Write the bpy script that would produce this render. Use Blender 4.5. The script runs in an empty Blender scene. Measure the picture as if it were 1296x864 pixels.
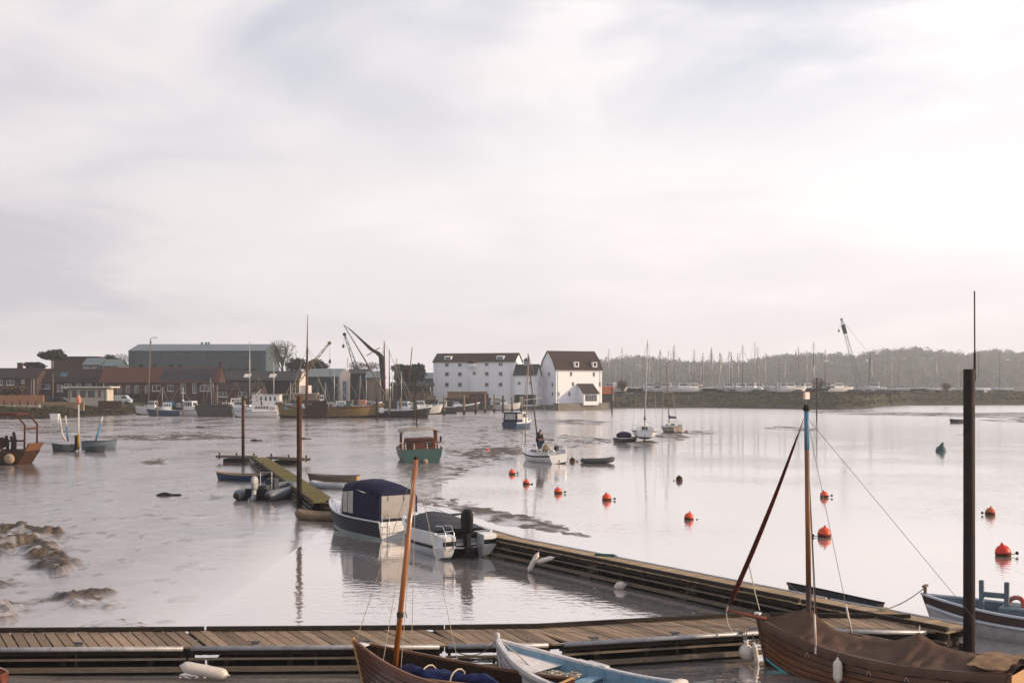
import bpy, math, random
import numpy as np
from mathutils import Vector, Matrix, Euler
random.seed(7)
R = math.radians
PI = math.pi
# ------------------------------------------------------------------ camera, sky, sun, exposure
F, CX, CY, H = 1500.0, 648.0, 490.0, 6.2        # focal length and horizon in photo pixels, eye height in metres
scene = bpy.context.scene
cam_d = bpy.data.cameras.new('camera'); cam = bpy.data.objects.new('camera', cam_d)
scene.collection.objects.link(cam); scene.camera = cam
cam.location = (0, 0, H); cam.rotation_euler = (PI/2, 0, 0)
cam_d.sensor_width = 36.0; cam_d.lens = F/1296*36; cam_d.shift_y = (CY-432)/1296
cam_d.clip_start = 0.1; cam_d.clip_end = 20000
SUN_AZ, SUN_EL = R(-4), R(15)                    # azimuth measured from +X towards +Y
sd = Vector((math.cos(SUN_AZ)*math.cos(SUN_EL), math.sin(SUN_AZ)*math.cos(SUN_EL), math.sin(SUN_EL)))
sun_d = bpy.data.lights.new('sun', 'SUN'); sun = bpy.data.objects.new('sun', sun_d)
scene.collection.objects.link(sun)
sun_d.energy = 4.0; sun_d.angle = R(1.5); sun_d.color = (1.0, 0.74, 0.50)
sun.rotation_euler = sd.to_track_quat('Z', 'Y').to_euler()
world = bpy.data.worlds.new('World'); scene.world = world; world.use_nodes = True
def build_sky():
    nt = world.node_tree; nt.nodes.clear(); N = nt.nodes.new; Lk = nt.links.new
    out = N('ShaderNodeOutputWorld'); bg = N('ShaderNodeBackground'); Lk(bg.outputs[0], out.inputs[0])
    sky = N('ShaderNodeTexSky'); sky.sky_type = 'NISHITA'; sky.sun_disc = False
    sky.sun_elevation = SUN_EL; sky.sun_rotation = PI/2 - SUN_AZ
    sky.air_density = 1.0; sky.dust_density = 2.0
    bg.inputs[1].default_value = 0.1
    tc = N('ShaderNodeTexCoord'); sep = N('ShaderNodeSeparateXYZ'); Lk(tc.outputs['Generated'], sep.inputs[0])
    def math_(op, a, b=None, clamp=False):
        m = N('ShaderNodeMath'); m.operation = op; m.use_clamp = clamp
        for i, q in enumerate((a, b)):
            if q is None: continue
            if isinstance(q, (int, float)): m.inputs[i].default_value = q
            else: Lk(q, m.inputs[i])
        return m.outputs[0]
    zc = math_('MAXIMUM', sep.outputs[2], 0.0)
    zz = math_('ADD', zc, 0.16)
    comb = N('ShaderNodeCombineXYZ')                       # a flat cloud deck seen in perspective
    Lk(math_('DIVIDE', sep.outputs[0], zz), comb.inputs[0]); Lk(math_('DIVIDE', sep.outputs[1], zz), comb.inputs[1])
    def noise(scale, det, rough, off, dist=0.0):
        mp = N('ShaderNodeMapping'); mp.inputs['Location'].default_value = off; Lk(comb.outputs[0], mp.inputs[0])
        n = N('ShaderNodeTexNoise'); n.inputs['Scale'].default_value = scale; n.inputs['Detail'].default_value = det
        n.inputs['Roughness'].default_value = rough; n.inputs['Distortion'].default_value = dist
        Lk(mp.outputs[0], n.inputs[0]); return n.outputs[0]
    def ramp(fac, stops):
        r = N('ShaderNodeValToRGB'); r.color_ramp.interpolation = 'EASE'
        while len(r.color_ramp.elements) < len(stops): r.color_ramp.elements.new(0.5)
        for e, (p, c) in zip(r.color_ramp.elements, stops): e.position = p; e.color = (*c, 1)
        Lk(fac, r.inputs[0]); return r.outputs[0]
    n1 = noise(0.42, 3, 0.45, SKY_OFF1, 0.3)                # big soft masses
    n2 = noise(1.6, 6, 0.55, SKY_OFF2, 0.6)                # wisps
    nn = math_('ADD', math_('MULTIPLY', n1, 0.78), math_('MULTIPLY', n2, 0.22))
    cloud = ramp(nn, [(0.36, (5.2, 5.0, 5.45)), (0.49, (7.4, 6.95, 7.05)), (0.62, (8.5, 8.0, 7.95))])
    n3 = noise(0.9, 5, 0.5, SKY_OFF3, 0.5)
    gap = ramp(n3, [(0.40, (0, 0, 0)), (0.60, (1, 1, 1))])
    high = ramp(zc, [(0.13, (0, 0, 0)), (0.30, (0.6, 0.6, 0.6)), (0.75, (1, 1, 1))])
    gapf = math_('MULTIPLY', math_('MULTIPLY', gap, high), 0.9)
    haze_c = N('ShaderNodeMix'); haze_c.data_type = 'RGBA'  # pale damp air low on the horizon, all round
    Lk(ramp(zc, [(0.0, (1, 1, 1)), (0.07, (0, 0, 0))]), haze_c.inputs[0])
    Lk(cloud, haze_c.inputs[6]); haze_c.inputs[7].default_value = (8.2, 7.6, 7.6, 1)
    mix = N('ShaderNodeMix'); mix.data_type = 'RGBA'
    Lk(gapf, mix.inputs[0]); Lk(haze_c.outputs[2], mix.inputs[6])
    skb = N('ShaderNodeMix'); skb.data_type = 'RGBA'; skb.blend_type = 'MULTIPLY'; skb.inputs[0].default_value = 1
    Lk(sky.outputs[0], skb.inputs[6]); skb.inputs[7].default_value = (1.15, 1.25, 1.4, 1)
    Lk(skb.outputs[2], mix.inputs[7])
    # thin cloud glows a little around the sun
    dp = N('ShaderNodeVectorMath'); dp.operation = 'DOT_PRODUCT'; Lk(tc.outputs['Generated'], dp.inputs[0]); dp.inputs[1].default_value = sd
    glow = math_('ADD', math_('MULTIPLY', dp.outputs['Value'], 0.5), 0.5)
    gm = math_('ADD', math_('MULTIPLY', glow, 0.32), 0.83)
    sc_ = N('ShaderNodeVectorMath'); sc_.operation = 'SCALE'; Lk(mix.outputs[2], sc_.inputs[0]); Lk(gm, sc_.inputs[3])
    Lk(sc_.outputs[0], bg.inputs[0])
SKY_OFF1, SKY_OFF2, SKY_OFF3 = (0.5, 26.81, 4.12), (0.85, 30.99, 13.09), (9.13, 18.17, 31.22)
build_sky()
vs = scene.view_settings; vs.view_transform = 'Standard'; vs.look = 'None'; vs.exposure = 0.36; vs.gamma = 1.0
vs.use_curve_mapping = False
cy = scene.cycles
cy.use_denoising = True; cy.max_bounces = 6; cy.diffuse_bounces = 3; cy.glossy_bounces = 3; cy.transmission_bounces = 4
cy.volume_bounces = 1; cy.transparent_max_bounces = 8; cy.caustics_reflective = False; cy.caustics_refractive = False

# ------------------------------------------------------------------ helpers
COL = scene.collection
def gp(px, py, z=0.0):                       # photo pixel -> point on the level plane z
    Y = (H-z)*F/(py-CY); return Vector(((px-CX)/F*Y, Y, z))
def ap(px, py, Y):                           # photo pixel -> point at distance Y
    return Vector(((px-CX)/F*Y, Y, H-(py-CY)/F*Y))
def lerp(a, b, t): return a+(b-a)*t
def sstep(a, b, x):
    t = max(0.0, min(1.0, (x-a)/(b-a))); return t*t*(3-2*t)

class MB:
    def __init__(s): s.v = []; s.f = []
    def add(s, vs_, fs):
        n = len(s.v); s.v += [tuple(q) for q in vs_]; s.f += [tuple(i+n for i in f) for f in fs]; return s
    def box(s, c, size, rz=0.0, rx=0.0, ry=0.0):
        x, y, z = (q/2 for q in size)
        m = Matrix.Translation(Vector(c)) @ Euler((rx, ry, rz)).to_matrix().to_4x4()
        vs_ = [m @ Vector(p) for p in ((-x,-y,-z),(x,-y,-z),(x,y,-z),(-x,y,-z),(-x,-y,z),(x,-y,z),(x,y,z),(-x,y,z))]
        return s.add(vs_, [(0,3,2,1),(4,5,6,7),(0,1,5,4),(1,2,6,5),(2,3,7,6),(3,0,4,7)])
    def beam(s, a, b, w, h=None, up=(0,0,1)):
        a = Vector(a); b = Vector(b); h = w if h is None else h
        d = (b-a).normalized(); u = Vector(up)
        if abs(d.dot(u)) > .98: u = Vector((1,0,0))
        sx = d.cross(u).normalized()*w/2; sz = sx.cross(d).normalized()*h/2
        vs_ = [a-sx-sz, a+sx-sz, a+sx+sz, a-sx+sz, b-sx-sz, b+sx-sz, b+sx+sz, b-sx+sz]
        return s.add(vs_, [(0,1,2,3),(7,6,5,4),(0,4,5,1),(1,5,6,2),(2,6,7,3),(3,7,4,0)])
    def tube(s, pts, r, n=6, caps=True):
        pts = [Vector(p) for p in pts]; k = len(pts)
        rs = [r]*k if isinstance(r, (int, float)) else list(r)
        rings = []; u = None
        for i, p in enumerate(pts):
            d = (pts[min(i+1,k-1)]-pts[max(i-1,0)]).normalized()
            if u is None:
                u = Vector((0,0,1)) if abs(d.z) < .9 else Vector((1,0,0))
            sx = d.cross(u)
            if sx.length < 1e-4: sx = d.orthogonal()
            sx.normalize(); sz = sx.cross(d).normalized(); u = sz
            rings.append([p+(sx*math.cos(2*PI*j/n)+sz*math.sin(2*PI*j/n))*rs[i] for j in range(n)])
        return s.loft(rings, True, caps)
    def loft(s, rings, closed=True, caps=False):
        n = len(rings[0]); vs_ = [q for r_ in rings for q in r_]; fs = []
        for i in range(len(rings)-1):
            for j in range(n if closed else n-1):
                a = i*n+j; b = i*n+(j+1) % n
                fs.append((a, b, b+n, a+n))
        if caps: fs += [tuple(range(n-1,-1,-1)), tuple(range((len(rings)-1)*n, len(rings)*n))]
        return s.add(vs_, fs)
    def lathe(s, prof, n=12, c=(0,0,0), M=None, sx=1, sy=1):
        rings = []
        for r_, z in prof:
            rings.append([Vector((r_*math.cos(2*PI*j/n)*sx, r_*math.sin(2*PI*j/n)*sy, z)) for j in range(n)])
        if M is not None: rings = [[M @ q for q in r_] for r_ in rings]
        c = Vector(c); rings = [[q+c for q in r_] for r_ in rings]
        return s.loft(rings, True, True)
    def ball(s, c, r, n=12, m=8, sz=1.0, M=None):
        return s.lathe([(max(.002, r*math.sin(PI*i/m)), -r*sz*math.cos(PI*i/m)) for i in range(m+1)], n, c, M)
    def prism(s, poly, y0, y1, axis='y'):            # polygon in xz pushed along y (or in xy pushed along z)
        n = len(poly)
        if axis == 'y': vs_ = [(p[0], y0, p[1]) for p in poly]+[(p[0], y1, p[1]) for p in poly]
        elif axis == 'x': vs_ = [(y0, p[0], p[1]) for p in poly]+[(y1, p[0], p[1]) for p in poly]
        else: vs_ = [(p[0], p[1], y0) for p in poly]+[(p[0], p[1], y1) for p in poly]
        return s.add(vs_, [tuple(range(n)), tuple(range(2*n-1, n-1, -1))]+[(i, i+n, (i+1) % n+n, (i+1) % n) for i in range(n)])
    def mesh(s, name):
        me = bpy.data.meshes.new(name); me.from_pydata(s.v, [], s.f); me.update(); return me
    def build(s, name, mat, parent=None, smooth=False, solid=0.0, bevel=0.0, loc=None, rot=None, fix=True, sub=0):
        me = s.mesh(name)
        if fix:
            import bmesh
            bm = bmesh.new(); bm.from_mesh(me); bmesh.ops.remove_doubles(bm, verts=bm.verts, dist=1e-5)
            bmesh.ops.recalc_face_normals(bm, faces=bm.faces); bm.to_mesh(me); bm.free()
        return place(name, me, mat, parent, smooth, solid, bevel, loc, rot, sub)
def place(name, me, mat, parent=None, smooth=False, solid=0.0, bevel=0.0, loc=None, rot=None, sub=0):
    o = bpy.data.objects.new(name, me); COL.objects.link(o)
    if mat is not None and not me.materials: me.materials.append(mat)
    if smooth: me.polygons.foreach_set('use_smooth', [True]*len(me.polygons)); me.update()
    if parent is not None: o.parent = parent
    if loc is not None: o.location = loc
    if rot is not None: o.rotation_euler = rot
    if solid:
        m = o.modifiers.new('solid', 'SOLIDIFY'); m.thickness = solid; m.offset = 0
    if bevel:
        m = o.modifiers.new('bevel', 'BEVEL'); m.width = bevel; m.segments = 2; m.limit_method = 'ANGLE'; m.angle_limit = R(35)
    if sub:
        m = o.modifiers.new('sub', 'SUBSURF'); m.levels = sub; m.render_levels = sub
    return o
def tag(o, label, cat, group=None, kind=None):
    o['label'] = label; o['category'] = cat
    if group: o['group'] = group
    if kind: o['kind'] = kind
    return o
def thing(name, label, cat, loc=(0,0,0), rz=0.0, group=None, rx=0.0, ry=0.0):
    o = bpy.data.objects.new(name, None); COL.objects.link(o); o.empty_display_size = .3
    o.location = loc; o.rotation_euler = (rx, ry, rz)
    return tag(o, label, cat, group)
def structure(o, label=None):
    o['kind'] = 'structure'
    if label: o['label'] = label
    return o
def kids(o): return [c for c in bpy.data.objects if c.parent == o]
def copy_tree(o, parent=None, ch=None):
    c = o.copy(); COL.objects.link(c); c.parent = parent
    for q in kids(o): copy_tree(q, c)
    return c

# ------------------------------------------------------------------ procedural materials
_M = {}
def mat(name, col, rough=.6, var=.18, scale=4.0, bump=0.0, metal=0.0, stretch=(1,1,1), col2=None, dirt=0.0, dirtcol=(.05,.045,.035), rnd=0.0, bscale=None, spec=.5, detail=5, coat=0.0):
    if name in _M: return _M[name]
    g_ = lambda c: tuple(q**1.32 for q in c)
    col = g_(col); dirtcol = g_(dirtcol); col2 = g_(col2) if col2 else None
    if rough > .55 and spec == .5: spec = .22
    m = bpy.data.materials.new(name); m.use_nodes = True; nt = m.node_tree; nt.nodes.clear(); N = nt.nodes.new; Lk = nt.links.new
    out = N('ShaderNodeOutputMaterial'); p = N('ShaderNodeBsdfPrincipled'); Lk(p.outputs[0], out.inputs[0])
    p.inputs['Roughness'].default_value = rough; p.inputs['Metallic'].default_value = metal
    p.inputs['Specular IOR Level'].default_value = spec
    if coat: p.inputs['Coat Weight'].default_value = coat; p.inputs['Coat Roughness'].default_value = .15
    tc = N('ShaderNodeTexCoord'); oi = N('ShaderNodeObjectInfo')
    add = N('ShaderNodeVectorMath'); add.operation = 'ADD'; Lk(tc.outputs['Object'], add.inputs[0])
    sc = N('ShaderNodeVectorMath'); sc.operation = 'SCALE'; cx = N('ShaderNodeCombineXYZ')
    for i in range(3): Lk(oi.outputs['Random'], cx.inputs[i])
    Lk(cx.outputs[0], sc.inputs[0]); sc.inputs[3].default_value = 37.0; Lk(sc.outputs[0], add.inputs[1])
    mp = N('ShaderNodeMapping'); mp.inputs['Scale'].default_value = stretch; Lk(add.outputs[0], mp.inputs[0])
    n = N('ShaderNodeTexNoise'); n.inputs['Scale'].default_value = scale; n.inputs['Detail'].default_value = detail; n.inputs['Roughness'].default_value = .62
    Lk(mp.outputs[0], n.inputs[0])
    c2 = col2 if col2 else tuple(min(1, c*(1+var)) for c in col)
    c1 = col if col2 else tuple(c*(1-var) for c in col)
    r = N('ShaderNodeValToRGB'); r.color_ramp.elements[0].position = .32; r.color_ramp.elements[1].position = .68
    r.color_ramp.elements[0].color = (*c1, 1); r.color_ramp.elements[1].color = (*c2, 1); Lk(n.outputs[0], r.inputs[0])
    cur = r.outputs[0]
    if dirt:
        n2 = N('ShaderNodeTexNoise'); n2.inputs['Scale'].default_value = scale*.37; n2.inputs['Detail'].default_value = 7; n2.inputs['Roughness'].default_value = .7
        Lk(mp.outputs[0], n2.inputs[0])
        rr = N('ShaderNodeValToRGB'); rr.color_ramp.elements[0].position = .45; rr.color_ramp.elements[1].position = .72
        rr.color_ramp.elements[0].color = (0,0,0,1); rr.color_ramp.elements[1].color = (dirt,)*3+(1,); Lk(n2.outputs[0], rr.inputs[0])
        mx = N('ShaderNodeMix'); mx.data_type = 'RGBA'; Lk(rr.outputs[0], mx.inputs[0]); Lk(cur, mx.inputs[6]); mx.inputs[7].default_value = (*dirtcol, 1)
        cur = mx.outputs[2]
    if rnd:
        h = N('ShaderNodeHueSaturation'); ml = N('ShaderNodeMath'); ml.operation = 'MULTIPLY_ADD'
        Lk(oi.outputs['Random'], ml.inputs[0]); ml.inputs[1].default_value = 2*rnd; ml.inputs[2].default_value = 1-rnd
        Lk(ml.outputs[0], h.inputs['Value']); Lk(cur, h.inputs['Color']); cur = h.outputs[0]
    Lk(cur, p.inputs['Base Color'])
    if bump:
        b = N('ShaderNodeBump'); b.inputs['Strength'].default_value = min(1, bump); b.inputs['Distance'].default_value = .02
        if bscale:
            n3 = N('ShaderNodeTexNoise'); n3.inputs['Scale'].default_value = bscale; n3.inputs['Detail'].default_value = 4; Lk(mp.outputs[0], n3.inputs[0]); Lk(n3.outputs[0], b.inputs['Height'])
        else: Lk(n.outputs[0], b.inputs['Height'])
        Lk(b.outputs[0], p.inputs['Normal'])
    _M[name] = m; return m
def glass(name, col=(.03,.035,.04), rough=.06):
    return mat(name, col, rough, .3, 2.0, spec=.6)
# ------------------------------------------------------------------ the setting: mud, water, land, hills, haze
def vnoise(x, y, seed=0):
    xi = np.floor(x).astype(np.int64); yi = np.floor(y).astype(np.int64); xf = x-xi; yf = y-yi
    u = xf*xf*(3-2*xf); v = yf*yf*(3-2*yf)
    def h(a, b):
        n = (a*374761393+b*668265263+seed*982451653) & 0x7fffffff
        n = (n ^ (n >> 13))*1274126177 & 0x7fffffff
        return ((n ^ (n >> 16)) & 0xffff)/65535.0
    return (h(xi,yi)*(1-u)+h(xi+1,yi)*u)*(1-v)+(h(xi,yi+1)*(1-u)+h(xi+1,yi+1)*u)*v
def fbm(x, y, oct=4, seed=0, g=.5):
    s = 0; a = 1; t = 0
    for i in range(oct):
        s = s+a*vnoise(x*2**i+i*17.3, y*2**i-i*9.1, seed+i); t += a; a *= g
    return s/t
def inside_dist(X, Y, poly):                 # signed distance, positive inside
    P = np.array(poly); n = len(P); d = np.full(X.shape, 1e9); ins = np.zeros(X.shape, bool)
    for i in range(n):
        a = P[i]; b = P[(i+1) % n]; e = b-a; L2 = max(1e-9, (e**2).sum())
        t = np.clip(((X-a[0])*e[0]+(Y-a[1])*e[1])/L2, 0, 1)
        d = np.minimum(d, np.hypot(X-a[0]-t*e[0], Y-a[1]-t*e[1]))
        c = ((a[1] > Y) != (b[1] > Y)) & (X < (b[0]-a[0])*(Y-a[1])/(b[1]-a[1]+1e-12)+a[0])
        ins ^= c
    return np.where(ins, d, -d)
def pix(*pp): return [tuple(gp(px, py))[:2] for px, py in pp]
# outlines of the flats and bars that the tide has left dry
FLAT = [pix((-420,545),(-100,533),(100,530),(300,526),(520,524),(640,527),(676,532),(655,546),(730,550),(790,556),(770,562),(735,566),(650,574),(660,580),(610,592),(600,600),(565,608),(548,622),(610,640),(700,660),(776,684),(700,676),(640,664),(590,655),(560,640),(520,640),(430,660),(395,690),(330,740),(230,812),(-300,1000),(-620,800))]
BARS = [(pix((515,634),(560,632),(600,641),(690,661),(776,684),(745,683),(690,672),(640,664),(580,650),(530,644)), .10), (pix((655,532),(700,530),(750,531),(785,534),(760,538),(700,537)), .10), (pix((770,556),(800,548),(880,543),(930,546),(905,553),(840,560),(800,566)), .06),
        (pix((930,541),(980,538),(1040,541),(1060,545),(1000,548)), .05), (pix((1040,524),(1120,521),(1220,522),(1330,521),(1330,530),(1230,528),(1140,526)), .10),
        (pix((1010,520),(1080,518),(1120,519),(1100,522),(1030,523)), .09), (pix((1225,531),(1330,528),(1330,536),(1260,534)), .08),
        (pix((1120,545),(1230,548),(1330,551),(1330,554),(1210,553)), .03)]
LUMPS = [(pix((-120,668),(30,668),(62,676),(70,690),(92,708),(85,733),(62,728),(50,712),(20,700),(-120,702)), .34),
         (pix((-90,765),(20,765),(58,774),(20,779),(-90,782)), .17), (pix((35,749),(105,746),(122,757),(157,771),(132,775),(98,763),(60,753)), .17),
         (pix((-80,735),(10,735),(14,743),(-80,745)), .22), (pix((-80,775),(5,775),(10,800),(-80,800)), .28), (pix((110,795),(150,786),(190,792),(192,800),(140,801)), .12),
         (pix((174,586),(205,582),(214,587),(195,590)), .16), (pix((20,548),(70,544),(120,548),(60,550)), .12), (pix((60,553),(260,550),(330,555),(200,559)), .08), (pix((560,571),(650,566),(668,574),(600,582)), .10)]
FILM = [None]
def mud_height(X, Y):
    wob = (fbm(X*.16, Y*.05, 3, 3)-.5)*3.0
    d = inside_dist(X, Y, FLAT[0])+wob
    sc = np.maximum(1.0, Y/55.0)
    z = -.10+.150*(1/(1+np.exp(-np.clip(d/(sc*.9), -30, 30))))
    ins = 1/(1+np.exp(-np.clip((d-.5)/(sc*.6), -30, 30)))
    r = fbm(X*.22, Y*.09, 4, 11); fine = fbm(X*1.3, Y*1.1, 4, 21); ch = fbm(X*.10+3, Y*.045, 3, 31)
    sp = fbm(X*1.7, Y*.9, 4, 81); mid = np.clip((X/Y+.14)/.06, 0, 1)*np.clip((Y-58)/12, 0, 1)*np.clip((185-Y)/30, 0, 1); spots = np.clip((sp-.70+.11*mid)/.04, 0, 1)*np.clip((fbm(X*.05, Y*.03, 2, 91)-.42+.2*mid)/.2, 0, 1); east = np.clip((X+9)/5, 0, 1); spots = spots*(.35+.65*np.clip((X/Y+.12)/.1, 0, 1))
    z = z+ins*((r-.5)*.045+(fine-.5)*.02+spots*(.02+.05*fine))
    edge = np.where((X > -7) | (Y > 62), 1.0, .0)*np.exp(-((d-1.0*sc)/(1.3*sc))**2)                      # trodden, clotted rim along the channel
    z = z+edge*(fbm(X*2.2, Y*1.2, 4, 41)-.42)*.11
    lump = np.zeros(X.shape)
    for poly, hgt in BARS:
        d2 = inside_dist(X, Y, poly)+(fbm(X*.2, Y*.05, 3, 5)-.5)*4
        k = 1/(1+np.exp(-np.clip(d2/(Y*.012), -30, 30)))
        z = np.maximum(z, -.08+k*(hgt+.05)+k*(fine-.5)*.06); lump = np.maximum(lump, k*np.clip((fbm(X*.7, Y*.3, 4, 77)-.42)*6, 0, 1))
    for poly, hgt in LUMPS:
        d2 = inside_dist(X, Y, poly)+(fbm(X*.9, Y*.7, 4, 6)-.5)*2.2
        k = 1/(1+np.exp(-np.clip(d2/(.0022*Y), -30, 30)))
        z = z+k*hgt*.8*(.05+1.5*fbm(X*1.7, Y*1.3, 5, 51))*np.clip((fbm(X*.8, Y*.8, 4, 55)-.38)*14, 0, 1)+k*np.abs(fbm(X*4.2, Y*3.2, 4, 61)-.5)*.22*np.clip((fbm(X*1.3, Y*1.1, 4, 57)-.40)*14, 0, 1); lump = np.maximum(lump, k*np.clip((fbm(X*1.3, Y*1.1, 4, 57)-.37)*16, .1, 1))
    west = 1-np.clip((X+10)/6, 0, 1)*np.clip((Y-58)/8, 0, 1); FILM[0] = np.clip(1-(d-.5)/6.0, 0, 1)**1.5*np.where(Y < 75, 1, np.clip((95-Y)/20, 0, 1))*np.clip((-4-X)/3, 0, 1)
    FILM[0] = FILM[0]*(1-np.clip(lump*1.2, 0, 1))
    return z, np.clip(lump+ins*spots*.9+edge*np.clip((fbm(X*1.4, Y*.8, 4, 71)-.45)*5, 0, 1)*.85, 0, 1)
def grid_mesh(name, X, Y, Z):
    nr, nc = X.shape; me = bpy.data.meshes.new(name)
    co = np.stack([X, Y, Z], -1).reshape(-1, 3)
    idx = np.arange(nr*nc).reshape(nr, nc)
    q = np.stack([idx[:-1,:-1], idx[:-1,1:], idx[1:,1:], idx[1:,:-1]], -1).reshape(-1, 4)
    me.vertices.add(len(co)); me.vertices.foreach_set('co', co.ravel().astype(np.float32))
    me.loops.add(q.size); me.loops.foreach_set('vertex_index', q.ravel().astype(np.int32))
    me.polygons.add(len(q)); me.polygons.foreach_set('loop_start', np.arange(0, q.size, 4, dtype=np.int32))
    me.update(calc_edges=True); me.validate()
    me.polygons.foreach_set('use_smooth', np.ones(len(me.polygons), bool)); me.update()
    return me
def mud_material():
    m = bpy.data.materials.new('wet_mud'); m.use_nodes = True; nt = m.node_tree; p = nt.nodes['Principled BSDF']; N = nt.nodes.new; Lk = nt.links.new
    at = N('ShaderNodeAttribute'); at.attribute_name = 'clod'
    geo = N('ShaderNodeNewGeometry')
    mp = N('ShaderNodeMapping'); Lk(geo.outputs['Position'], mp.inputs[0])
    def nz(s, d, st=(1,1,1)):
        mm = N('ShaderNodeMapping'); mm.inputs['Scale'].default_value = st; Lk(geo.outputs['Position'], mm.inputs[0])
        n = N('ShaderNodeTexNoise'); n.inputs['Scale'].default_value = s; n.inputs['Detail'].default_value = d; n.inputs['Roughness'].default_value = .65; Lk(mm.outputs[0], n.inputs[0]); return n.outputs[0]
    a = nz(.9, 8); b = nz(5.0, 5); c = nz(.16, 5, (1, .6, 1))
    r = N('ShaderNodeValToRGB'); r.color_ramp.elements[0].color = (.20,.172,.162,1); r.color_ramp.elements[1].color = (.38,.335,.325,1); r.color_ramp.elements[0].position = .3; r.color_ramp.elements[1].position = .7; Lk(a, r.inputs[0])
    r2 = N('ShaderNodeValToRGB'); r2.color_ramp.elements[0].color = (.018,.013,.009,1); r2.color_ramp.elements[1].color = (.115,.08,.05,1); r2.color_ramp.elements[0].position = .35; r2.color_ramp.elements[1].position = .68; Lk(b, r2.inputs[0])
    mx = N('ShaderNodeMix'); mx.data_type = 'RGBA'; Lk(at.outputs['Fac'], mx.inputs[0]); Lk(r.outputs[0], mx.inputs[6]); Lk(r2.outputs[0], mx.inputs[7]); Lk(mx.outputs[2], p.inputs['Base Color'])
    # a film of water over most of it, drier on the clods
    rr = N('ShaderNodeValToRGB'); rr.color_ramp.elements[0].position = .38; rr.color_ramp.elements[1].position = .66; rr.color_ramp.elements[0].color = (.09,.09,.09,1); rr.color_ramp.elements[1].color = (.26,.26,.26,1); Lk(c, rr.inputs[0])
    mr = N('ShaderNodeMix'); mr.data_type = 'FLOAT'; Lk(at.outputs['Fac'], mr.inputs[0]); Lk(rr.outputs[0], mr.inputs[2]); mr.inputs[3].default_value = .75; Lk(mr.outputs[0], p.inputs['Roughness'])
    bp = N('ShaderNodeBump'); bp.inputs['Distance'].default_value = .03
    ms = N('ShaderNodeMath'); ms.operation = 'MULTIPLY_ADD'; Lk(at.outputs['Fac'], ms.inputs[0]); ms.inputs[1].default_value = .7; ms.inputs[2].default_value = .3; Lk(ms.outputs[0], bp.inputs['Strength'])
    ad = N('ShaderNodeMath'); ad.operation = 'ADD'; Lk(a, ad.inputs[0]); Lk(b, ad.inputs[1]); Lk(ad.outputs[0], bp.inputs['Height']); Lk(bp.outputs[0], p.inputs['Normal'])
    # where the flat runs out under the tide the film of water thickens
    fl = N('ShaderNodeAttribute'); fl.attribute_name = 'film'
    mm_ = N('ShaderNodeMath'); mm_.operation = 'MULTIPLY_ADD'; Lk(at.outputs['Fac'], mm_.inputs[0]); mm_.inputs[1].default_value = -.6; mm_.inputs[2].default_value = .47; mm_.use_clamp = True
    mf = N('ShaderNodeMix'); mf.data_type = 'FLOAT'; Lk(fl.outputs['Fac'], mf.inputs[0]); Lk(mm_.outputs[0], mf.inputs[2]); mf.inputs[3].default_value = .8; Lk(mf.outputs[0], p.inputs['Metallic'])
    mc = N('ShaderNodeMix'); mc.data_type = 'RGBA'; Lk(fl.outputs['Fac'], mc.inputs[0]); Lk(mx.outputs[2], mc.inputs[6]); mc.inputs[7].default_value = (.74,.69,.66,1); Lk(mc.outputs[2], p.inputs['Base Color'])
    mro = N('ShaderNodeMix'); mro.data_type = 'FLOAT'; Lk(fl.outputs['Fac'], mro.inputs[0]); Lk(mr.outputs[0], mro.inputs[2]); mro.inputs[3].default_value = .06; Lk(mro.outputs[0], p.inputs['Roughness'])
    p.inputs['Specular IOR Level'].default_value = .55
    return m
def build_mud():
    py = np.concatenate([np.linspace(512, 560, 130), np.linspace(560.4, 660, 220), np.linspace(660.4, 812, 400), np.linspace(813, 1050, 50)])
    Yr = H*F/(py-CY); u = np.linspace(-.50, .50, 640)
    X = Yr[:, None]*u[None, :]; Y = np.repeat(Yr[:, None], len(u), 1)
    Z, lump = mud_height(X, Y)
    me = grid_mesh('mudflat', X, Y, Z)
    at = me.attributes.new('clod', 'FLOAT', 'POINT'); at.data.foreach_set('value', lump.ravel().astype(np.float32))
    at = me.attributes.new('film', 'FLOAT', 'POINT'); at.data.foreach_set('value', FILM[0].ravel().astype(np.float32))
    o = place('mudflat', me, mud_material()); structure(o)
    return o
build_mud()
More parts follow.
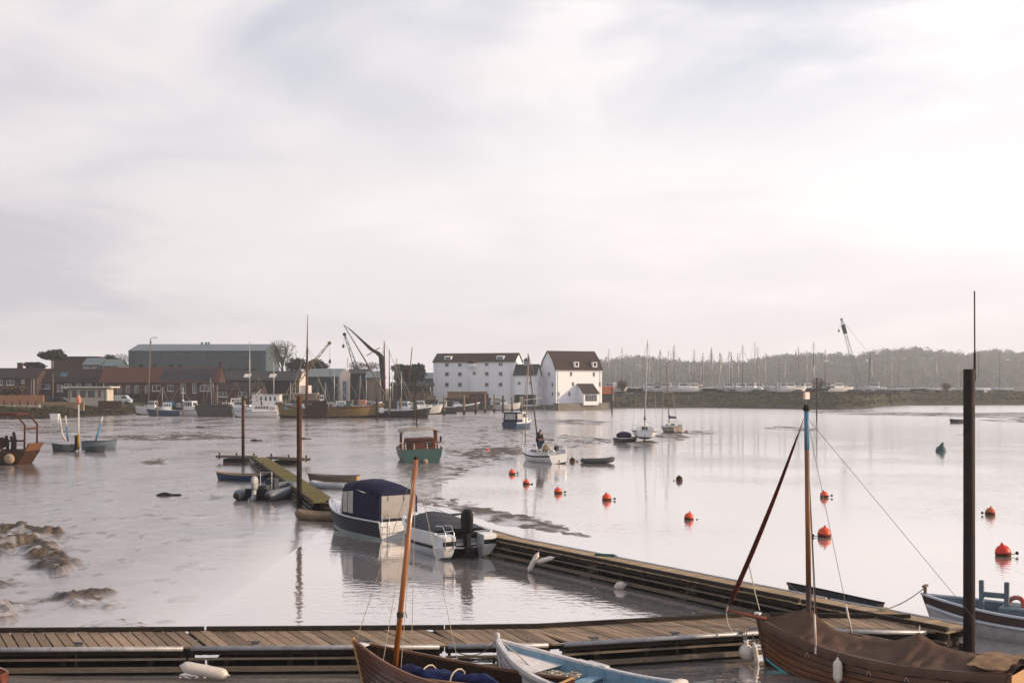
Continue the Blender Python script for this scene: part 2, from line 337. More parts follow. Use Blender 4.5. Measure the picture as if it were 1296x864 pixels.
def water_material():
    m = bpy.data.materials.new('estuary_water'); m.use_nodes = True; nt = m.node_tree; p = nt.nodes['Principled BSDF']; N = nt.nodes.new; Lk = nt.links.new
    p.inputs['Base Color'].default_value = (.74,.69,.66,1); p.inputs['Roughness'].default_value = .04; p.inputs['IOR'].default_value = 1.4; p.inputs['Metallic'].default_value = .8
    geo = N('ShaderNodeNewGeometry')
    def nz(s, d, st, w=0):
        mm = N('ShaderNodeMapping'); mm.inputs['Scale'].default_value = st; Lk(geo.outputs['Position'], mm.inputs[0])
        n = N('ShaderNodeTexNoise'); n.inputs['Scale'].default_value = s; n.inputs['Detail'].default_value = d; n.inputs['Distortion'].default_value = w; Lk(mm.outputs[0], n.inputs[0]); return n.outputs[0]
    sy = N('ShaderNodeSeparateXYZ'); Lk(geo.outputs['Position'], sy.inputs[0]); fr = N('ShaderNodeMapRange'); fr.inputs[1].default_value = 90; fr.inputs[2].default_value = 260; fr.inputs[3].default_value = .04; fr.inputs[4].default_value = .22; Lk(sy.outputs[1], fr.inputs[0]); Lk(fr.outputs[0], p.inputs['Roughness'])      # breeze on the open reach
    a = nz(2.6, 3, (.8,1.2,1), .4); pat = nz(.055, 3, (1,1,1))
    r = N('ShaderNodeValToRGB'); r.color_ramp.elements[0].position = .44; r.color_ramp.elements[1].position = .62; Lk(pat, r.inputs[0])
    s = N('ShaderNodeMath'); s.operation = 'MULTIPLY_ADD'; Lk(r.outputs[0], s.inputs[0]); s.inputs[1].default_value = .30; s.inputs[2].default_value = .11
    b = N('ShaderNodeBump'); b.inputs['Distance'].default_value = .05; Lk(s.outputs[0], b.inputs['Strength']); Lk(a, b.inputs['Height']); Lk(b.outputs[0], p.inputs['Normal'])
    return m
w = MB(); w.add([(-700,-60,0),(700,-60,0),(700,700,0),(-700,700,0)], [(0,1,2,3)])
structure(w.build('water', water_material()))

# land: the shoreline as photo columns, then a bank and level ground behind it, out to the horizon
SHORE = [(-600,537),(-120,534),(0,530.5),(60,530),(100,528),(150,525.5),(190,522.6),(280,522),(400,521.2),(560,520.5),(700,517.5),(780,516.5),(900,516),(1000,517.5),(1060,518.5),(1100,517),(1118,514),(1150,512.8),(1300,512.5),(1500,512),(2100,511)]
TOPZ = [(-600,2.6),(0,2.5),(150,2.3),(480,1.9),(700,1.9),(770,3.3),(850,3.9),(1000,4.1),(1110,4.1),(1300,4.3),(2100,4.3)]
def interp(tab, x): return float(np.interp(x, [t[0] for t in tab], [t[1] for t in tab]))
def build_land():
    cols = list(range(-600, 2101, 6)); offs = [-4,0,1.2,2.6,4.2,6,8,10,13,17,22,30,45,80,150,300,600,1200,4000]
    X = np.zeros((len(offs), len(cols))); Y = X.copy(); Z = X.copy()
    for j, c in enumerate(cols):
        Ys = H*F/(interp(SHORE, c)-CY); tz = interp(TOPZ, c); right = sstep(740, 850, c); quay = sstep(440, 500, c)*(1-sstep(690, 730, c))
        for i, o in enumerate(offs):
            y = Ys+o; x = (c-CX)/F*Ys*(1+max(0,o)/Ys*1.0)
            if right > .5:
                prof = np.interp(o, [-4,0,1.2,2.6,6,10,13,17,22,30,45,80,300,4000], [-.5,-.12,.35,.8,1.5,1.9,2.2,3.4,tz,tz,tz-.15,tz-.2,tz-.2,tz-.2])
            else:
                prof = np.interp(o, [-4,0,1.2,2.6,6,10,13,17,22,4000], [-.5,-.12,.25,.5,.95,1.4,1.8,tz,tz,tz])
            n = vnoise(np.array([x*.35]), np.array([y*.35]), 9)[0]-.5+.6*(vnoise(np.array([x*1.1]), np.array([y*1.1]), 19)[0]-.5)
            X[i,j] = x; Y[i,j] = y; Z[i,j] = prof+(n*.35 if 0 <= o < 30 else 0)*(1-quay)
    m = bpy.data.materials.new('saltmarsh_grass'); m.use_nodes = True; nt = m.node_tree; p = nt.nodes['Principled BSDF']; N = nt.nodes.new; Lk = nt.links.new
    geo = N('ShaderNodeNewGeometry'); n = N('ShaderNodeTexNoise'); n.inputs['Scale'].default_value = .45; n.inputs['Detail'].default_value = 8; n.inputs['Roughness'].default_value = .7
    Lk(geo.outputs['Position'], n.inputs[0])
    r = N('ShaderNodeValToRGB'); r.color_ramp.elements[0].color = (.022,.024,.012,1); r.color_ramp.elements[1].color = (.085,.08,.036,1); r.color_ramp.elements[0].position = .35; r.color_ramp.elements[1].position = .68; Lk(n.outputs[0], r.inputs[0])
    sp = N('ShaderNodeSeparateXYZ'); Lk(geo.outputs['Position'], sp.inputs[0])
    r2 = N('ShaderNodeMapRange'); r2.inputs[1].default_value = .25; r2.inputs[2].default_value = 1.1; Lk(sp.outputs[2], r2.inputs[0])    # mud line below, grass above
    mx = N('ShaderNodeMix'); mx.data_type = 'RGBA'; Lk(r2.outputs[0], mx.inputs[0]); mx.inputs[6].default_value = (.04,.034,.026,1); Lk(r.outputs[0], mx.inputs[7]); Lk(mx.outputs[2], p.inputs['Base Color'])
    p.inputs['Roughness'].default_value = .9; p.inputs['Specular IOR Level'].default_value = .2
    b = N('ShaderNodeBump'); b.inputs['Strength'].default_value = .8; b.inputs['Distance'].default_value = .3; Lk(n.outputs[0], b.inputs['Height']); Lk(b.outputs[0], p.inputs['Normal'])
    structure(place('ground', grid_mesh('ground', X, Y, Z), m))
build_land()

def land_z(px, o):
    tz = interp(TOPZ, px); right = sstep(740, 850, px)
    if right > .5: return float(np.interp(o, [-4,0,1.2,2.6,6,10,13,17,22,30], [-.5,-.12,.35,.8,1.5,1.9,2.2,3.4,tz,tz]))
    return float(np.interp(o, [-4,0,1.2,2.6,6,10,13,17,22], [-.5,-.12,.25,.5,.95,1.4,1.8,tz,tz]))
def build_bank_cover():
    rng = np.random.default_rng(17); g = []; w = []
    for i in range(5200):
        px = rng.uniform(766, 1420); o = rng.uniform(2.0, 27); Ys = H*F/(interp(SHORE, px)-CY); y = Ys+o; x = (px-CX)/F*Ys*(1+o/Ys)
        leaf_cloud(rng, (x, y, land_z(px, o)+.12), (.8,.8,.22), 3, .24, g)
    for i in range(2600):
        px = rng.uniform(-60, 190); o = rng.uniform(.3, 15); Ys = H*F/(interp(SHORE, px)-CY); y = Ys+o; x = (px-CX)/F*Ys*(1+o/Ys)
        leaf_cloud(rng, (x, y, land_z(px, o)+.08), (.6,.6,.16), 3, .2, w if rng.random() < .75-.04*o else g)
    tag(quads_obj('marsh_grass', g, mat('marsh_grass_blades', (.10,.095,.045), .95, .4, .5)), 'rough olive grass covering the river banks', 'grass', kind='stuff')
    tag(quads_obj('bank_weed', w, mat('dark_bladder_weed', (.06,.042,.022), .8, .5, .8)), 'dark brown weed along the foot of the town bank', 'seaweed', kind='stuff')
# wooded hills beyond the boatyard
RIDGE = [(-600,484),(-100,484),(300,484),(560,484),(640,480),(700,468),(750,460),(775,457),(800,452),(830,456),(870,459),(900,461),(935,460),(960,455),(1000,452),(1040,450),(1080,451),(1100,448),(1135,444),(1165,443),(1190,446),(1230,450),(1260,445),(1296,449),(1500,446),(2100,452)]
def hill_z(x, y):
    c = x/y*F+CX; top = H+(CY-interp(RIDGE, c))/F*1850-12.0
    return 1.5+(top-1.5)*sstep(1250, 1850, y)
def build_hills():
    xs = np.linspace(-2100, 2400, 160); ys = np.linspace(1150, 2500, 30)
    X, Y = np.meshgrid(xs, ys); Z = np.array([[hill_z(x, min(y, 1850)) for x in xs] for y in ys])-.3
    structure(place('hills', grid_mesh('hills', X, Y, Z), mat('hill_soil', (.05,.05,.03), .95)))
build_hills()
def leaf_cloud(rng, c, r, n, s, out, flat=1.0):
    """n small leaf clumps of size s scattered through an ellipsoid"""
    d = rng.normal(size=(n,3)); d /= np.linalg.norm(d, axis=1)[:,None]; rad = rng.random(n)**.4
    p = np.array(c)+d*rad[:,None]*np.array(r)
    a = rng.normal(size=(n,3)); a /= np.linalg.norm(a, axis=1)[:,None]
    b = np.cross(a, rng.normal(size=(n,3))); b /= np.linalg.norm(b, axis=1)[:,None]
    k = s*(.6+.8*rng.random(n))[:,None]
    out.append(np.stack([p-a*k, p+b*k*.8, p+a*k, p-b*k*.8], 1))
def quads_obj(name, arr, m, parent=None):
    q = np.concatenate(arr).reshape(-1,3); nq = len(q)//4
    me = bpy.data.meshes.new(name); me.vertices.add(len(q)); me.vertices.foreach_set('co', q.ravel().astype(np.float32))
    me.loops.add(len(q)); me.loops.foreach_set('vertex_index', np.arange(len(q), dtype=np.int32))
    me.polygons.add(nq); me.polygons.foreach_set('loop_start', np.arange(0, len(q), 4, dtype=np.int32)); me.update(calc_edges=True)
    return place(name, me, m, parent)
def build_wood():
    rng = np.random.default_rng(5)
    groups = {0: [], 1: [], 2: []}
    for i in range(1500):
        y = 1270+600*rng.random()**.7; c = 690+rng.random()*750
        x = (c-CX)/F*y; z = hill_z(x, y); h = 9+8*rng.random(); w = 5+5.5*rng.random()
        k = 0 if rng.random() < .5 else (1 if rng.random() < .6 else 2)
        leaf_cloud(rng, (x, y, z+h*.62), (w, w, h*.5), 80 if k else 60, 1.05, groups[k])
        for q in range(3):
            leaf_cloud(rng, (x+rng.normal()*w*.5, y, z+h*(.5+.5*rng.random())), (w*.45, w*.45, h*.22), 14, 1.0, groups[k])
    ms = [mat('winter_twigs', (.13,.125,.12), .95, .3, .05), mat('dark_evergreen', (.06,.075,.06), .95, .3, .05), mat('olive_crowns', (.10,.105,.08), .95, .3, .05)]
    for k, nm in enumerate(('bare_wood', 'evergreen_wood', 'mixed_wood')):
        o = quads_obj(nm, groups[k], ms[k])
        tag(o, ('bare grey trees covering the far wooded hill', 'dark evergreen trees dotted through the far wooded hill', 'olive trees scattered over the far wooded hill')[k], 'woodland', kind='stuff')
build_wood()
build_bank_cover()
def build_haze():
    x0, x1, y0, y1, z0, z1 = -2300, 2600, -90, 2600, -2, 110
    b = MB(); b.box(((x0+x1)/2, (y0+y1)/2, (z0+z1)/2), (x1-x0, y1-y0, z1-z0))
    m = bpy.data.materials.new('haze_air'); m.use_nodes = True; nt = m.node_tree; nt.nodes.clear()
    out = nt.nodes.new('ShaderNodeOutputMaterial'); v = nt.nodes.new('ShaderNodeVolumePrincipled')
    v.inputs['Color'].default_value = (.90,.95,1.0,1); v.inputs['Density'].default_value = HAZE_D; v.inputs['Anisotropy'].default_value = .2
    nt.links.new(v.outputs[0], out.inputs['Volume'])
    o = b.build('haze', m); o['kind'] = 'stuff'; o['label'] = 'thin pale haze over the estuary'; o['category'] = 'haze'
HAZE_D = .00025
build_haze()
# ------------------------------------------------------------------ pontoons, piles
wood_deck = mat('weathered_decking', (.37,.285,.21), .85, .28, 6, .35, stretch=(14,1,1), rnd=.34, dirt=.5, dirtcol=(.16,.12,.085))
wood_pale = mat('pale_decking', (.46,.36,.25), .85, .2, 5, .3, stretch=(1,10,1), rnd=.22, dirt=.3, dirtcol=(.16,.12,.08))
wood_green = mat('algae_decking', (.21,.18,.07), .9, .22, 4, .3, stretch=(10,1,1), rnd=.2, dirt=.4, dirtcol=(.11,.10,.045))
galv = mat('galvanised_tube', (.42,.42,.44), .45, .2, 9, .1, metal=.35, dirt=.45, dirtcol=(.22,.19,.17))
timber_dark = mat('dark_wet_timber', (.075,.06,.048), .8, .35, 5, .4, stretch=(1,1,3), dirt=.5, dirtcol=(.02,.02,.015))
timber_grey = mat('grey_timber', (.27,.225,.18), .85, .25, 5, .3, stretch=(1,6,6), dirt=.4, dirtcol=(.07,.06,.05))
float_mat = mat('weedy_float', (.028,.025,.02), .85, .5, 3, .5, dirt=.5, dirtcol=(.05,.045,.02))
rust = mat('rusty_steel', (.13,.062,.036), .75, .4, 3, .25, dirt=.6, dirtcol=(.035,.025,.022))
rust_dark = mat('dark_rusty_steel', (.055,.034,.03), .7, .4, 2.5, .25, dirt=.5, dirtcol=(.02,.016,.016))
rope_white = mat('pale_rope', (.55,.50,.42), .9, .25, 30, .3)
rope_grey = mat('grey_rope', (.20,.18,.16), .9, .25, 30, .3)
white_plastic = mat('fender_plastic', (.72,.66,.60), .45, .1, 6, dirt=.4, dirtcol=(.35,.28,.22))
_plank_cache = {}
def deck_run(root, A, B, width, z, pitch, skew, m, gap=.03, th=.04, first=0):
    """boards laid across from A to B, each one a child of root, sharing one mesh"""
    A = Vector(A); B = Vector(B); d = (B-A); L = d.length; d.normalize(); n = int(L/pitch); p = L/n
    key = (round(p, 4), width, skew, gap, m.name); 
    if key not in _plank_cache:
        b = MB(); hw = width/2; pw = p-gap
        pts = [(0,-hw),(pw,-hw),(pw+skew,hw),(skew,hw)]
        b.prism(pts, -th, 0, 'z'); me = b.mesh('plank'); _plank_cache[key] = me
    ang = math.atan2(d.y, d.x)
    for i in range(n):
        c = A+d*(p*i-skew/2)
        o = place('plank', _plank_cache[key], m, root, loc=(c.x, c.y, z+random.uniform(-.006,.006)), rot=(random.uniform(-.006,.006), random.uniform(-.008,.008), ang+random.uniform(-.006,.006)))
def side_pts(A, B, off):
    A = Vector(A); B = Vector(B); d = (B-A).normalized(); n = Vector((-d.y, d.x, 0)); return A+n*off, B+n*off
def pontoon(label, A, B, width, z, pitch, skew, m, gap, floats, rails=True, far_curb=True, tube=True, cat='pontoon', post_step=1.9, low=.13, float_z=.16):
    A = Vector((*A, 0)); B = Vector((*B, 0)); L = (B-A).length; d = (B-A)/L; n = Vector((-d.y, d.x, 0)); ang = math.atan2(d.y, d.x); ez = Vector((0,0,1))
    root = thing('pontoon', label, cat, A); A0 = Vector((0,0,0)); B0 = B-A
    deck_run(root, A0, B0, width, z, pitch, skew, m, gap)
    hw = width/2
    # bearers under the boards
    for off in (-hw+.10, 0, hw-.10):
        MB().beam(A0+n*off+ez*(z-.115), B0+n*off+ez*(z-.115), .07, .14).build('bearer', timber_dark, root)
    if tube:
        r = .052; off = -(hw+.045)
        MB().tube([A0+n*off+ez*(z-.02)+d*.05, B0+n*off+ez*(z-.02)-d*.05], r, 10).build('edge_tube', galv, root, True)
    if far_curb: MB().beam(A0+n*(hw-.05)+ez*(z+.052), B0+n*(hw-.05)+ez*(z+.052), .09, .10).build('kerb_board', timber_dark, root)
    for sgn in (-1, 1):
        off = sgn*(hw+.02)
        if rails:
            MB().beam(A0+n*off+ez*(z-.25), B0+n*off+ez*(z-.25), .05, .045).build('side_rail', timber_grey, root)
            MB().beam(A0+n*off+ez*low, B0+n*off+ez*low, .09, .10).build('side_beam', timber_grey, root)
            k = max(2, int(L/post_step))
            for i in range(k+1):
                q = A0+d*(.08+(L-.16)*i/k)+n*(off-sgn*.06)
                MB().beam(q+ez*.05, q+ez*(z-.05), .09, .06).build('upright', timber_dark, root)
    for (f0, f1) in floats:
        b = MB(); c = A0+d*(f0+f1)/2*L
        b.box((c.x, c.y, float_z-.22), ((f1-f0)*L, width-.12, .44), rz=ang); b.build('float', float_mat, root, bevel=.04)
        b = MB(); b.box((c.x, c.y, float_z+(z-.2-float_z)/2), ((f1-f0)*L-.2, .12, z-.2-float_z), rz=ang); b.build('spine', timber_dark, root)
        for e in (-.42, -.14, .14, .42):
            q = c+d*e*(f1-f0)*L; b = MB(); b.box((q.x, q.y, (float_z+z-.19)/2), (.12, width-.3, z-.19-float_z), rz=ang); b.build('cross_bearer', timber_dark, root)
    return root
Z1 = .60
pontoon('slatted plank walkway with wide dark gaps between its boards, nearest the weedy bank', (-14.0,26.22), (-7.06,26.44), 1.75, Z1, .24, -.88, wood_deck, .036, [(.0,.96)])
pontoon('slatted plank walkway section with the brown varnished bow against it', (-7.0,26.45), (-1.55,26.62), 1.75, Z1, .24, -.88, wood_deck, .026, [(.07,.97)])
pontoon('short open-framed bridge section of the walkway with bright water under it', (-1.50,26.63), (.78,26.78), 1.75, Z1, .225, -.55, wood_deck, .022, [(.55,.62)])
pontoon('plank walkway section on weedy floats beside the white rowing boat', (.84,26.8), (6.15,28.25), 1.75, Z1, .215, -.5, wood_deck, .022, [(.10,.86)])
pontoon('short plank walkway section joining the long pontoon behind the tan canvas cover', (6.25,28.22), (9.6,28.0), 1.55, Z1, .215, -.4, wood_deck, .022, [(.15,.85)])
# the long pontoon that runs out across the basin
pontoon('narrow pale-boarded pontoon slanting across the basin with white fenders on its side', (10.35,27.35), (7.9,30.95), 1.05, Z1+.02, .2, 0, wood_pale, .012, [(.05,.48),(.55,.97)])
pontoon('narrow pale-boarded pontoon stretch between the tan boat and the speedboat', (7.86,31.02), (-.15,43.55), 1.05, Z1+.02, .2, 0, wood_pale, .012, [(.02,.3),(.33,.62),(.66,.97)])
pontoon('short pontoon stretch right behind the speedboat with the grey cover', (-.2,43.62), (-2.95,49.8), 1.1, Z1+.02, .24, 0, wood_pale, .015, [(.05,.95)])
pontoon('pontoon stretch linking the algae-covered pontoon to the boarded one behind the day boat', (-3.0,49.9), (-8.6,57.9), 1.1, Z1+.02, .24, 0, wood_pale, .015, [(.05,.47),(.53,.95)])
pontoon('green algae-covered pontoon between two tall rusty piles', (-9.15,57.9), (-20.3,95.0), 1.32, Z1, .24, 0, wood_green, .015, [(.02,.3),(.36,.64),(.7,.97)], tube=False)
def finger(label, A, B, f):
    A = Vector((*A,0)); B = Vector((*B,0)); r = thing('mooring_finger', label, 'pontoon', A, 0); D = B-A; d = D.normalized(); n = Vector((-d.y,d.x,0)); ez = Vector((0,0,1))
    deck_run(r, (0,0,0), D, .55, .62, .3, 0, timber_grey, .02)
    for s in (-1,1): MB().beam(n*s*.3+ez*.52, D+n*s*.3+ez*.52, .08, .2).build('side_beam', timber_grey, r)
    for q in f:
        c = D*q; b = MB(); b.box((c.x,c.y,.16), (2.0,.9,.42), rz=math.atan2(d.y,d.x)); b.build('float', float_mat, r, bevel=.05)
    for q in (.04,.5,.96):
        c = D*q; MB().beam(c+ez*.3, c+ez*.85, .1, .1).build('bollard', timber_dark, r)
finger('grey mooring finger reaching from the green pontoon over the blue dinghy', (-20.9,96.6), (-24.2,97.5), (.5,))
finger('grey mooring finger reaching from the green pontoon towards the teal boat', (-19.6,95.9), (-16.1,93.4), (.45,))
def pile(label, x, y, top, r, m, square=False):
    root = thing('mooring_pile', label, 'pile', (x,y,0))
    b = MB()
    if square:
        for k in (-1,1): b.box((k*r*.86,0,top/2-1), (r*.28,2*r,top+2))       # H-section steel
        b.box((0,0,top/2-1), (2*r*.86,r*.5,top+2))
    else: b.lathe([(r,-2),(r,top-.01),(r*.93,top)], 14)
    b.build('shaft', m, root, smooth=False if square else True, bevel=.008 if square else 0)
    b = MB(); zt = top*.42; b.lathe([(r*1.015,-2),(r*1.02,zt*.6),(r*1.012,zt)], 14); b.build('tide_band', mat('tide_stained_steel', (.045,.032,.028), .8, .4, 4, .3, dirt=.6, dirtcol=(.018,.016,.012)), root, True)
    return root
pile('slim rusty pile beside the far end of the green pontoon', -21.6, 95.2, 5.5, .125, rust)
pile('tall rusty pile through the edge of the green pontoon', -10.95, 61.0, 5.75, .135, rust)
P = pile('thick dark steel pile with a thin rod on top beside the tan covered boat', 10.55, 27.35, 6.62, .13, rust_dark)
MB().tube([(.12,-.02,6.35),(.12,-.02,7.0)], .028, 8).build('rod_sleeve', rust_dark, P, True)
MB().tube([(.12,-.02,7.0),(.115,-.02,8.42)], .017, 8).build('rod', rust, P, True)
b = MB(); b.lathe([(.19,-.5),(.19,.03),(.17,.035)], 14); b.build('weed_collar', float_mat, P, True)
def fender(label, p, L, r, rz=0, tilt=0, group='white fenders on the pontoons'):
    o = thing('fender', label, 'fender', p, rz, group, ry=tilt)
    b = MB(); b.lathe([(.02,-L/2-.06),(.03,-L/2-.03),(r*.55,-L/2),(r*.9,-L/2+r*.4),(r,-L/2+r),(r,L/2-r),(r*.9,L/2-r*.4),(r*.55,L/2),(.03,L/2+.03),(.02,L/2+.07)], 14); b.build('body', white_plastic, o, True)
    b = MB(); b.tube([(0,0,L/2+.05),(.01,0,L/2+.25)], .012, 6); b.build('lanyard', rope_grey, o)
    return o
p = gp(675,711,.35); fender('white fender hanging slanted on the pontoon beside the speedboat', p, .62, .085, 0, R(28))
p = gp(690,708,.45); fender('white fender lying level on the pontoon side rail', p, .5, .08, 0, R(75))
p = gp(785,741,.10); fender('fat white fender floating under the pontoon edge', p, .28, .14, 0, R(80))
p = Vector((-6.5, 25.05, .22)); fender('long grubby white fender floating below the slatted walkway', p, .95, .125, 0, R(101))
p = Vector((5.3, 26.75, .22))
o = thing('ball_fender', 'round white ball fender roped to the walkway corner beside a wooden bow', 'fender', (5.28,26.72,.24))
b = MB(); b.ball((0,0,0), .165, 18, 12, 1.1); b.build('body', white_plastic, o, True)
b = MB(); b.lathe([(.05,.16),(.05,.23),(.03,.25)], 10); b.build('neck', white_plastic, o, True)
for k in range(4): MB().tube([(0,0,.2),(.03*k-.05,.15,.33),(.06*k-.1,.35,.42)], .011, 6).build('lanyard', rope_grey, o)
fender('slim pink-white fender tangled beside the round ball fender', (5.47,26.60,.22), .42, .06, 0, R(-10))
cleat_m = mat('cleat_steel', (.25,.25,.26), .5, .2, 8, metal=.5)
def cleat(x, y, z, rz, where='dark-gapped slatted walkway'):
    o = thing('mooring_cleat', 'small steel mooring cleat bolted to the edge of the '+where, 'cleat', (x,y,z), rz, 'mooring cleats on the '+where); b = MB(); b.box((0,0,.02), (.16,.06,.04)); b.build('base', cleat_m, o); MB().tube([(-.15,0,.075),(-.08,0,.06),(.08,0,.06),(.15,0,.075)], [.014,.02,.02,.014], 6).build('horn', cleat_m, o, True)
for x in (-12.2,-9.4,-5.6,-3.2): cleat(x, 26.3+.032*(x+14)-.72, .605, .03)
for u in (.15,.5,.85): cleat(lerp(.84,6.15,u)+.2, lerp(26.8,28.25,u)-.72, .605, .26, 'walkway beside the rowing boat')
for u in (.1,.3,.5,.7,.9): cleat(lerp(7.86,-.15,u)-.36, lerp(31.02,43.55,u)-.22, .625, R(122), 'narrow pale-boarded pontoon')
def rope(label, pts, r=.011, m=rope_grey, group='mooring ropes', cat='rope'):
    b = MB(); P0 = Vector(pts[0]); b.tube([Vector(q)-P0 for q in pts], r, 6)
    o = b.build('mooring_rope', m, None, True, loc=P0); return tag(o, label, cat, group)
def sag(a, b_, s, n=9): 
    a = Vector(a); b_ = Vector(b_); return [lerp(a,b_,i/(n-1))-Vector((0,0,s*math.sin(PI*i/(n-1)))) for i in range(n)]
# ------------------------------------------------------------------ boat building
seam_dark = mat('dark_lap_seam', (.02,.013,.010), .8)
class Hull:
    def __init__(s, L, B, free=.5, bow=.3, stern=.05, draft=.25, transom=.75, tm=.42, pw=2.0, rake=.35, rstern=.08, q=.62, m=.95, flare=0.0):
        s.__dict__.update(locals())
    def hb(s, t):
        if t < s.tm: return s.B/2*(s.transom+(1-s.transom)*math.sin(PI/2*t/s.tm)**1.0)
        return s.B/2*max(0.0, 1-((t-s.tm)/(1-s.tm))**s.pw)
    def zs(s, t):
        return s.free+(s.bow*((t-.35)/.65)**2 if t > .35 else s.stern*((.35-t)/.35)**2)
    def pt(s, t, a, side=1, inset=0.0, dz=0.0):
        bs = max(0.0, s.hb(t)-inset); zs = s.zs(t); zk = -s.draft+((max(0,t-.72)/.28)**2.2)*s.draft*.95
        if s.transom < .05: zk = max(zk, -s.draft+((max(0,.25-t)/.25)**2.2)*s.draft*.95)
        an = a*PI/2; y = bs*math.sin(an)**s.q; k = (1-math.cos(an))**s.m
        z = zk+(zs-zk)*k
        if s.flare: y *= 1-s.flare*(1-k)*t
        x = -s.L/2+s.L*t+s.rake*k*t**5-s.rstern*k*(1-t)**5
        return Vector((x, side*y, z+dz))
    def shell(s, a0=0.0, a1=1.0, na=8, nt=24, inset=0.0, t0=0.0, t1=1.0, dz=0.0):
        b = MB()
        for side in (1,-1):
            b.loft([[s.pt(lerp(t0,t1,(i/nt)**.9 if False else i/nt), lerp(a0,a1,j/na), side, inset, dz) for j in range(na+1)] for i in range(nt+1)], False)
        return b
    def transom_face(s, a0=0.0, a1=1.0, n=8, x=0.0, inset=0.0):
        b = MB(); L_ = [s.pt(0, lerp(a0,a1,i/n), 1, inset) for i in range(n+1)]; R_ = [s.pt(0, lerp(a0,a1,i/n), -1, inset) for i in range(n+1)]
        for q in L_+R_: q.x += x
        b.loft([L_, R_], False); return b
    def sheer(s, side=1, n=24, t0=0.0, t1=1.0, inset=0.0, dz=0.0):
        return [s.pt(lerp(t0,t1,i/n), 1, side, inset, dz) for i in range(n+1)]
    def deck(s, t0, t1, n=14, dz=0.0, inset=.01, camber=.04, m=6):
        b = MB(); rings = []
        for i in range(n+1):
            l = s.pt(lerp(t0,t1,i/n), 1, 1, inset, dz); r = s.pt(lerp(t0,t1,i/n), 1, -1, inset, dz)
            rings.append([lerp(l, r, j/m)+Vector((0,0,camber*math.sin(PI*j/m))) for j in range(m+1)])
        b.loft(rings, False); return b
def sweep(pts, w, h, mb=None):
    mb = mb or MB(); rings = []
    for i, p in enumerate(pts):
        d = pts[min(i+1,len(pts)-1)]-pts[max(i-1,0)]; d.z = 0
        if d.length < 1e-6: d = Vector((1,0,0))
        d.normalize(); n = Vector((-d.y, d.x, 0))*w/2; z = Vector((0,0,h/2))
        rings.append([p-n-z, p+n-z, p+n+z, p-n+z])
    mb.loft(rings, True, True); return mb
def both(h, w, hh, t0=0.0, t1=1.0, inset=0.0, dz=0.0, n=24):
    b = MB(); 
    for s in (1,-1): sweep(h.sheer(s, n, t0, t1, inset, dz), w, hh, b)
    return b
def planked(h, root, hullname, m_list, N=9, a0=.12, lap=.016, nt=22, t0=0.0, seam=None):
    """clinker hull: each strake on each side is a board of its own, lapping the one below"""
    core = h.shell(0, 1, 8, nt, inset=.028).build(hullname, m_list[0], root, True)
    for side in (1,-1):
        for i in range(N):
            u0 = lerp(a0,1,i/N); u1 = lerp(a0,1,(i+1)/N); b = MB(); rings = []
            for k in range(nt+1):
                t = lerp(t0, 1, k/nt); p0 = h.pt(t,u0,side); p1 = h.pt(t,min(1,u1+.012),side)
                f = lap*(1-.6*(k/nt)**6)
                o = Vector((0, side*f, -.004)); o2 = Vector((0,side*.001,0))
                rings.append([p0-o*.6, p0+o, p1+o2, p1-Vector((0,side*.01,0))])
            MB().tube([q[1]+Vector((0,side*.003,-.004)) for q in rings], .009, 4).build('seam', seam or seam_dark, core)
            b.loft(rings, False); b.build('strake', m_list[min(i+1,len(m_list)-1)] if len(m_list) > 1 else m_list[0], core, False)
    return core
def ribs(h, root, n, w, m, t0=.06, t1=.92, a0=.25, inset=.035):
    for i in range(n):
        t = lerp(t0,t1,i/(n-1))
        for side in (1,-1):
            pts = [h.pt(t, lerp(a0,.985,j/5), side, inset) for j in range(6)]
            if abs(pts[-1].y) < .06: continue
            MB().tube(pts, w/2, 5).build('rib', m, root)
def sole(h, z, t0, t1, inset=.06, n=12):
    """flat floor inside the hull at height z"""
    b = MB(); rings = []
    for i in range(n+1):
        t = lerp(t0,t1,i/n); lo, hi = 0.0, 1.0
        for _ in range(18):
            mid = (lo+hi)/2
            if h.pt(t,mid).z < z: lo = mid
            else: hi = mid
        p = h.pt(t,lo,1,inset); rings.append([Vector((p.x,max(.004,p.y),z)), Vector((p.x,-max(.004,p.y),z))])
    b.loft(rings, False); return b
def thwart(h, t, w, z, th=.03, inset=.04):
    lo, hi = 0.0, 1.0
    for _ in range(18):
        mid = (lo+hi)/2
        if h.pt(t,mid).z < z: lo = mid
        else: hi = mid
    p = h.pt(t,lo,1,inset); b = MB(); b.box((p.x,0,z), (w,2*p.y,th)); return b
def panel(mb, quad, u0, u1, v0, v1, th=.02):
    """a thin plate on a quad (a,b,c,d: bottom left, bottom right, top right, top left)"""
    a,b,c,d = (Vector(q) for q in quad); n = (b-a).cross(d-a).normalized()*th
    f = lambda u,v: lerp(lerp(a,b,u), lerp(d,c,u), v)
    q = [f(u0,v0),f(u1,v0),f(u1,v1),f(u0,v1)]
    mb.add([p-n*.5 for p in q]+[p+n for p in q], [(3,2,1,0),(4,5,6,7),(0,1,5,4),(1,2,6,5),(2,3,7,6),(3,0,4,7)]); return mb
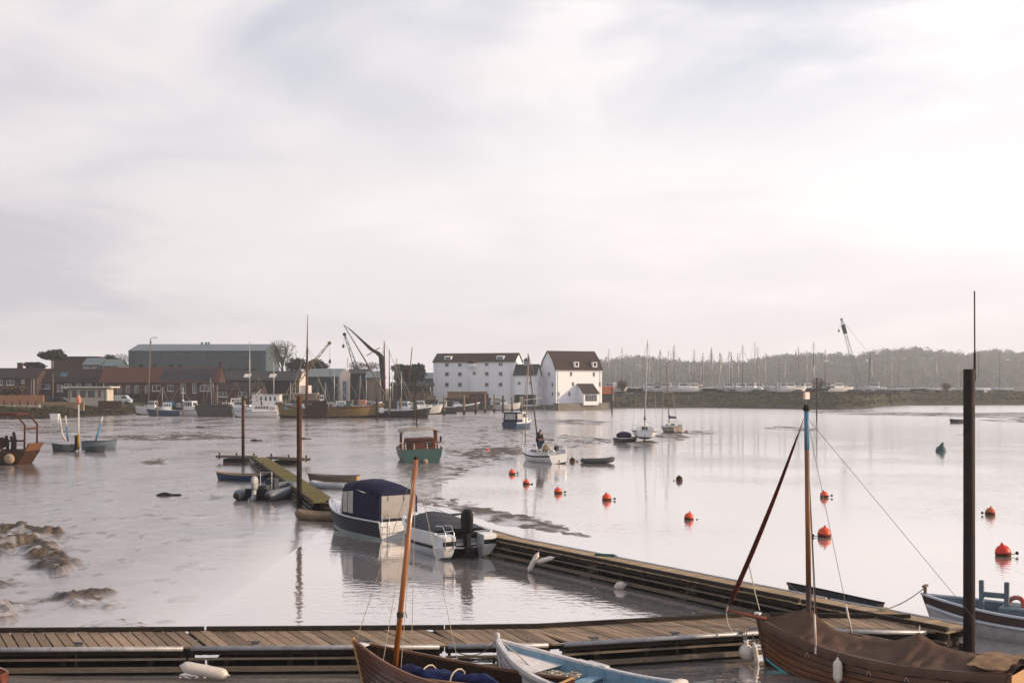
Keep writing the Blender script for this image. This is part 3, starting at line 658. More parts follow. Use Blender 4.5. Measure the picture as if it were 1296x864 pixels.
class Cabin:
    """a deckhouse: x0..x1, half widths at base and top, raked ends"""
    def __init__(s, x0, x1, w0, w1, z0, z1, rake_f=.3, rake_a=.0, tumble=.08, zf=None):
        t = tumble; zf = z1 if zf is None else zf
        s.A = [Vector((x0,-w0,z0)),Vector((x1,-w1,z0)),Vector((x1,w1,z0)),Vector((x0,w0,z0))]
        s.T = [Vector((x0+rake_a,-w0+t,z1)),Vector((x1-rake_f,-w1+t,zf)),Vector((x1-rake_f,w1-t,zf)),Vector((x0+rake_a,w0-t,z1))]
    def quad(s, side):
        i = {'r':0,'f':1,'l':2,'a':3}[side]; j = (i+1) % 4; return (s.A[i], s.A[j], s.T[j], s.T[i])
    def build(s, root, m, name='cabin', bevel=.03):
        b = MB(); b.add(s.A+s.T, [(3,2,1,0),(4,5,6,7),(0,1,5,4),(1,2,6,5),(2,3,7,6),(3,0,4,7)]); return b.build(name, m, root, bevel=bevel)
    def roof(s, root, m, over=.08, th=.05, name='cabin_roof'):
        c = sum(s.T, Vector())/4; b = MB(); k = []
        for q in s.T: e = q-c; k.append(c+Vector((e.x+math.copysign(over,e.x), e.y+math.copysign(over,e.y), e.z)))
        b.add([q+Vector((0,0,.002)) for q in k]+[q+Vector((0,0,th)) for q in k], [(3,2,1,0),(4,5,6,7),(0,1,5,4),(1,2,6,5),(2,3,7,6),(3,0,4,7)]); return b.build(name, m, root, bevel=.015)
    def windows(s, root, sides, m, n=3, v0=.45, v1=.85, u0=.08, u1=.92, gap=.05, name='window'):
        for sd_ in sides:
            k = n if sd_ in 'rl' else max(1, n-1 if n < 3 else 2)
            for i in range(k):
                a = lerp(u0,u1,i/k)+gap/2; c = lerp(u0,u1,(i+1)/k)-gap/2
                panel(MB(), s.quad(sd_), a, c, v0, v1).build(name, m, root)
M_ = mat
win_dark = glass('dark_glazing', (.02,.024,.03), .08)
win_blue = glass('blue_glazing', (.06,.14,.20), .1)
vinyl = mat('clear_vinyl', (.42,.40,.38), .18, .12, 2.5, spec=.7)
gelcoat = mat('white_gelcoat', (.74,.74,.75), .3, .05, 2, dirt=.3, dirtcol=(.40,.36,.31))
gelcoat_b = mat('bluish_white_paint', (.62,.66,.72), .4, .06, 2, dirt=.35, dirtcol=(.34,.33,.32))
white_paint = mat('flaking_white_paint', (.66,.65,.66), .6, .1, 7, .2, dirt=.5, dirtcol=(.30,.24,.21))
navy = mat('navy_paint', (.014,.017,.03), .5, .2, 2, spec=.2, dirt=.2, dirtcol=(.06,.06,.06))
blue_hull = mat('blue_paint', (.03,.075,.16), .4, .2, 2, dirt=.2)
teal = mat('teal_paint', (.11,.20,.19), .5, .12, 2, dirt=.3, dirtcol=(.12,.16,.14))
black_paint = mat('black_paint', (.016,.016,.018), .5, .3, 2, dirt=.3, dirtcol=(.06,.05,.04))
antifoul = mat('dark_antifouling', (.03,.025,.024), .75, .3, 3, dirt=.5, dirtcol=(.09,.075,.05))
ochre = mat('ochre_paint', (.30,.225,.10), .6, .15, 1.5, dirt=.4, dirtcol=(.14,.10,.05))
varnish = mat('varnished_mahogany', (.14,.045,.018), .32, .3, 3, .06, stretch=(1,9,9), dirt=.4, dirtcol=(.07,.028,.012), rnd=.15, coat=.4)
varnish_in = mat('worn_inner_planking', (.07,.038,.022), .7, .3, 4, .2, stretch=(1,7,7), dirt=.5, dirtcol=(.02,.015,.012))
spruce = mat('varnished_spruce', (.40,.165,.035), .35, .16, 3, stretch=(6,6,.6), coat=.4)
mahog_dark = mat('dark_stained_planks', (.20,.085,.028), .45, .35, 3, .1, stretch=(1,9,9), dirt=.7, dirtcol=(.025,.012,.007), rnd=.45)
tan_wood = mat('tan_varnished_wood', (.50,.31,.13), .5, .2, 4, stretch=(1,6,6))
rubber = mat('black_rubber', (.016,.016,.017), .65, .2, 5)
grey_rubber = mat('grey_inflatable_fabric', (.20,.22,.25), .5, .15, 4, dirt=.5, dirtcol=(.08,.08,.08))
alloy = mat('mast_alloy', (.48,.49,.50), .4, .08, 3, metal=.4)
steel = mat('stainless_steel', (.62,.63,.65), .25, .05, 5, metal=.8)
wire = mat('rigging_wire', (.34,.33,.33), .5, .1, 5)
canvas_navy = mat('navy_canvas', (.022,.025,.075), .8, .2, 5, .15)
canvas_blue = mat('blue_tarpaulin', (.02,.035,.13), .6, .3, 6, .3)
canvas_grey = mat('grey_canvas', (.10,.105,.12), .8, .2, 4, .2)
canvas_tan = mat('brown_canvas', (.175,.118,.088), .9, .18, 2.5, .6, dirt=.3, dirtcol=(.09,.06,.042), bscale=7)
sail_red = mat('tan_sailcloth', (.12,.03,.02), .85, .25, 4, .2)
orange = mat('orange_buoy_plastic', (.80,.13,.02), .45, .12, 5, dirt=.4, dirtcol=(.32,.07,.02))
brown_paint = mat('brown_paint', (.10,.06,.045), .6, .25, 3, dirt=.4)
lightblue = mat('light_blue_paint', (.25,.40,.50), .55, .15, 6, dirt=.4, dirtcol=(.26,.30,.32))
bluegrey = mat('blue_grey_paint', (.20,.25,.29), .6, .15, 5, dirt=.4, dirtcol=(.10,.11,.11))
turq = mat('turquoise_stripe', (.16,.48,.52), .5, .1, 5)
def mast(root, base, top, r0, r1, m, name='mast'):
    b = MB(); b.tube([base, lerp(Vector(base),Vector(top),.5), top], [r0, lerp(r0,r1,.45), r1], 8); return b.build(name, m, root, True)
def stay(root, a, b_, r=.008, m=None, name='stay'):
    b = MB(); b.tube([a, b_], r, 4); return b.build(name, m or wire, root)
# ------------------------------------------------------------------ boats in the foreground
def boat_at_tip(name, label, cat, tip, ang, L, rake, group=None, rx=0, ry=0):
    a = R(ang); d = Vector((math.cos(a), math.sin(a), 0)); c = Vector((*tip,0))-d*(L/2+rake)
    return thing(name, label, cat, c, a, group, rx, ry)
def boat_at_stern(name, label, cat, st, ang, L, group=None, rx=0, ry=0):
    a = R(ang); d = Vector((math.cos(a), math.sin(a), 0)); c = Vector((*st,0))+d*(L/2)
    return thing(name, label, cat, c, a, group, rx, ry)
def coil(mb, c, r, n=3, rr=.012, seed=0):
    rg = random.Random(seed); pts = []
    for i in range(n*14):
        a = 2*PI*i/14; k = r*(.55+.5*rg.random()); pts.append(Vector(c)+Vector((k*math.cos(a), k*math.sin(a)*.8, .012*rg.random()+i*.0012)))
    mb.tube(pts, rr, 5)

# --- varnished sailing dinghy
def varnished_boat():
    L, rake = 4.55, .28
    h = Hull(L, 1.75, .50, .42, .10, .22, .62, .42, 2.1, rake, .06, .58, .92)
    r = boat_at_tip('sailing_dinghy', 'varnished brown wooden dinghy with orange mast and blue sail bundle', 'boat', (-3.32,24.95), 151, L, rake); r.location.z = -.07
    core = planked(h, r, 'hull', [varnish, white_paint, varnish], 8, .16, .034)
    h.transom_face(.1,1,8).build('transom', varnish, r)
    inn = h.shell(.2, 1, 7, 22, inset=.05).build('inner_planking', varnish_in, r, True)
    ribs(h, inn, 13, .035, varnish_in, inset=.06)
    both(h, .055, .05, inset=.02, dz=.02).build('gunwale', mat('worn_varnished_rail', (.26,.13,.065), .5, .25, 5, dirt=.4, dirtcol=(.12,.05,.02)), r)
    both(h, .03, .03, inset=-.012, dz=-.12, t1=.985).build('rubbing_strake', varnish, r)
    sole(h, .05, .04, .9).build('floor_boards', varnish_in, r)
    for t in (.18,.42,.66): thwart(h, t, .24, .36).build('thwart', varnish_in, r)
    st = [h.pt(1, a, 1)+Vector((.02,0,0)) for a in (.15,.4,.6,.8,.92,1)]; st.append(st[-1]+Vector((.015,0,.09)))
    MB().tube(st, .035, 6).build('stem_post', tan_wood, r, True)
    b = MB(); b.add(*zip_plate([h.pt(.985,1,1,0,.01), h.pt(.945,1,1,.02,.01), h.pt(.945,1,-1,.02,.01)], .03)); b.build('breast_hook', white_paint, r)
    b = MB(); b.prism([(-.02,-.5),(.02,-.5),(.05,.5),(-.02,.5)], .0, .03, 'z'); b.build('transom_cap', tan_wood, r, loc=(-L/2-.04,0,h.zs(0)+.02))
    mb_ = Vector((L*.5-.72, 0, .22)); mt = Vector((mb_.x-.52, -.05, 4.80))
    mast(r, mb_, mt, .062, .048, spruce)
    b = MB(); b.lathe([(.03,0),(.05,.02),(.05,.06),(.02,.09)], 8, mt-Vector((0,0,.02))); b.build('mast_cap', timber_dark, r, True)
    mid = lerp(mb_, mt, .30)
    b = MB(); b.tube([mid+Vector((0,-.06,.02)), mid+Vector((-.02,-.16,.04)), mid+Vector((-.02,-.22,-.1))], .012, 5); b.build('gooseneck', steel, r)
    MB().lathe([(.072,-.05),(.072,.05)], 10, mid).build('mast_band', timber_dark, r)
    tp = mt-Vector((0,0,.12))
    ends = [h.pt(.99,1,1,0,.03), h.pt(.80,1,1,.0,.02), h.pt(.80,1,-1,0,.02), Vector((mb_.x+.02,-.14,.4)), Vector((mb_.x-.3,.18,.45)), h.pt(.60,1,-1,.02,.02)]
    for e in ends: stay(r, tp, e, .0075, rope_white)
    # the sail, bundled in blue cover along the thwarts
    rg = random.Random(3); rings = []; n = 22; x0, x1 = L*.5-.80, -L*.20
    for i in range(n+1):
        u = i/n; x = lerp(x0,x1,u); rad = .155*(.35+.65*math.sin(PI*min(1,max(.04,u))**.8)); rr = []
        for j in range(12):
            a = 2*PI*j/12; k = rad*(1+.25*math.sin(3*a+u*17)+.2*math.sin(5*a-u*31)+.35*(rg.random()-.5)); rr.append(Vector((x+.03*rg.random(), k*1.5*math.cos(a)+.08*math.sin(u*6), .42+k*math.sin(a)+.05*math.sin(u*9))))
        rings.append(rr)
    sb = MB(); sb.loft(rings, True, True); s_ = sb.build('sail_bundle', canvas_blue, r, True)
    for u in (.33,.62):
        x = lerp(x0,x1,u); b = MB(); b.tube([(x+.02*math.cos(a), .26*math.cos(a), .44+.20*math.sin(a)) for a in [2*PI*k/12 for k in range(13)]], .016, 5); b.build('sail_tie', rope_white, s_)
    b = MB(); b.tube([(x0+.1,.3,.42),(0,.34,.45),(-1.4,.25,.47)], .025, 6); b.build('oar', tan_wood, r, True)
    b = MB(); coil(b, (1.75,0,.30), .16, 4, .012, 2); b.build('rope_coil', rope_white, r)
def zip_plate(pts, th):
    n = len(pts); up = Vector((0,0,th)); return [*pts, *[p+up for p in pts]], [tuple(range(n-1,-1,-1)), tuple(range(n,2*n))]+[(i,(i+1)%n,(i+1)%n+n,i+n) for i in range(n)]
varnished_boat()

# --- white rowing boat, light blue inside
def rowing_boat():
    L, rake = 3.95, .2
    h = Hull(L, 1.72, .50, .44, .10, .2, .80, .42, 2.3, rake, .1, .55, .9)
    r = boat_at_tip('rowing_boat', 'flaking white rowing boat, light blue inside, with rope heaped in its bow', 'boat', (-.30,25.15), 139, L, rake); r.location.z = -.10
    planked(h, r, 'hull', [white_paint], 7, .2, .02, seam=mat('grey_paint_seam', (.22,.20,.19), .8))
    inn = h.shell(.2, 1, 7, 22, inset=.045).build('inner_planking', lightblue, r, True)
    ribs(h, inn, 9, .03, lightblue, inset=.055)
    both(h, .11, .07, inset=-.01, dz=.0).build('gunwale', white_paint, r, bevel=.015)
    # rope fendering round the outside of the gunwale
    for s in (1,-1): MB().tube(h.sheer(s, 40, 0, .985, -.06, -.03), .035, 7).build('rope_fender', mat('dirty_rope_fender', (.50,.47,.44), .9, .35, 40, .6), r, True)
    sole(h, .06, .04, .9).build('floor_boards', bluegrey, r)
    thwart(h, .26, .3, .36).build('thwart', lightblue, r); thwart(h, .52, .26, .36).build('thwart', lightblue, r)
    b = MB(); rings = []
    for t in (.72,.8,.88,.95): rings.append([h.pt(t,1,1,.06,-.14), h.pt(t,1,-1,.06,-.14)])
    b.loft(rings, False); b.build('bow_seat', white_paint, r)
    st = [h.pt(1, a, 1)+Vector((.02,0,0)) for a in (.15,.4,.6,.8,.92,1)]
    MB().tube(st, .05, 8).build('stem_post', white_paint, r, True)
    b = MB(); b.lathe([(.05,-.1),(.055,.05),(.062,.09),(.06,.13),(.035,.16),(.01,.165)], 12, st[-1]); b.build('stem_head', white_paint, r, True)
    # transom with two rounded shoulders and a sculling notch between
    h.transom_face(.1,1,8).build('transom', white_paint, r)
    w = h.hb(0); zt = h.zs(0); pr = [(-w,-.10)]
    for k in range(13):
        a = PI*k/12; pr.append((-w*.5-w*.5*math.cos(a)*1.0+(.0), .0+.13*math.sin(a)**.8))
    pr += [(-.035,.0),(.035,.0)]
    for k in range(13):
        a = PI*k/12; pr.append((w*.5-w*.46*math.cos(a), .0+.13*math.sin(a)**.8))
    pr.append((w,-.10))
    b = MB(); b.prism(pr, -.05, .02, 'x'); b.build('transom_scroll', mat('rust_streaked_white_paint', (.66,.63,.62), .6, .1, 6, .2, dirt=.75, dirtcol=(.22,.09,.05)), r, loc=(-L/2-.11,0,zt))
    for k in range(6):
        b = MB(); coil(b, (1.0-.16*k, .1*math.sin(k*2.1), .40+.015*k), .17, 3, .014, k); b.build('rope_coil', rope_white, r)
    b = MB(); b.tube([st[-1]+Vector((0,0,.03)), (1.6,.05,.75), (1.1,.1,.5), (.7,.12,.45)], .014, 6); b.build('painter', rope_white, r)
    for k, t in enumerate((.62,.56)):
        p = h.pt(t,1,-1,-.12,-.02+.03*k); b = MB(); b.box(p, (.62,.14,.045), rz=R(-14)); b.build('fender_board', white_paint, r)
rowing_boat()
rope('thin grey painter sagging from the white rowing boat to the walkway', sag((-.31,25.15,.84), (-1.15,25.78,.42), .16))

# --- clinker boat under a brown canvas cover
def covered_boat():
    L, rake = 5.45, .22
    h = Hull(L, 2.0, .68, .34, .10, .3, .72, .42, 2.3, rake, .05, .56, .9)
    r = boat_at_tip('clinker_sailing_boat', 'dark wooden clinker boat under a brown canvas cover with blue-topped mast', 'boat', (5.52,26.55), 139.5, L, rake)
    core = planked(h, r, 'hull', [mahog_dark, antifoul, antifoul, turq, mahog_dark], 9, .12, .036, 24)
    h.transom_face(.1,1,8).build('transom', tan_wood, r)
    b = MB(); b.box((-L/2-.06,.25,.52), (.03,.14,.05)); b.build('transom_vent', rubber, r)
    both(h, .07, .06, inset=0, dz=.015).build('gunwale', mahog_dark, r)
    st = [h.pt(1, a, 1)+Vector((.02,0,0)) for a in (.12,.4,.6,.8,.92,1)]; st.append(st[-1]+Vector((.0,0,.10)))
    MB().tube(st, .04, 6).build('stem_post', mahog_dark, r, True)
    b = MB(); b.box(st[-1]+Vector((0,0,.02)), (.13,.1,.045)); b.build('stem_band', gelcoat, r)
    # cover: near skirt, gunwale, sagging up to a ridge, down the other side
    rg = random.Random(5)
    def ridge(t): return float(np.interp(t, [.0,.06,.16,.30,.345,.37,.395,.46,.60,.70,.77,.80,.83,.88,.94,1.0], [.84,.84,.88,1.02,1.14,1.22,1.12,.98,.92,1.02,1.26,1.44,1.36,1.24,1.12,1.06]))
    pk = lambda t: max(math.exp(-((t-.37)/.07)**2), math.exp(-((t-.80)/.07)**2))
    rings = []; n = 70
    for i in range(n+1):
        t = lerp(.012,.985,i/n); zs = h.zs(t); w = h.hb(t)+.05; zr = max(ridge(t), zs+.03); row = []
        x = h.pt(t,1).x
        for side in (1,-1):
            half = []
            half.append((w+.02, zs-.13+.015*math.sin(i*.9+side)))
            half.append((w+.022, zs-.05)); half.append((w+.004, zs+.035))
            for k in range(1,9):
                u = k/8; sagk = 1-(1-u)**1.0
                z = lerp(zs+.04, zr, u**(1.35+.5*pk(t)))+.045*math.sin(5*u+i*1.9+side)*(1-u)*u*4*pk(t)**.7+.02*math.sin(i*.9-6*u)*(1-u)*u*4+.012*math.sin(i*1.7+u*3)*(1-u)-.05*math.sin(PI*u)*(1-pk(t))
                half.append((w*(1-u), z))
            row.append(half)
        rings.append([Vector((x, p[0], p[1])) for p in row[0]]+[Vector((x, -p[0], p[1])) for p in reversed(row[1][:-1])])
    b = MB(); b.loft(rings, False); cv = b.build('canvas_cover', canvas_tan, r, True)
    for t in (.2,.34,.48,.62,.74):
        for k in (-1,1):
            p = h.pt(t,1,1,-.075,-.16); stay(cv, p, p+Vector((k*.05,-.02,-.10)), .005, rope_white, 'lacing')
    apex = Vector((-L/2+L*.37,0,1.22)); MB().tube([apex+Vector((0,0,-.02)), apex+Vector((.03,-.12,.10)), apex+Vector((.05,-.2,.02))], .011, 5).build('cover_rope', rope_white, cv)
    # mast
    xb = h.pt(.80,1).x; mb_ = Vector((xb,0,.3)); mt = Vector((xb+.06,.02,5.72))
    f = lambda u: lerp(mb_, mt, u)
    mast(r, f(0), f(.30), .066, .064, mat('oxblood_paint', (.07,.018,.018), .5), 'mast_foot')
    mast(r, f(.295), f(.84), .060, .055, mat('worn_brown_spar', (.30,.14,.05), .45, .25, 4, stretch=(5,5,.6), dirt=.3, dirtcol=(.16,.07,.03)), 'mast')
    mast(r, f(.838), f(.995), .058, .054, mat('blue_spar_paint', (.11,.26,.38), .5, .15, 4), 'mast_top')
    MB().lathe([(.075,0),(.08,.06),(.05,.13)], 10, f(.995)).build('mast_cap', timber_dark, r)
    b = MB(); b.box(mt+Vector((.0,.0,.30)), (.05,.20,.15)); b.build('masthead_flag', mat('pink_white_cloth', (.80,.62,.58), .8, .1, 8), r)
    MB().tube([mt, mt+Vector((0,0,.37))], .008, 5).build('flag_staff', wire, r)
    bs0 = st[-2]+Vector((-.25,.06,.03)); bs1 = st[-2]+Vector((.78,.06,.12))
    MB().tube([bs0,bs1], [.04,.028], 8).build('bowsprit', mat('orange_varnished_spar', (.34,.11,.03), .4, .2, 4), r, True)
    j0 = bs1+Vector((-.05,0,.05)); j1 = f(.965)+Vector((.07,0,0)); pts = []; rad = []
    for i in range(15):
        u = i/14; p = lerp(j0,j1,u); p += Vector((-.10*math.sin(PI*u)*.6,0,-.02)); pts.append(p); rad.append(float(np.interp(u,[0,.02,.05,.3,.6,.85,.93,1],[.008,.02,.06,.058,.045,.03,.012,.008])))
    MB().tube(pts, rad, 8).build('furled_jib', sail_red, r, True)
    MB().tube([lerp(j0,j1,.27), lerp(j0,j1,.2)+Vector((-.32,.0,-.45)), st[-1]+Vector((-.05,0,.1))], .013, 5).build('jib_sheet', rope_white, r)
    tp = f(.97)
    for side, t in ((1,.70),(-1,.70)):
        e = h.pt(t,1,side,-.06,.0); stay(r, tp, e, .007, wire, 'shroud')
        MB().tube([e, lerp(e,tp,.14)], .021, 6).build('shroud_cover', white_plastic, r, True)
        MB().box(e-Vector((0,0,.06)), (.05,.03,.14)).build('chain_plate', steel, r)
    for k in (.09,.12): stay(r, f(.93), mb_+Vector((-k-.02,-.05,.95)), .010, mat('red_halyard', (.20,.08,.06), .8), 'halyard')
    stay(r, bs1, tp, .005, wire, 'forestay'); stay(r, bs1+Vector((-.03,0,.04)), st[-3], .007, wire, 'bobstay')
    b = MB(); b.tube([bs1+Vector((-.08,.03,.1)), bs1+Vector((-.05,.06,-.08)), bs1+Vector((-.1,.08,-.3)), bs1+Vector((-.25,.1,-.5))], .012, 5); b.build('mooring_line', rope_white, r)
    b = MB(); b.tube([Vector((xb+.02,-.12,1.32)), Vector((xb-.05,-.16,1.12)), Vector((xb-.02,-.2,1.2)), Vector((xb,-.1,1.36))], .016, 5); b.build('halyard_coil', rope_grey, r)
    # loose folded canvas at the stern, with sunlight put into its lighter tan
    rings = []
    for i in range(10):
        u = i/9; x = -L/2+.05+.75*u
        rings.append([Vector((x, -.75+1.5*j/10, .84+.02*math.sin(j*1.9+i)+.03*rg.random()+.07*math.sin(PI*j/10))) for j in range(11)])
    MB().loft(rings, False).build('folded_canvas', mat('sunlit_canvas', (.32,.22,.14), .9, .2, 6, .3), cv, True)
    stay(r, tp, Vector((-L*.36, -1.35, .7)), .005, rope_grey, 'running_stay')
    return r, h
cb, cbh = covered_boat()
cb_m = Matrix.Translation(cb.location) @ Euler(cb.rotation_euler).to_matrix().to_4x4()
p = cb_m @ cbh.pt(.60,.95,1,-.12,-.14); fender('white fender hung on the dark side of the canvas-covered boat', p-Vector((0,0,.1)), .42, .095)

# --- white workboat at the right
def workboat():
    L, rake = 4.9, .3
    h = Hull(L, 1.95, .62, .22, .0, .25, .75, .4, 2.6, rake, .05, .5, .9)
    r = boat_at_tip('open_workboat', 'white open workboat with brown upper strake and blue-grey wheel frame', 'boat', (10.62,30.75), 147, L, rake)
    h.shell(0, .80, 8, 24).build('hull', white_paint, r, True)
    h.shell(.80, 1, 3, 24, inset=-.004).build('top_strake', mat('mauve_brown_paint', (.135,.095,.09), .6, .2, 4, dirt=.4, dirtcol=(.07,.05,.045)), r, True)
    h.transom_face(0,1,8).build('transom', white_paint, r)
    for s in (1,-1): MB().tube([h.pt(lerp(0,.99,i/24), .79, s, -.02) for i in range(25)], .045, 7).build('rubbing_band', gelcoat_b, r, True)
    both(h, .06, .05, dz=.015).build('gunwale', gelcoat_b, r)
    inn = h.shell(.2, 1, 6, 22, inset=.05).build('inner_planking', bluegrey, r, True)
    ribs(h, inn, 8, .04, bluegrey, inset=.06)
    sole(h, .1, .04, .92).build('floor_boards', bluegrey, r)
    thwart(h, .75, .3, .42).build('thwart', bluegrey, r); thwart(h, .22, .35, .42).build('thwart', bluegrey, r)
    b = MB(); b.box((h.L/2+.2,0,h.zs(1)+.10), (.07,.10,.3)); b.box((h.L/2+.2,0,h.zs(1)+.22), (.1,.30,.06)); b.build('bow_bitt', timber_grey, r, bevel=.01)
    x = .95
    for s in (-1,1):
        b = MB(); b.beam((x+s*.29,.1,.1), (x+s*.30,.1,1.35), .12, .11); b.build('frame_post', bluegrey, r, bevel=.01)
    MB().beam((x-.34,.1,1.0),(x+.34,.1,1.0),.09,.13).build('frame_bar', bluegrey, r, bevel=.01)
    b = MB(); b.box((x-.55,0,.42), (.8,.85,.66)); b.build('engine_box', bluegrey, r, bevel=.03)
    b = MB()
    for k in range(24):
        pass
    n = 20; rings = [[Vector((0,0,0))]*8]*0
    for k in range(n+1):
        a = 2*PI*k/n; c = Vector((0, .25*math.cos(a), .25*math.sin(a))); e = Vector((0, math.cos(a), math.sin(a)))
        rings.append([c+e*.06*math.cos(q)+Vector((1,0,0))*.06*math.sin(q) for q in [2*PI*j/8 for j in range(8)]])
    b.loft(rings, True); b.build('lifebuoy', mat('lifebuoy_red', (.45,.05,.035), .5, .2, 6, dirt=.5, dirtcol=(.6,.5,.45)), r, True, loc=(x-.45,-.10,.72), rot=(0,R(-25),R(60)))
    b = MB(); b.ball((.5,.45,.42), .13, 10, 6, .8); b.build('red_float', mat('faded_red_float', (.35,.06,.04), .6), r, True)
    b = MB(); b.tube([h.pt(.25,1,1,0,.03), h.pt(.25,1,1,-.05,-.15), h.pt(.18,.7,1,-.06,-.1)], .016, 6); b.build('mooring_line', rope_grey, r)
    return r
workboat()
rope('taut grey rope from the workboat bow to the boarded pontoon', sag((10.66,30.72,.98), (9.35,29.6,.66), .06), .013)
b = MB(); coil(b, (0,0,0), .16, 3, .013, 9); o = b.build('rope_coil', rope_white, None, loc=(9.3,29.55,.655)); tag(o, 'small heap of pale rope on the boarded pontoon edge', 'rope')

# --- orange varnished boat at the lower left
def orange_boat():
    L, rake = 3.2, .2
    h = Hull(L, 1.5, .55, .3, .08, .2, .65, .42, 2.2, rake, .05, .58, .9)
    r = thing('varnished_rowing_boat', 'glossy orange-brown varnished boat lying below the slatted walkway', 'boat', (-10.75,23.15,0), R(-43))
    m = mat('orange_varnish', (.36,.10,.022), .3, .25, 3, stretch=(1,8,8), dirt=.4, dirtcol=(.14,.035,.01), rnd=.15, coat=.5)
    planked(h, r, 'hull', [m], 7, .2, .014)
    inn = h.shell(.2, 1, 7, 22, inset=.045).build('inner_planking', m, r, True)
    ribs(h, inn, 14, .035, m, inset=.055); both(h, .05, .05, inset=.01, dz=.02).build('gunwale', m, r)
    h.transom_face(.1,1,8).build('transom', m, r)
    sole(h, .06, .04, .9).build('floor_boards', m, r)
    for t in (.3,.6): thwart(h, t, .24, .36).build('thwart', m, r)
orange_boat()
def outboard(root, p, s=1.0, m=rubber, tilt=0, rz=0):
    o = bpy.data.objects.new('outboard_motor', None); COL.objects.link(o); o.parent = root; o.location = p; o.rotation_euler = (0,tilt,rz); o.scale = (s,s,s)
    rings = []
    for z, a, c in ((.02,.15,.10),(.16,.22,.135),(.40,.26,.15),(.56,.24,.14),(.66,.15,.09),(.68,.06,.04)):
        rings.append([Vector((-.12+a*math.cos(q)-(z-.3)*.1, c*math.sin(q), z)) for q in [2*PI*k/12 for k in range(12)]])
    b = MB(); b.loft(rings, True, True); b.build('cowling', m, o, True)
    b = MB(); b.box((-.10,0,-.15), (.24,.13,.60)); b.build('leg', m, o, bevel=.02)
    b = MB(); b.box((-.13,0,-.36), (.34,.22,.03)); b.build('cavitation_plate', m, o)
    b = MB(); b.tube([(-.32,0,-.48),(0,0,-.48)], [.06,.045], 8); b.build('gearcase', m, o, True)
    for k in range(3):
        a = 2*PI*k/3; b = MB(); b.box((-.34,.11*math.cos(a),-.48+.11*math.sin(a)), (.02,.09,.16), rx=a); b.build('propeller_blade', m, o)
    return o

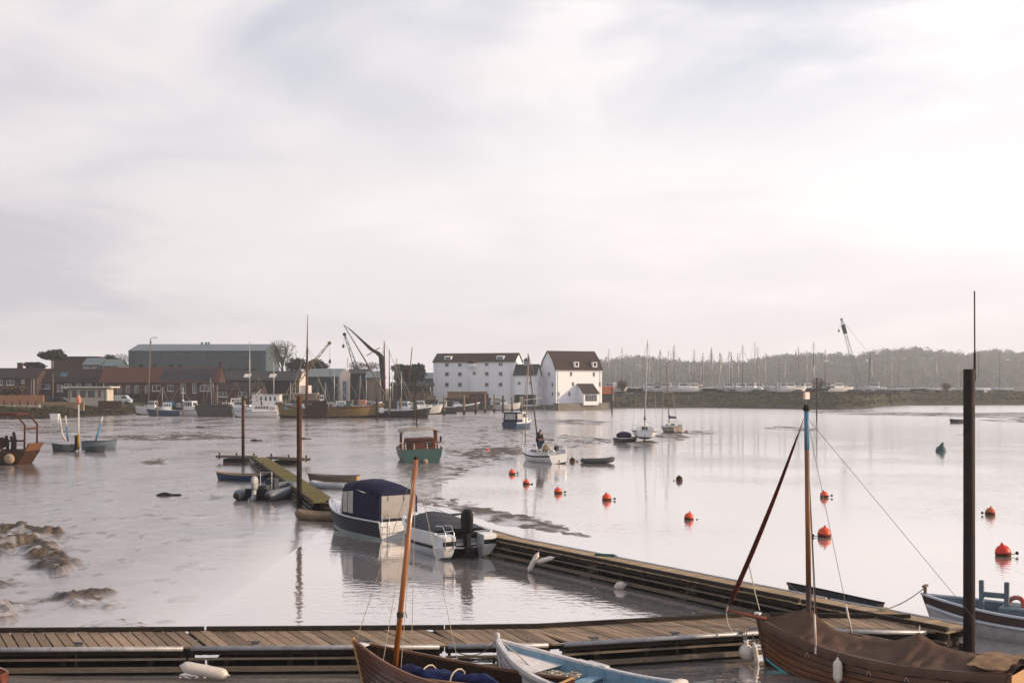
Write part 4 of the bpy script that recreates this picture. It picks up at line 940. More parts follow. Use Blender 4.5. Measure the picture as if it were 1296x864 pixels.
# --- day boat with navy canopy
def day_boat():
    L, rake = 5.3, .5
    h = Hull(L, 2.15, .78, .32, .0, .3, .92, .42, 2.5, rake, .0, .5, .9, flare=.12)
    r = boat_at_stern('day_boat', 'navy and white day boat with navy canvas canopy and clear windows', 'boat', (-4.62,48.6), 128, L, ry=R(-1.0))
    h.shell(0, .42, 4, 24).build('hull_bottom', antifoul, r, True)
    h.shell(.42, .56, 2, 24).build('boot_stripe', mat('pale_green_stripe', (.42,.50,.48), .5), r, True)
    h.shell(.56, 1, 5, 24).build('hull', navy, r, True)
    h.transom_face(0,.45,4,-.004).build('transom_bottom', antifoul, r)
    h.transom_face(.42,1,6,-.006).build('transom', gelcoat, r)
    both(h, .06, .05, inset=0, dz=.01).build('gunwale', gelcoat, r)
    h.deck(.58, .995, 12, .015, camber=.10).build('foredeck', gelcoat, r, True)
    sole(h, .25, .03, .6).build('cockpit_floor', gelcoat, r); h.shell(.3, 1, 6, 20, inset=.10, t1=.6).build('cockpit_lining', gelcoat, r, True)
    # canopy: framed panels, navy cloth over hoops
    zb = .82; x0, x1, x2 = -L/2+.12, .35, .85
    w = .93
    def hoop(x, top, wd): return [Vector((x,-wd,zb)), Vector((x,-wd*1.0,top-.35)), Vector((x,-wd*.86,top-.12)), Vector((x,-wd*.5,top-.02)), Vector((x,0,top+.02)), Vector((x,wd*.5,top-.02)), Vector((x,wd*.86,top-.12)), Vector((x,wd*1.0,top-.35)), Vector((x,wd,zb))]
    H0, H1, H2 = hoop(x0, 2.05, w), hoop(-.55, 2.32, w), hoop(x1+.1, 2.18, w*.96)
    b = MB(); b.loft([q[1:8] for q in (H0,hoop(-1.5,2.24,w),H1,H2)], False); cv = b.build('canopy_roof', canvas_navy, r, True, solid=.02)
    ws = hoop(x2, 1.45, .78)
    for name, quad in (('side_panel',(H1[0],H0[0],H0[1],H1[1])),('side_panel',(H0[8],H1[8],H1[7],H0[7])),('side_panel',(H2[0],H1[0],H1[1],H2[1])),('side_panel',(H1[8],H2[8],H2[7],H1[7]))):
        o = panel(MB(), quad, 0, 1, 0, 1, .012).build(name, canvas_navy, r)
        if quad[0] in (H2[0], H1[8]):
            panel(MB(), quad, .06, .50, .10, .93, .03).build('side_window', vinyl, o); panel(MB(), quad, .55, .94, .10, .93, .03).build('side_window', vinyl, o)
    # rear curtain: clear sheet between navy borders
    rear = [H0[i] for i in range(9)]
    b = MB(); b.add([q for q in rear], [tuple(range(9))]); o = b.build('rear_curtain', canvas_navy, r, solid=.02)
    q4 = (H0[8]+Vector((-.02,0,0)), H0[0]+Vector((-.02,0,0)), H0[0]+Vector((-.02,0,1.08)), H0[8]+Vector((-.02,0,1.08)))
    panel(MB(), q4, .06, .94, .06, .93, .02).build('rear_window', vinyl, o)
    for u in (.22,.62): stay(o, lerp(q4[3],q4[2],u)+Vector((-.03,0,-.06)), lerp(q4[3],q4[2],u)+Vector((-.03,0,-.30)), .012, canvas_navy, 'strap')
    # windscreen
    for quad in ((Vector((x1+.15,-w,zb)),Vector((x2+.25,-.62,zb+.05)),Vector((x1+.35,-.58,1.62)),Vector((x1+.1,-w*.93,1.68))),(Vector((x2+.25,.62,zb+.05)),Vector((x1+.15,w,zb)),Vector((x1+.1,w*.93,1.68)),Vector((x1+.35,.58,1.62))),(Vector((x2+.25,-.62,zb+.05)),Vector((x2+.25,.62,zb+.05)),Vector((x1+.35,.58,1.62)),Vector((x1+.35,-.58,1.62)))):
        fr = panel(MB(), quad, 0, 1, 0, 1, .02).build('windscreen_frame', gelcoat, r); panel(MB(), quad, .06, .94, .06, .92, .04).build('windscreen', vinyl, fr)
    for s in (1,-1):
        b = MB(); 
        b.tube([h.pt(.995,1,0 or 1,0,.03)+Vector((0,0,.3))]+[h.pt(t,1,s,.05,.34) for t in (.95,.88,.8,.72)]+[h.pt(.66,1,s,.05,.04)], .014, 6); b.build('bow_rail', steel, r, True)
    y = .70
    for k in (-1,1): MB().tube([(-L/2-.06,y+k*.17,-.1),(-L/2-.06,y+k*.17,1.02),(-L/2+.1,y+k*.17,1.05)], .016, 6).build('ladder_stile', steel, r, True)
    for z in (.05,.32,.6): MB().tube([(-L/2-.06,y-.17,z),(-L/2-.06,y+.17,z)], .016, 6).build('ladder_rung', steel, r)
    b = MB(); b.tube([(-L/2-.02,-.9,.5),(-L/2-.08,-.2,.36),(-L/2-.05,.5,.3)], .012, 5); b.build('mooring_line', rope_grey, r)
day_boat()

# --- hard-chined white speedboat with grey cover
def speedboat():
    L, rake = 4.6, .5
    r = boat_at_stern('speedboat', 'white speedboat with grey cover and black outboard beside the pontoon', 'boat', (-1.75,43.2), 119, L)
    h = Hull(L, 2.35, .92, .28, 0, .25, .96, .4, 2.3, rake, 0, .42, .8, flare=.15)
    h.shell(0, .62, 5, 22).build('hull_bottom', gelcoat_b, r, False); h.shell(.62, 1, 4, 22, inset=-.01).build('hull', gelcoat, r, True)
    h.transom_face(0,1,6,.02).build('transom', rubber, r)
    for s in (1,-1): sweep([h.pt(lerp(0,.985,i/20), .66, s, -.03) for i in range(21)], .05, .10).build('rubbing_strip', rubber, r)
    both(h, .09, .06, dz=.0).build('gunwale', gelcoat, r)
    h.deck(.62, .99, 10, .01, camber=.12).build('foredeck', gelcoat, r, True)
    for s in (1,-1):                       # quarter wings either side of the motor well
        b = MB(); y0, y1 = .52, 1.14; x0, x1 = -L/2-.48, -L/2+.25
        pts = [(x1,y0,.92),(x1,y1,.92),(x0,y1-.04,.84),(x0,y0+.04,.84),(x1,y0,.36),(x1,y1,.36),(x0,y1-.06,.46),(x0,y0+.06,.46),(x1,y0+.1,-.12),(x1,y1-.14,-.05),(x0+.2,y1-.2,.1),(x0+.2,y0+.12,.06)]
        pts = [(x,s*y,z) for x,y,z in pts]
        b.add(pts, [(0,1,2,3),(0,4,5,1),(1,5,6,2),(2,6,7,3),(3,7,4,0),(4,8,9,5),(5,9,10,6),(6,10,11,7),(7,11,8,4),(8,11,10,9)]); w = b.build('quarter_wing', gelcoat, r, bevel=.02)
        b = MB(); b.box((x0-.012,s*(y0+y1)/2,.60), (.03,.50,.16)); b.build('end_trim', rubber, w)
    for k in (-.17,.17): MB().tube([(-L/2-.5,.83+k,.35),(-L/2-.52,.83+k,.98),(-L/2-.3,.83+k,1.22),(-L/2+.25,.83+k,1.18),(-L/2+.45,.83+k,.94)], .018, 6).build('boarding_rail', steel, r, True)
    MB().tube([(-L/2-.45,.66,1.05),(-L/2-.45,1.0,1.05)], .016, 6).build('rail_step', steel, r)
    b = MB(); b.box((-L/2+.22,0,.5), (.5,1.0,.1)); b.build('motor_well', gelcoat_b, r)
    rings = []
    for i in range(19):
        u = i/18; x = lerp(-L/2+.35, L/2-.55, u); t = (x+L/2)/L; w = max(.06, h.hb(t)-.05); zs = h.zs(t)+.03; zc = float(np.interp(u,[0,.12,.4,.62,.8,1],[1.02,1.22,1.34,1.46,1.28,1.16]))
        rings.append([Vector((x, w*math.cos(a), zs+(zc-zs)*math.sin(a)**1.3+.025*math.sin(i*1.7+a*6)*math.sin(a))) for a in [PI*k/12 for k in range(13)]])
    cv = MB().loft(rings, False).build('cockpit_cover', canvas_grey, r, True)
    outboard(r, (-L/2-.10,0,.86), 1.35, rubber, R(4))
    b = MB(); b.box((-L/2-.02,0,.62), (.1,.95,.14)); b.build('motor_bracket', mat('grey_alloy', (.3,.31,.33), .5, .1, 5, metal=.3), r, bevel=.02)
    MB().tube([(-L/2-.25,-.6,.42),(-L/2-.30,0,.38),(-L/2-.25,.6,.42)], .03, 6).build('cross_bar', alloy, r, True)
    for s in (1,-1): MB().tube([h.pt(.7,1,s,.08,.02),h.pt(.72,1,s,.08,.3),h.pt(.88,1,s,.06,.36),h.pt(.99,1,s,.0,.36)], .016, 6).build('bow_rail', steel, r, True)
speedboat()
def tender():
    h = Hull(2.15, 1.25, .42, .12, 0, .08, .8, .45, 2.6, .1, 0, .45, .9)
    r = thing('rowing_tender', 'small white tender, green inside, floating behind the speedboat', 'boat', (-2.95,53.3,0), R(8))
    h.shell(0,1,6,18).build('hull', gelcoat, r, True); h.transom_face(0,1,6).build('transom', gelcoat, r)
    h.shell(.15,1,6,18,inset=.05).build('lining', mat('sea_green_paint', (.06,.17,.14), .6), r, True); both(h, .07, .05, dz=.01).build('gunwale', gelcoat, r)
    thwart(h,.4,.25,.26).build('thwart', mat('sea_green_paint', (.06,.17,.14)), r); sole(h,.04,.05,.9).build('floor', mat('sea_green_paint', (.06,.17,.14)), r)
tender()
def low_dinghy(label, c, ang, L, B, hullm, inm, gm, free=.36, parts=(.35,.65), name='rowing_dinghy', tm=None):
    h = Hull(L, B, free, .16, .03, .12, .72, .42, 2.2, .16, .03, .52, .9); r = thing(name, label, 'boat', (*c,0), R(ang))
    h.shell(0,1,6,20).build('hull', hullm, r, True); h.transom_face(0,1,6).build('transom', tm or hullm, r)
    h.shell(.18,1,6,20,inset=.04).build('lining', inm, r, True); both(h, .06, .05, dz=.01).build('gunwale', gm, r)
    sole(h,.04,.05,.9).build('floor', inm, r)
    for t in parts: thwart(h,t,.22,free-.12).build('thwart', inm, r)
    return r, h
def inflatable(label, c, ang, L, B, m, tr=.2, name='inflatable_dinghy', floor=None, zr=.18, cap=None):
    r = thing(name, label, 'boat', (*c,0), R(ang)); pts = []
    hb = B/2-tr
    prof = [(-L/2,-hb)]+[(lerp(-L/2,L/2-hb*1.1,u),-hb) for u in (.3,.6,.9)]
    for k in range(1,8):
        a = -PI/2+PI*k/8; prof.append((L/2-hb*1.1+hb*1.1*math.cos(a), hb*math.sin(a)))
    prof += [(lerp(-L/2,L/2-hb*1.1,u),hb) for u in (.9,.6,.3)]+[(-L/2,hb)]
    pts = [Vector((x,y,zr+.14*max(0,(x/(L/2)))**3)) for x,y in prof]; n = len(pts)
    rad = [tr*(.6 if i in (0,n-1) else 1) for i in range(n)]
    MB().tube(pts, rad, 10).build('buoyancy_tube', m, r, True)
    b = MB(); b.box((-.1,0,.1), (L*.8,2*hb,.05)); b.build('floor', floor or rubber, r)
    b = MB(); b.box((-L/2+.12,0,.26), (.05,2*hb,.34)); b.build('transom', floor or rubber, r)
    MB().box((-.05*L,0,.32), (.22,2*hb,.04)).build('thwart', floor or rubber, r)
    if cap:
        for s in (-1,1): b = MB(); b.tube([(-L/2-.02,s*hb,zr),(-L/2-.16,s*hb,zr)], [tr*.62,.02], 10); b.build('end_cone', cap, r, True)
    return r
# dinghies round the green pontoon
low_dinghy('dark blue dinghy with white patches lying beside the green pontoon', (-17.9,78.6), 172, 3.3, 1.35, blue_hull, bluegrey, tan_wood, .42)
rb = thing('inflatable_boat', 'grey inflatable boat with covered outboard, stern out from the green pontoon', 'boat', (-13.45,66.2,0), R(74))
for s in (-1,1):
    MB().tube([(-2.25,s*.95,.32),(-2.0,s*.95,.33),(0,s*.95,.34),(1.2,s*.85,.40),(2.0,s*.4,.52),(2.2,0,.56)], [.16,.30,.31,.30,.26,.24], 12).build('buoyancy_tube', grey_rubber, rb, True)
    MB().tube([(-2.25,s*.95,.32),(-2.5,s*.95,.30)], [.17,.03], 10).build('end_cone', rubber, rb, True)
MB().box((0,0,.18), (3.4,1.3,.08)).build('floor', rubber, rb); MB().box((-1.7,0,.42), (.07,1.35,.5)).build('transom', rubber, rb)
b = MB(); b.box((.1,0,.72), (.55,.6,.8)); b.build('console', canvas_grey, rb, bevel=.05)
MB().tube([(-.6,-.35,.3),(-.6,-.35,1.5),(-.6,.35,1.5),(-.6,.35,.3)], .02, 6).build('grab_frame', steel, rb)
stay(rb, (-.6,.2,1.5), (-.6,.2,2.1), .012, rubber, 'aerial')
b = MB(); b.box((-.7,0,.55), (.8,.5,.5)); b.build('seat', canvas_grey, rb, bevel=.06)
outboard(rb, (-1.85,0,.58), 1.15, mat('pale_motor_cover', (.42,.42,.43), .5, .35, 5), R(10))
inflatable('tan and black inflatable dinghy moored across the end of the green pontoon', (-8.6,55.35), 176, 2.75, 1.25, mat('tan_rubber', (.27,.20,.14), .6, .35, 1.2, dirt=.7, dirtcol=(.03,.028,.026)), .19, cap=rubber)
low_dinghy('weathered grey wooden dinghy with tan transom moored behind the green pontoon', (-11.6,77.2), 174, 3.2, 1.35, timber_grey, bluegrey, timber_grey, .42, tm=tan_wood)
inflatable('pale grey inflatable dinghy beside the weathered wooden dinghy', (-11.0,72.4), 166, 2.6, 1.2, mat('pale_grey_rubber', (.36,.38,.40), .5, .15, 4, dirt=.4, dirtcol=(.15,.15,.15)), .2)
low_dinghy('low dark dinghy moored along the far side of the boarded pontoon', (8.6,32.05), 121, 2.9, 1.2, rubber, canvas_grey, rubber, .52, name='black_dinghy')
b = MB(); b.tube([(-.35,0,0),(.30,.0,.02),(.42,0,.03)], [.09,.085,.03], 8); o = b.build('green_float', mat('sea_green_float', (.05,.16,.14), .6), None, True, loc=gp(766,704,.6), rot=(0,0,R(-25))); tag(o, 'long green float lying along the boarded pontoon edge', 'float')
# ------------------------------------------------------------------ boats and buoys in the middle distance
_mesh_id = 0
def yacht(label, c, ang, L=6.5, B=2.3, mh=9.0, z=0.0, hullm=None, stripe=None, cover=None, jib=None, rx=0, ry=0, group=None, detail=2, keel=True, mast_m=None, rake=.25, name='sailing_yacht', bottom=None, mast_on=True):
    hullm = hullm or gelcoat; stripe = stripe or navy
    h = Hull(L, B, .62, .28, .05, .30, .62, .42, 2.2, L*.10, -.10, .58, .9)
    r = thing(name, label, 'boat', (c[0],c[1],z), R(ang), group, rx, ry)
    nt = 20 if detail > 1 else 10
    h.shell(0,.45,4,nt).build('hull_bottom', bottom or antifoul, r, True); h.shell(.45,.9,4,nt).build('hull', hullm, r, True); h.shell(.9,1,1,nt).build('sheer_stripe', stripe if detail > 1 else hullm, r, True)
    h.transom_face(0,.45,3).build('transom_bottom', bottom or antifoul, r); h.transom_face(.45,1,4).build('transom', hullm, r)
    h.deck(.0,.99,nt,.0,camber=.06).build('deck', gelcoat, r, True)
    if keel:
        b = MB(); b.prism([(-L*.12,-.2),(L*.14,-.2),(L*.08,-.75),(-L*.10,-.75)], -.08, .08); b.build('keel', bottom or antifoul, r)
        b = MB(); b.prism([(-L*.5,.2),(-L*.44,.2),(-L*.44,-.6),(-L*.48,-.6)], -.03, .03); b.build('rudder', bottom or antifoul, r)
    zc = .66; cb_ = Cabin(-L*.14, L*.24, B*.33, B*.20, zc, zc+.42, .5, .0, .06, zc+.30); cb_.build(r, gelcoat)
    cb_.windows(r, 'rl', win_dark, 3 if detail > 1 else 2, .35, .8)
    if detail > 1: cb_.windows(r, 'a', win_dark, 1, .1, .9, .3, .7)
    ck = Cabin(-L*.46, -L*.16, B*.33, B*.36, .60, .86, 0, 0, .0)
    b = MB()
    for s in (-1,1): b.box((-L*.31, s*B*.33, .80), (L*.30,.06,.26))
    b.build('cockpit_coaming', gelcoat, r)
    if mast_on:
        mb_ = Vector((L*.08,0,zc+.35)); mt = Vector((L*.08-rake*.6,0,mh))
        mast(r, mb_, mt, .07, .05, mast_m or alloy)
        bt = mb_+Vector((-.1,0,.75)); be = Vector((-L*.40,0,zc+1.15))
        MB().tube([bt,be], .045, 7).build('boom', mast_m or alloy, r, True)
        if cover is not None:
            pts = [lerp(bt,be,u)+Vector((0,0,.12)) for u in (.0,.05,.2,.5,.8,1)]; MB().tube([bt+Vector((.06,0,.55))]+pts, [.07,.14,.17,.17,.15,.12,.05], 8).build('sail_cover', cover, r, True)
        bw = h.pt(1,1,1,0,.05); sw = Vector((-L*.5,0,.7)); wr = .010+.00008*c[1]
        if jib is not None: MB().tube([lerp(bw,mt,u) for u in (.03,.06,.2,.6,.9,.97)], [.02,.07,.075,.06,.045,.015], 7).build('furled_jib', jib, r, True)
        stay(r, bw, mt, wr, wire, 'forestay'); stay(r, sw, mt, wr, wire, 'backstay')
        sp = lerp(mb_,mt,.52)
        MB().tube([sp+Vector((0,-B*.32,0)), sp+Vector((0,B*.32,0))], .03, 5).build('spreader', alloy, r)
        for s in (-1,1):
            cp = h.pt(.54,1,s); stay(r, cp, sp+Vector((0,s*B*.32,0)), wr*.8, wire, 'shroud'); stay(r, sp+Vector((0,s*B*.32,0)), mt-Vector((0,0,.2)), wr*.8, wire, 'shroud')
    if detail > 1:
        for s in (-1,1):
            MB().tube([h.pt(.02,1,s,.05),h.pt(.02,1,s,.05,.6),h.pt(.16,1,s,.05,.6),h.pt(.16,1,s,.05)], .022, 5).build('stern_rail', steel, r)
            MB().tube([h.pt(.82,1,s,.05),h.pt(.82,1,s,.05,.55),h.pt(.97,1,s,.02,.6)], .022, 5).build('bow_rail', steel, r)
            for t in (.32,.48,.64): stay(r, h.pt(t,1,s,.05), h.pt(t,1,s,.05,.55), .016, steel, 'stanchion')
            MB().tube([h.pt(t,1,s,.05,.55) for t in (.16,.32,.48,.64,.82)], .010, 4).build('guard_line', wire, r)
    return r, h
yr, yh = yacht('white sloop leaning with a person aboard, moored among orange buoys', (2.55,99.5), 112, 7.0, 2.5, 9.0, 0.10, gelcoat, navy, None, None, R(-7), 0, rake=.1, bottom=navy, mast_m=mat('grey_brown_mast', (.20,.17,.15), .6))
MB().tube([(.35,0,1.0),(.33,0,1.7),(.1,0,2.15),(-.5,0,1.55),(-.3,0,1.35)], [.12,.26,.26,.2,.08], 8).build('sail_cover', canvas_navy, yr, True)
b = MB(); b.tube([(3.5,0,1.0),(.5,0,8.6)], .045, 7); b.build('furled_jib', mat('weathered_sailcloth', (.45,.40,.36), .9, .15, 3), yr, True)
b = MB(); b.ball((-1.9,.3,1.15), .33, 12, 8, 1.0); b.build('horseshoe_buoy', mat('buff_canvas', (.42,.35,.26), .8), yr, True)
b = MB(); b.ball((-2.6,-.25,1.1), .22, 10, 6); b.build('cockpit_bag', rubber, yr, True)
def person():
    r = thing('person', 'person in dark jacket and jeans standing on the white sloop', 'person', (2.32,97.6,.95), R(-60))
    def skin(name, joints, edges, m, sub=1):
        me = bpy.data.meshes.new(name); me.from_pydata([j[:3] for j in joints], edges, []); o = place(name, me, m, r)
        md = o.modifiers.new('skin', 'SKIN'); md.use_smooth_shade = True
        for i, j in enumerate(joints): me.skin_vertices[0].data[i].radius = (j[3], j[4] if len(j) > 4 else j[3])
        me.skin_vertices[0].data[0].use_root = True
        o.modifiers.new('sub', 'SUBSURF').levels = sub; return o
    skin_m = mat('skin_tone', (.46,.27,.19), .6, .08, 8)
    J = [(0,0,.92,.13,.11),(0,0,1.12,.14,.10),(.01,0,1.36,.16,.10),(.02,0,1.47,.06),(.035,0,1.55,.055),(.045,0,1.64,.085,.095),(.045,0,1.71,.06),
         (.0,.19,1.38,.055),(-.02,.26,1.12,.042),(.12,.22,.96,.032),(.19,.17,.95,.035),(.0,-.19,1.38,.055),(-.02,-.26,1.12,.042),(.10,-.22,.95,.032),(.16,-.19,.92,.035),
         (0,.09,.86,.09),(.02,.10,.48,.062),(-.01,.10,.09,.045),(.10,.115,.045,.04),(0,-.09,.86,.09),(.02,-.11,.48,.062),(-.02,-.12,.09,.045),(.09,-.14,.045,.04)]
    E = [(0,1),(1,2),(2,3),(3,4),(4,5),(5,6),(2,7),(7,8),(8,9),(9,10),(2,11),(11,12),(12,13),(13,14),(0,15),(15,16),(16,17),(17,18),(0,19),(19,20),(20,21),(21,22)]
    skin('body', J, E, skin_m, 2)
    g = .014
    skin('jacket', [(*q[:3],*[w+g+.012 for w in (q[3:] if len(q) == 5 else q[3:]*2)]) for q in [J[0],J[1],J[2],(.015,0,1.45,.07),J[7],J[8],(.09,.23,.99,.034),J[11],J[12],(.07,-.23,.98,.034)]], [(0,1),(1,2),(2,3),(2,4),(4,5),(5,6),(2,7),(7,8),(8,9)], mat('dark_jacket', (.035,.026,.026), .8, .2, 6), 2)
    skin('trousers', [(*q[:3],*[w+g for w in (q[3:] if len(q) == 5 else q[3:]*2)]) for q in [(0,0,.94,.12,.10),J[15],J[16],J[17],J[19],J[20],J[21]]], [(0,1),(1,2),(2,3),(0,4),(4,5),(5,6)], mat('blue_jeans', (.07,.10,.16), .85, .2, 8), 2)
    b = MB(); b.ball((.03,0,1.70), .098, 12, 8, .85); b.build('hair', mat('dark_hair', (.03,.02,.015), .7), r, True)
    for s in (-1,1): MB().ball((.128,s*.035,1.655), .012, 6, 4).build('eye', rubber, r)
    MB().tube([(.125,0,1.66),(.152,0,1.625),(.13,0,1.61)], .012, 5).build('nose', skin_m, r, True)
    for s in (-1,1):
        for k in range(4): MB().tube([(.17,.18*s-.02+.015*k,.93),(.20,.17*s-.02+.015*k,.91),(.195,.16*s-.015+.012*k,.885)], .009, 5).build('finger', skin_m, r)
        MB().tube([(.15,.16*s,.94),(.17,.13*s,.93),(.18,.12*s,.91)], .010, 5).build('thumb', skin_m, r)
        b = MB(); b.box((.05,.11*s,.03), (.27,.10,.07)); b.build('shoe', rubber, r, bevel=.02)
person()
y2, _ = yacht('white sailing yacht with dark underside, aground beside a dark dinghy', (15.3,137.0), 84, 7.2, 2.9, 11.0, .65, gelcoat, black_paint, canvas_grey, mat('weathered_sailcloth', (.45,.40,.36)), R(2), rake=.2, bottom=mat('weedy_bottom_paint', (.05,.045,.03), .8, .4, 3))
low_dinghy('dark covered dinghy lying alongside the aground white yacht', (12.9,134.5), 20, 2.6, 1.5, black_paint, canvas_grey, gelcoat, .45)
b = MB(); b.ball((0,0,.35), .9, 12, 6, .5); o = b.build('tarpaulin', canvas_navy, None, True, loc=(12.7,134.5,.4)); tag(o, 'navy tarpaulin bundled over the dark dinghy', 'tarpaulin')
y3, _ = yacht('small grubby sailing boat with brown hull band and blue sail cover, aground', (21.9,163.5), 104, 5.6, 2.2, 9.3, .2, mat('grubby_cream_paint', (.50,.44,.38), .6, .2, 3, dirt=.6, dirtcol=(.16,.09,.06)), brown_paint, canvas_blue, None, R(-3), mast_m=mat('wooden_mast', (.30,.20,.12)), rake=.0, bottom=brown_paint)

# cabin boats
def cabin_boat(label, c, ang, L, B, hullm, cabm, sides='rla', z=0.0, free=.8, cab=(-.30,.12), ch=1.25, roofm=None, canopy=None, wm=None, rx=0, name='cabin_cruiser', group=None, nwin=3, stripe=None, foredeck=True, rail=False, draft=.3, bow=.35):
    h = Hull(L, B, free, bow, .0, draft, .9, .4, 2.4, L*.09, .0, .5, .9, flare=.1)
    r = thing(name, label, 'boat', (c[0],c[1],z), R(ang), group, rx)
    h.shell(0,.42,3,16).build('hull_bottom', antifoul, r, True); h.shell(.42,.92 if stripe else 1,5,16).build('hull', hullm, r, True)
    if stripe: h.shell(.92,1,1,16).build('sheer_stripe', stripe, r, True)
    h.transom_face(0,.42,3).build('transom_bottom', antifoul, r); h.transom_face(.42,1,4).build('transom', hullm, r)
    h.deck(.0,.99,14,-.02,camber=.05).build('deck', cabm, r, True); both(h, .07, .06, dz=.01, n=16).build('gunwale', cabm, r)
    x0, x1 = cab[0]*L, cab[1]*L
    cc = Cabin(x0, x1, B*.40, B*.34, free, free+ch, .45, 0, .08); cc.build(r, cabm); cc.windows(r, 'rlfa', wm or win_dark, nwin, .48, .88); cc.roof(r, roofm or cabm)
    lo = Cabin(x1-.05, x1+L*.22, B*.33, B*.2, free, free+ch*.42, .5, 0, .06); lo.build(r, cabm, 'fore_cabin'); lo.windows(r, 'rl', wm or win_dark, 2, .35, .8)
    if canopy is not None:
        cp = Cabin(-L*.47, x0, B*.42, B*.42, free, free+ch*1.02, 0, .15, .10); cp.build(r, canopy, 'canopy'); cp.windows(r, 'rla', vinyl, 1, .3, .85)
    if rail:
        for s in (-1,1): MB().tube([h.pt(.62,1,s,.06,.02),h.pt(.64,1,s,.06,.55),h.pt(.85,1,s,.05,.6),h.pt(1,1,s,0,.62)], .022, 5).build('bow_rail', steel, r)
    return r, h
cabin_boat('blue and white cabin boat with pale roof, aground on the far mud', (1.15,179.5), 62, 6.6, 2.8, blue_hull, gelcoat, canopy=canvas_navy, cab=(-.18,.16), ch=1.5, free=.95, stripe=gelcoat)
def teal_boat():
    L = 8.0; h = Hull(L, 3.2, .95, .5, .12, .45, .86, .42, 2.2, .9, .15, .62, .95)
    r = thing('wooden_motor_boat', 'teal wooden motor boat with canvas-roofed varnished wheelhouse, stern aground', 'boat', (-7.95,101.2,0), R(98), rx=R(-2)); r.scale = (1.15,1.18,1.1)
    h.shell(0,.40,3,20).build('hull_bottom', antifoul, r, True); h.shell(.40,1,6,20).build('hull', teal, r, True)
    h.transom_face(0,.40,3).build('transom_bottom', antifoul, r); h.transom_face(.40,1,5).build('transom', teal, r)
    h.deck(0,.99,16,-.05).build('deck', tan_wood, r, True); both(h, .09, .08, dz=.01).build('gunwale', mat('dark_varnished_rail', (.13,.05,.025), .5), r)
    vm = mat('varnished_panels', (.22,.075,.03), .45, .3, 4, stretch=(1,6,1))
    cc = Cabin(-2.0, 1.0, 1.15, 1.0, .9, 1.75, .2, 0, .04); cc.build(r, vm, 'wheelhouse')
    cc.windows(r, 'rlfa', win_dark, 4, .3, .85)
    for x in (-3.4,-2.5,-1.6,-.6,.4,1.2):
        for s in (-1,1): b = MB(); b.beam((x,s*1.28,.9),(x,s*1.22,2.3),.07,.07); b.build('roof_post', gelcoat if x < -2 else vm, r)
    rings = [[Vector((x, 1.4*math.cos(a), 2.28+.22*math.sin(a)+.02*math.sin(x*4))) for a in [PI*k/8 for k in range(9)]] for x in (-3.6,-2.2,-.6,.6,1.5)]
    MB().loft(rings, False).build('canvas_roof', mat('stained_canvas', (.40,.36,.30), .9, .2, 3, dirt=.4, dirtcol=(.22,.17,.13)), r, True, solid=.04)
    MB().tube([(-3.7,-1.35,1.5),(-3.85,0,1.55),(-3.7,1.35,1.5)], .04, 6).build('stern_rail', vm, r)
    for s in (-1,1): MB().tube([(-3.7,s*1.35,1.5),(-2.0,s*1.42,1.5)], .035, 6).build('side_rail', gelcoat, r)
    for y in (-1.0,-.4,.5,1.1): b = MB(); b.beam((-3.75,y,.9),(-3.75,y,1.52),.05,.05); b.build('rail_post', gelcoat, r)
    b = MB(); b.box((-2.9,.2,1.15), (.7,.9,.6)); b.build('deck_locker', vm, r, bevel=.04)
    mast(r, (.9,0,2.3), (.9,0,6.1), .05, .03, mat('brown_pole', (.09,.05,.035)))
    b = MB(); b.ball((-4.2,-.2,.15), .2, 10, 8); b.build('fender_ball', mat('grubby_fender', (.42,.34,.26), .6), r, True)
    b = MB(); b.box((-3.7,-1.35,1.75), (.2,.12,.4)); b.build('stern_lantern', navy, r)
teal_boat()
inflatable('grey inflatable raft floating off the stern of the white sloop', (6.95,97.2), 0, 2.6, 1.3, mat('dark_grey_rubber', (.11,.115,.11), .6), .2)
